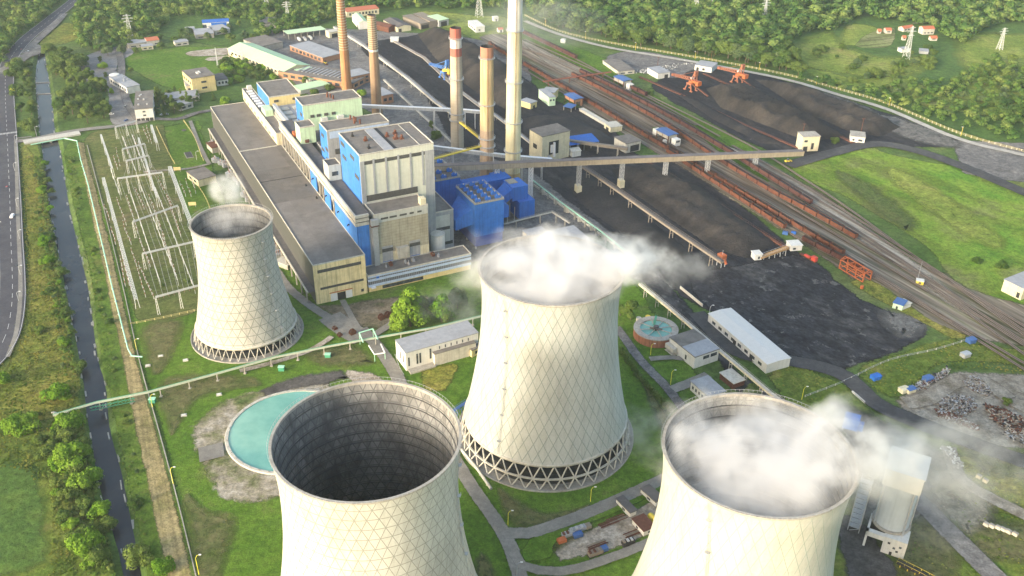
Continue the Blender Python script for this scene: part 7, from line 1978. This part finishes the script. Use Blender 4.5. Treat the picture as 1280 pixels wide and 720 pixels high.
# ------------------------------------------------------------------ pylons and lamps
def pylon(label, px, h, ww=3.4, arms=True, m=m_gal):
    t = thing('pylon', label, 'pylon', G(*px), R(20)); mb = MB(); n = 9
    lv = [(ww * (1 - .85 * k / n), h * k / n) for k in range(n + 1)]
    for (w0, z0), (w1, z1) in zip(lv[:-1], lv[1:]):
        c0 = [(-w0, -w0, z0), (w0, -w0, z0), (w0, w0, z0), (-w0, w0, z0)]; c1 = [(-w1, -w1, z1), (w1, -w1, z1), (w1, w1, z1), (-w1, w1, z1)]
        for i in range(4): mb.bar(c0[i], c1[i], .34); mb.bar(c0[i], c1[(i + 1) % 4], .2); mb.bar(c1[i], c1[(i + 1) % 4], .18)
    mb.build('tower', m, t)
    if arms:
        for z, l in ((h * .72, 5), (h * .84, 6.5), (h * .95, 4.5)):
            MB().bar((-l, 0, z), (l, 0, z), .35).bar((-l, 0, z), (0, 0, z + 1.4), .2).bar((l, 0, z), (0, 0, z + 1.4), .2).build('arm', m, t)
    return t


pylon('lattice pylon standing in the far left wood', (164, 50), 30)
pylon('lattice pylon on the edge of the right hand wood, its top near the picture edge', (869, 17), 30)
pylon('lattice pylon in the right hand wood, just right of the other', (890, 13), 30)
pylon('lattice pylon in front of the red roofed houses', (1132, 74), 38, 3.0)
pylon('slim pylon on a small mound at the right edge of the meadow', (1249, 62), 26, 2.6)
pylon('tall pale pylon in the misty grass behind the red banded chimney', (599, 21), 34, 4.2)
pylon('lattice pylon in the wood above the orange chimney', (334, 12), 24)
pylon('slim lattice pylon in the wood left of the orange chimney', (360, 24), 22, 2.4)
pylon('slim lattice pylon far right in the wood', (955, 25), 26, 2.4)
pylon('slim pole in the orchard beside the mint roofed hall', (272, 82), 20, .6, False)
pylon('slim pole in the orchard nearer to the yellow block', (304, 78), 18, .6, False)


def lamp(label, px, h, m=None, arm=(1.6, .6)):
    t = thing('lamp_post', label, 'lamp post', G(*px)); m = m or m_ysteel
    MB().tube((0, 0, 0), (0, 0, h * .86), .2, .14, 8).tube((0, 0, h * .86), (arm[0] * .4, arm[1] * .4, h * .98), .13, .11, 8).tube((arm[0] * .4, arm[1] * .4, h * .98), (arm[0], arm[1], h), .11, .1, 8).build('post', m, t)
    MB().box(arm[0] - .2, arm[0] + .9, arm[1] - .25, arm[1] + .25, h - .1, h + .15).build('lamp_head', m_white_m, t)


YL = mat('lemon yellow paint', (.62, .60, .05), .08, 1, .6)
for px, h, lb in (((217, 606), 11, 'yellow curved lamp post in the lawn left of the turquoise pond'), ((249, 719), 12, 'yellow curved lamp post at the bottom left beside the mown strip'), ((738, 627), 9, 'yellow lamp post at the base of the middle tower'), ((838, 481), 10, 'yellow lamp post on the lawn beside the white water works'), ((635, 657), 9, 'yellow lamp post at the left of the path junction'), ((171, 438), 8, 'yellow lamp post at the end of the mint canal pipe'), ((191, 510), 9, 'yellow lamp post under the pipe bridge'), ((1002, 500), 9, 'yellow lamp post in the grass behind the right tower'), ((646, 722), 9, 'pale lamp post at the bottom of the curved path'), ((813, 444), 8, 'yellow lamp post on the path by the clarifier'), ((886, 397), 9, 'grey lamp post on the dust yard near the white shed'), ((246, 200), 8, 'pale lamp post beside the ribbed pit cover'), ((46, 170), 9, 'pale lamp post at the near corner of the canal bridge')):
    lamp(lb, px, h, YL if 'yellow' in lb else m_steel)
pts = catmull([G(*p) for p in [(665, 28), (760, 57), (900, 80), (985, 97), (1050, 116), (1110, 134), (1200, 171), (1280, 193)]], 30)
for i in range(1, len(pts) - 1, 2):
    t = thing('lamp_post', 'yellowish lamp post in the row along the perimeter fence', 'lamp post', pts[i] + Vector((1.5, 2, 0)), 0, 'lamp posts along the perimeter fence'); MB().tube((0, 0, 0), (0, 0, 9), .2, .14, 6).build('post', m_ysteel, t); MB().box(-1.4, .2, -.2, .2, 8.9, 9.2).build('lamp_head', m_white_m, t)
for i, (x, y) in enumerate(((19, 215), (22, 260), (25, 300), (26, 345), (24, 378), (-2, 340), (0, 290), (20, 180))):
    lamp(['grey', 'slim grey', 'plain grey', 'pale grey', 'tall grey', 'leaning grey', 'short grey', 'thin grey'][i] + ' street lamp along the main road, ' + ['fifth from the bend', 'fourth from the bend', 'third from the bend', 'second from the bend', 'right at the bend', 'on the left kerb near the bend', 'on the left kerb higher up', 'at the zebra crossing'][i], (x, y), 8, m_steel)
for x, y, h, lb in ((1003, 170, 12, 'dark wooden mast behind the cream transfer tower'), (1076, 166, 14, 'dark wooden mast behind the small white hut'), (822, 82, 10, 'dark mast in the grey gravel lot'), (889, 74, 9, 'pale mast by the perimeter road')):
    t = thing('mast', lb, 'mast', G(x, y)); MB().tube((0, 0, 0), (0, 0, h), .3, .2, 6).build('pole', m_rust, t); MB().box(-1.6, 1.6, -.2, .2, h - .4, h).build('cross_arm', m_rust, t)
t = thing('road_sign', 'round yellow road sign on the verge of the main road', 'road sign', G(17, 119), R(10)); MB().tube((0, 0, 0), (0, 0, 5), .14, .14, 6).build('post', m_steel, t); s_ = MB().lathe([(.05, -.1), (2.4, -.1), (2.4, .1), (.05, .1)], 24).build('disc', YL, t); s_.rotation_euler = (R(80), 0, 0); s_.location = (0, -.3, 5.6)
t = thing('billboard', 'white square board beside the far main road', 'board', G(45, 27), R(10)); MB().box(-2.6, 2.6, -.15, .15, 2.4, 6.4).build('panel', m_white, t); MB().box(-.3, .3, .16, .5, 0, 4).build('post', m_steel, t)

# ------------------------------------------------------------------ fences
def fence(label, px, h, m_p, m_r, step, name='fence', rails=2, pw=.16):
    pts = catmull([G(*p) for p in px], step); c = pts[0].copy(); t = thing(name, label, 'fence', c); ra = MB(); p0 = MB().box(-pw, pw, -pw, pw, 0, h).build('post', m_p, t); rest = MB(); k_ = 0
    near = sorted(pts[:-1], key=lambda p: p.length)[:100]; lim = near[-1].length
    for a, b in zip(pts[:-1], pts[1:]):
        if a.length > lim: rest.box(a.x - c.x - pw, a.x - c.x + pw, a.y - c.y - pw, a.y - c.y + pw, 0, h)
        else:
            q = p0 if k_ == 0 else p0.copy()
            if k_: COL.objects.link(q)
            k_ += 1; q.location = a - c
        for k in range(rails): z = h * (k + 1) / rails - .15; ra.bar(a - c + Vector((0, 0, z)), b - c + Vector((0, 0, z)), .1, .16)
    if rest.v: rest.build('post', m_p, t)['kind'] = 'stuff'
    ra.build('rail', m_r, t)


m_fy = mat('faded yellow fence', (.52, .45, .2), .1, 1, .8)
fence('long pale fence with many posts along the perimeter road', [(656, 20), (700, 40), (760, 54), (830, 66), (900, 78), (985, 95), (1050, 113), (1110, 131), (1200, 168), (1290, 193)], 2.4, m_conc_l, m_fy, 4.5, rails=3, pw=.22)
fence('yellow fence along the switchyard lawn strip', [(196, 160), (210, 190), (219, 206)], 1.8, m_fy, m_fy, 4)
fence('yellow fence around the ribbed pit lawn', [(230, 152), (243, 172), (252, 196), (255, 202)], 1.8, m_fy, m_fy, 4)
fence('yellow fence along the lower edge of the switchyard', [(164, 406), (205, 398), (249, 388)], 1.6, m_fy, m_fy, 4)
fence('yellow fence between control house and the small tower', [(243, 226), (256, 246), (263, 262)], 1.6, m_fy, m_fy, 4)
fence('grey wire fence across the grass behind the right tower', [(1006, 497), (1055, 478), (1110, 452), (1170, 438), (1215, 424)], 1.8, m_conc_l, m_steel, 6)
fence('grey fence along the lower lawn of the pump house', [(494, 445), (500, 462), (505, 470)], 1.4, m_steel, m_steel, 4)
w = thing('boundary_wall', 'pale concrete boundary wall beside the coal dust yard', 'wall', G(850, 361)); d = G(878, 384) - G(850, 361); MB().bar((0, 0, 1.2), (d.x, d.y, 1.2), .4, 2.4).build('wall', m_conc_l, w)
w = thing('kerb_wall', 'long white kerb wall beside the curving coal road', 'wall', G(1065, 490)); d = G(1081, 504) - G(1065, 490); MB().bar((0, 0, .5), (d.x, d.y, .5), .6, 1).build('wall', m_white, w)
w = thing('floodwall', 'thin pale wall along the outer edge of the mown strip', 'wall', G(152, 358)); mb = MB(); pts = catmull([G(x, y) for x, y in [(109, 182), (131, 266), (154, 360), (174, 450), (199, 540), (223, 630), (252, 750)]], 10)
for a, b in zip(pts[:-1], pts[1:]): mb.bar(a - w.location + Vector((0, 0, .35)), b - w.location + Vector((0, 0, .35)), .5, .8)
mb.build('wall', m_conc, w)

# ------------------------------------------------------------------ small site clutter
t = thing('cable_drum', 'rusty cable drum', 'cable drum'); bpy.data.objects.remove(t)
dp = None
for x, y, lb in ((419, 413, 'rusty cable drum standing by the path at the left of its group'), (425, 421, 'small rusty cable drum next to the pipe bridge'), (441, 419, 'largest dark cable drum standing on the paving by the pipe bridge'), (477, 400, 'dark cable drum left of the bright trees'), (485, 397, 'dark cable drum touching the bright trees'), (491, 394, 'small dark drum half under the bright trees')):
    t = thing('cable_drum', lb, 'cable drum', G(x, y), R(40)); k = MB(); s_ = 2.2 if 'largest' in lb or 'dark cable' in lb else 1.5
    for yy in (-.9, .9): MB().tube((0, yy - .1, s_), (0, yy + .1, s_), s_, s_, 20).build('flange', m_rust, t)
    MB().tube((0, -.9, s_), (0, .9, s_), s_ * .55, s_ * .55, 16).build('core', m_black, t)
rs = random.Random(77)
for x, y, m, lb, L_ in ((702, 678, m_orange, 'red skip at the left end of the storage yard', 4), (710, 670, m_steel, 'grey tarpaulined stack behind the red skip', 6), (722, 664, m_roof_l, 'long grey topped trailer in the storage yard', 8), (722, 671, m_bluer, 'blue container beside the grey trailer', 4.5), (735, 660, m_brown, 'brown machine part at the right of the grey trailer', 2.5), (744, 693, m_brown, 'brown loaded trailer at the lower edge of the storage yard', 7), (755, 688, m_bluer, 'blue crate at the right of the brown trailer', 3), (785, 680, m_black, 'dark heap of scrap frames near the lower storage track', 6)):
    t = thing('yard_load', lb, 'load', G(x, y), R(25)); MB().box(-L_ / 2, L_ / 2, -1.3, 1.3, .5, 2.3).build('load', m, t); MB().box(-L_ / 2 - .3, L_ / 2 + .3, -1.4, 1.4, .1, .48).build('bed', m_black, t)
    if L_ > 5:
        for q in range(3): MB().box(-L_ / 2 + q * L_ / 3 + .2, -L_ / 2 + q * L_ / 3 + 1.2, -.9, .9, 2.3, 2.9).build('bundle', rs.choice([m_steel, m_rust, m_brown]), t)
for x, y, lb in ((770, 650, 'bundle of rusty pipes near the dark roofed cabin'), (760, 656, 'second bundle of rusty pipes, nearer the grey trailer'), (745, 683, 'bundle of brown beams above the loaded trailer'), (792, 668, 'bundle of rusty beams beside the rusty roofed cabin')):
    t = thing('pipe_bundle', lb, 'pipes', G(x, y), R(28))
    for k in range(6): MB().tube((-5 + rs.random(), -1.5 + k * .6, .4 + .3 * (k % 2)), (5 + rs.random(), -1.5 + k * .6, .4 + .3 * (k % 2)), .28, .28, 6).build('pipe', rs.choice([m_rust, m_brown]), t)
# scrap heaps: too mixed to count
def scrap(label, poly, n, seed, mats_, smin, smax, hh):
    rr_ = random.Random(seed); mb = MB(); P_ = scatter(poly, .3, n, seed)
    cx = sum(p[0] for p in P_) / len(P_); cy = sum(p[1] for p in P_) / len(P_)
    for x, y in P_:
        s1, s2, s3 = (rr_.uniform(smin, smax) for _ in range(3)); a = rr_.uniform(0, 6.28); z = rr_.uniform(0, hh); k = rr_.randrange(len(mats_))
        p = Vector((x - cx, y - cy, z)); q = p + Vector((math.cos(a) * s1 * 2, math.sin(a) * s1 * 2, rr_.uniform(-.4, .8)))
        mb.bar(p, q, s2, s3 * .5, k)
    o = mb.build('scrap_heap', mats_, None, False, (cx, cy, .2)); return tag(o, label, 'scrap heap', kind='stuff')


scm = [m_steel, m_conc, m_rust, m_roof_d, m_conc, m_grey_p, m_brown, m_roof_l, m_black]
scrap('mixed grey and white scrap heap in the middle of the scrap yard', [(1172, 505), (1190, 495), (1215, 500), (1222, 512), (1205, 522), (1180, 518)], 700, 3, scm, .2, .8, 1.6)
scrap('rusty red scrap heap at the right edge of the scrap yard', [(1230, 508), (1250, 512), (1280, 525), (1290, 545), (1262, 540), (1240, 525)], 560, 4, [m_rust, m_rust, m_brown, m_conc, m_black], .3, 1.1, 1.6)
scrap('rust and steel scrap strip at the lower edge of the scrap yard', [(1170, 512), (1195, 522), (1220, 532), (1222, 540), (1196, 530), (1172, 520)], 380, 5, [m_rust, m_steel, m_rust, m_brown], .3, 1.0, 1.2)
scrap('pale scrap heap at the top right of the scrap yard', [(1202, 478), (1212, 470), (1225, 476), (1240, 490), (1236, 498), (1215, 490)], 360, 6, scm, .2, .8, 1.4)
scrap('line of junk beside the blue topped huts', [(1138, 488), (1150, 478), (1172, 468), (1185, 460), (1184, 470), (1165, 480), (1148, 490)], 380, 7, scm, .2, .9, 1.2)
scrap('scattered rubble at the far right below the scrap yard', [(1250, 528), (1285, 540), (1285, 560), (1255, 548)], 120, 8, scm, .3, .9, .8)
scrap('broken concrete rubble along the gravel lot', [(785, 88), (820, 86), (860, 76), (866, 80), (825, 92), (790, 92)], 90, 9, [m_conc_l, m_white], .4, 1.2, .8)
scrap('broken concrete rubble at the edge of the dusty track', [(1175, 560), (1188, 562), (1205, 582), (1196, 586)], 110, 10, [m_conc_l, m_white, m_conc], .4, 1.2, .8)
for x, y, m, lb in ((1129, 490, m_cream, 'cream skip left of the blue topped hut'), (1137, 490, m_bluer, 'blue topped hut on the pale ground of the scrap yard'), (1159, 476, m_bluer, 'blue tarpaulin stack in the line of junk'), (1213, 428, m_bluer, 'small blue box beside the grey wire fence'), (1206, 446, m_steel, 'grey tarpaulin heap in the grass above the scrap yard'), (1094, 474, m_dblue, 'dark blue beehive row in the weeds')):
    t = thing('container', lb, 'container', G(x, y), R(25)); MB().box(-2.6, 2.6, -1.9, 1.9, 0, 2.6).build('box_body', m_cream if 'hut' in lb else m, t); MB().gable(-2.7, 2.7, -2, 2, 2.6, .4, .1).build('lid', m, t)
for i, (x, y) in enumerate(((1232, 658), (1239, 660), (1247, 662), (1253, 664), (1260, 667), (1268, 670), (1223, 598), (1231, 603))):
    t = thing('concrete_block', ['first pale tank block of the row at the lower right', 'second pale tank block of the row at the lower right', 'third pale tank block of the row', 'fourth pale tank block of the row', 'fifth pale tank block of the row', 'last pale tank block near the right picture edge', 'yellowish block above the dirt track, the left of two', 'yellowish block above the dirt track, the right of two'][i], 'block', G(x, y), R(-50)); MB().box(-1.2, 1.2, -.9, .9, 0, 2.0).build('body', m_cream if i > 5 else m_conc_l, t); MB().box(-1, 1, -.7, .7, 2.0, 2.3).build('lid', m_conc, t)
for i, (x, y, r_) in enumerate(((201, 446, 0), (232, 451, 0), (274, 494, 0), (185, 458, 0), (230, 520, 0))):
    t = thing('concrete_cover', ['pale square manhole cover in the lawn by the canal pipe', 'white upright marker block in the lawn left of the small tower', 'white pipework stub in the lawn above the pond', 'brownish cover slab in the lawn by the mown strip', 'pale rubble slab in the lawn left of the pond'][i], 'cover', G(x, y), R(20)); MB().box(-1.5, 1.5, -1, 1, 0, .8).build('slab', m_conc_l, t); MB().box(-1, 1, -.6, .6, .8, 1.1).build('lid', m_white, t)
for i, (x, y) in enumerate(((191, 503), (410, 447), (352, 463))):
    t = thing('valve_station', ['green valve station under the pipe bridge by the mown strip', 'green valve box on a post near the path', 'small green valve box on the dark ash ground'][i], 'valve station', G(x, y)); MB().box(-1.6, 1.6, -1.1, 1.1, 0, 2.6).build('box_body', m_green, t); MB().box(-1.8, 1.8, -1.3, 1.3, 2.6, 2.8).build('lid', m_gsteel, t)
gantry_belt('blue_walkway', 'small blue walkway leading to the foot of the middle tower', [(567, 513), (584, 502)], 5, 2, .5, m_bluer, m_bluer, 3, None, .3)
pipe_bridge('drain_pipe', 'thick pale pipe lying at the foot of the middle tower', [(577, 562), (596, 585), (614, 611)], .9, [(0, 0, .8)], [m_conc_l], m_conc, 4, cat='pipe')
# ------------------------------------------------------------------ light, air and steam
SUN_EL, SUN_AZ = R(15), math.atan2(-.66, -.75)     # direction towards the sun: left of us and behind
sd = Vector((math.cos(SUN_EL) * math.cos(SUN_AZ), math.cos(SUN_EL) * math.sin(SUN_AZ), math.sin(SUN_EL)))
sun = bpy.data.objects.new('sun', bpy.data.lights.new('sun', 'SUN')); COL.objects.link(sun)
sun.data.energy = 1.4; sun.data.angle = R(10); sun.data.color = (1.0, .94, .82)
sun.rotation_euler = sd.to_track_quat('Z', 'Y').to_euler()
wd = bpy.data.worlds.new('World'); S.world = wd; wd.use_nodes = True
nt = wd.node_tree; bg = nt.nodes['Background']
sky = nt.nodes.new('ShaderNodeTexSky'); sky.sky_type = 'NISHITA'; sky.sun_disc = False
sky.sun_elevation = SUN_EL; sky.sun_rotation = math.pi / 2 - SUN_AZ
sky.dust_density = 4.0; sky.air_density = 1.2
nt.links.new(sky.outputs[0], bg.inputs['Color']); bg.inputs['Strength'].default_value = .15


def steam(name, label, c, rad, blobs, dens, f1, f2, amp, seed, lo=.38, hi=.66, zfade=None, aniso=.2):
    """volume of drifting vapour; blobs: (centre, radii, weight) relative to c"""
    bm = bmesh.new(); bmesh.ops.create_icosphere(bm, subdivisions=3, radius=1.0)
    for v in bm.verts: v.co = Vector((v.co.x * rad[0], v.co.y * rad[1], v.co.z * rad[2]))
    me = bpy.data.meshes.new(name); bm.to_mesh(me); bm.free()
    o = bpy.data.objects.new(name, me); COL.objects.link(o); o.location = c
    t = NT(name)
    co = t.n('ShaderNodeTexCoord').outputs['Object']
    of = t.n('ShaderNodeVectorMath', operation='ADD'); t.l(co, of.inputs[0]); of.inputs[1].default_value = (seed * 37.1, seed * 11.3, seed * 5.7)
    nz = t.n('ShaderNodeTexNoise'); t.l(of.outputs[0], nz.inputs['Vector']); nz.inputs['Scale'].default_value = f1; nz.inputs['Detail'].default_value = 5
    sb = t.n('ShaderNodeVectorMath', operation='SUBTRACT'); t.l(nz.outputs['Color'], sb.inputs[0]); sb.inputs[1].default_value = (.5, .5, .5)
    sc_ = t.n('ShaderNodeVectorMath', operation='SCALE'); t.l(sb.outputs[0], sc_.inputs[0]); sc_.inputs[3].default_value = amp
    ad = t.n('ShaderNodeVectorMath', operation='ADD'); t.l(co, ad.inputs[0]); t.l(sc_.outputs[0], ad.inputs[1])
    tot = None
    for bc, br, wgt in blobs:
        s1 = t.n('ShaderNodeVectorMath', operation='SUBTRACT'); t.l(ad.outputs[0], s1.inputs[0]); s1.inputs[1].default_value = bc
        s2 = t.n('ShaderNodeVectorMath', operation='DIVIDE'); t.l(s1.outputs[0], s2.inputs[0]); s2.inputs[1].default_value = br
        s3 = t.n('ShaderNodeVectorMath', operation='LENGTH'); t.l(s2.outputs[0], s3.inputs[0])
        f = t.math('MULTIPLY', t.ss(s3.outputs['Value'], .5, 1.0, 1, 0), wgt)
        tot = f if tot is None else t.math('MAXIMUM', tot, f)
    n2 = t.n('ShaderNodeTexNoise'); t.l(of.outputs[0], n2.inputs['Vector']); n2.inputs['Scale'].default_value = f2; n2.inputs['Detail'].default_value = 6; n2.inputs['Roughness'].default_value = .65
    d = t.math('MULTIPLY', t.math('MULTIPLY', tot, t.ss(n2.outputs[0], lo, hi)), dens)
    # nothing reaches the hull of the domain
    h2 = t.n('ShaderNodeVectorMath', operation='DIVIDE'); t.l(co, h2.inputs[0]); h2.inputs[1].default_value = rad
    h3 = t.n('ShaderNodeVectorMath', operation='LENGTH'); t.l(h2.outputs[0], h3.inputs[0])
    d = t.math('MULTIPLY', d, t.ss(h3.outputs['Value'], .8, .98, 1, 0))
    pv = t.n('ShaderNodeVolumePrincipled'); pv.inputs['Color'].default_value = (.94, .94, .94, 1); pv.inputs['Anisotropy'].default_value = aniso
    t.l(d, pv.inputs['Density']); t.l(pv.outputs[0], t.out.inputs['Volume'])
    me.materials.append(t.m)
    tag(o, label, 'steam', kind='stuff')
    return o


steam('steam', 'dense white steam welling out of the middle tower and drifting right', (34, 392, 106), (84, 52, 26),
      [((-24, 6, -5), (44, 38, 8), .4), ((-15, 4, -9), (41, 41, 9), 1.0), ((-15, 4, -4), (37, 35, 9), .7), ((12, 3, -1), (42, 26, 9), .9), ((44, 2, -3), (28, 13, 8), .16)], .18, .05, .06, 32, 1, .33, .57)
steam('steam', 'white steam filling the mouth of the right tower and blowing away to the right', (112, 262, 104), (86, 52, 30),
      [((-22, 2, -9), (41, 41, 9), 1.0), ((-14, 0, -4), (38, 34, 10), .7), ((4, 0, -2), (38, 27, 11), 1.0), ((46, -2, -6), (40, 22, 12), .2)], .19, .045, .055, 32, 2, .32, .58)
steam('steam', 'small wisp of steam over the little tower beside the switchyard', (-166, 496, 86), (36, 32, 26),
      [((4, -8, -10), (18, 14, 12), .5), ((0, 4, 4), (12, 14, 12), 1.0)], .09, .08, .1, 12, 3, .34, .62)
steam('mist', 'thin mist drifting between the office wing and the middle tower', (-40, 500, 12), (40, 30, 18), [((0, 0, 0), (32, 22, 14), 1)], .022, .06, .08, 16, 4, .4, .7)
steam('mist', 'thin mist rolling out of the right foot of the middle tower', (70, 385, 10), (28, 34, 18), [((0, 0, 0), (22, 26, 13), 1)], .03, .07, .09, 14, 5, .4, .7)
steam('mist', 'grey mist hanging round the silo and the dusty ground', (185, 335, 14), (56, 50, 24), [((0, 0, 0), (46, 40, 18), 1)], .012, .05, .07, 22, 6, .4, .7)
steam('mist', 'faint smoke over the far grass behind the chimneys', (20, 1130, 20), (130, 100, 40), [((0, 0, 0), (105, 80, 30), 1)], .006, .02, .03, 40, 7, .35, .7)

# the air: one even box of haze round everything
hz = MB().box(-2600, 2600, -400, 3000, -6, 326).build('haze', None)
hz.data.materials.clear()
t = NT('haze'); pv = t.n('ShaderNodeVolumePrincipled'); pv.inputs['Color'].default_value = (.86, .93, 1.0, 1); pv.inputs['Density'].default_value = HAZE; pv.inputs['Anisotropy'].default_value = .3
t.l(pv.outputs[0], t.out.inputs['Volume']); hz.data.materials.append(t.m)
hz['kind'] = 'stuff'; tag(hz, 'pale even haze lying over the whole valley', 'haze')

# ------------------------------------------------------------------ render settings
S.view_settings.view_transform = 'Standard'; S.view_settings.look = 'None'; S.view_settings.gamma = 1
S.view_settings.exposure = EXPO
S.render.engine = 'CYCLES'
cy = S.cycles
cy.use_denoising = True
try: cy.denoiser = 'OPENIMAGEDENOISE'
except Exception: pass
cy.use_adaptive_sampling = True; cy.adaptive_threshold = .02
cy.max_bounces = 6; cy.diffuse_bounces = 3; cy.glossy_bounces = 2; cy.transmission_bounces = 2; cy.transparent_max_bounces = 16; cy.volume_bounces = 5
cy.volume_step_rate = 1.0; cy.volume_max_steps = 256
cy.caustics_reflective = False; cy.caustics_refractive = False
cy.sample_clamp_indirect = 4
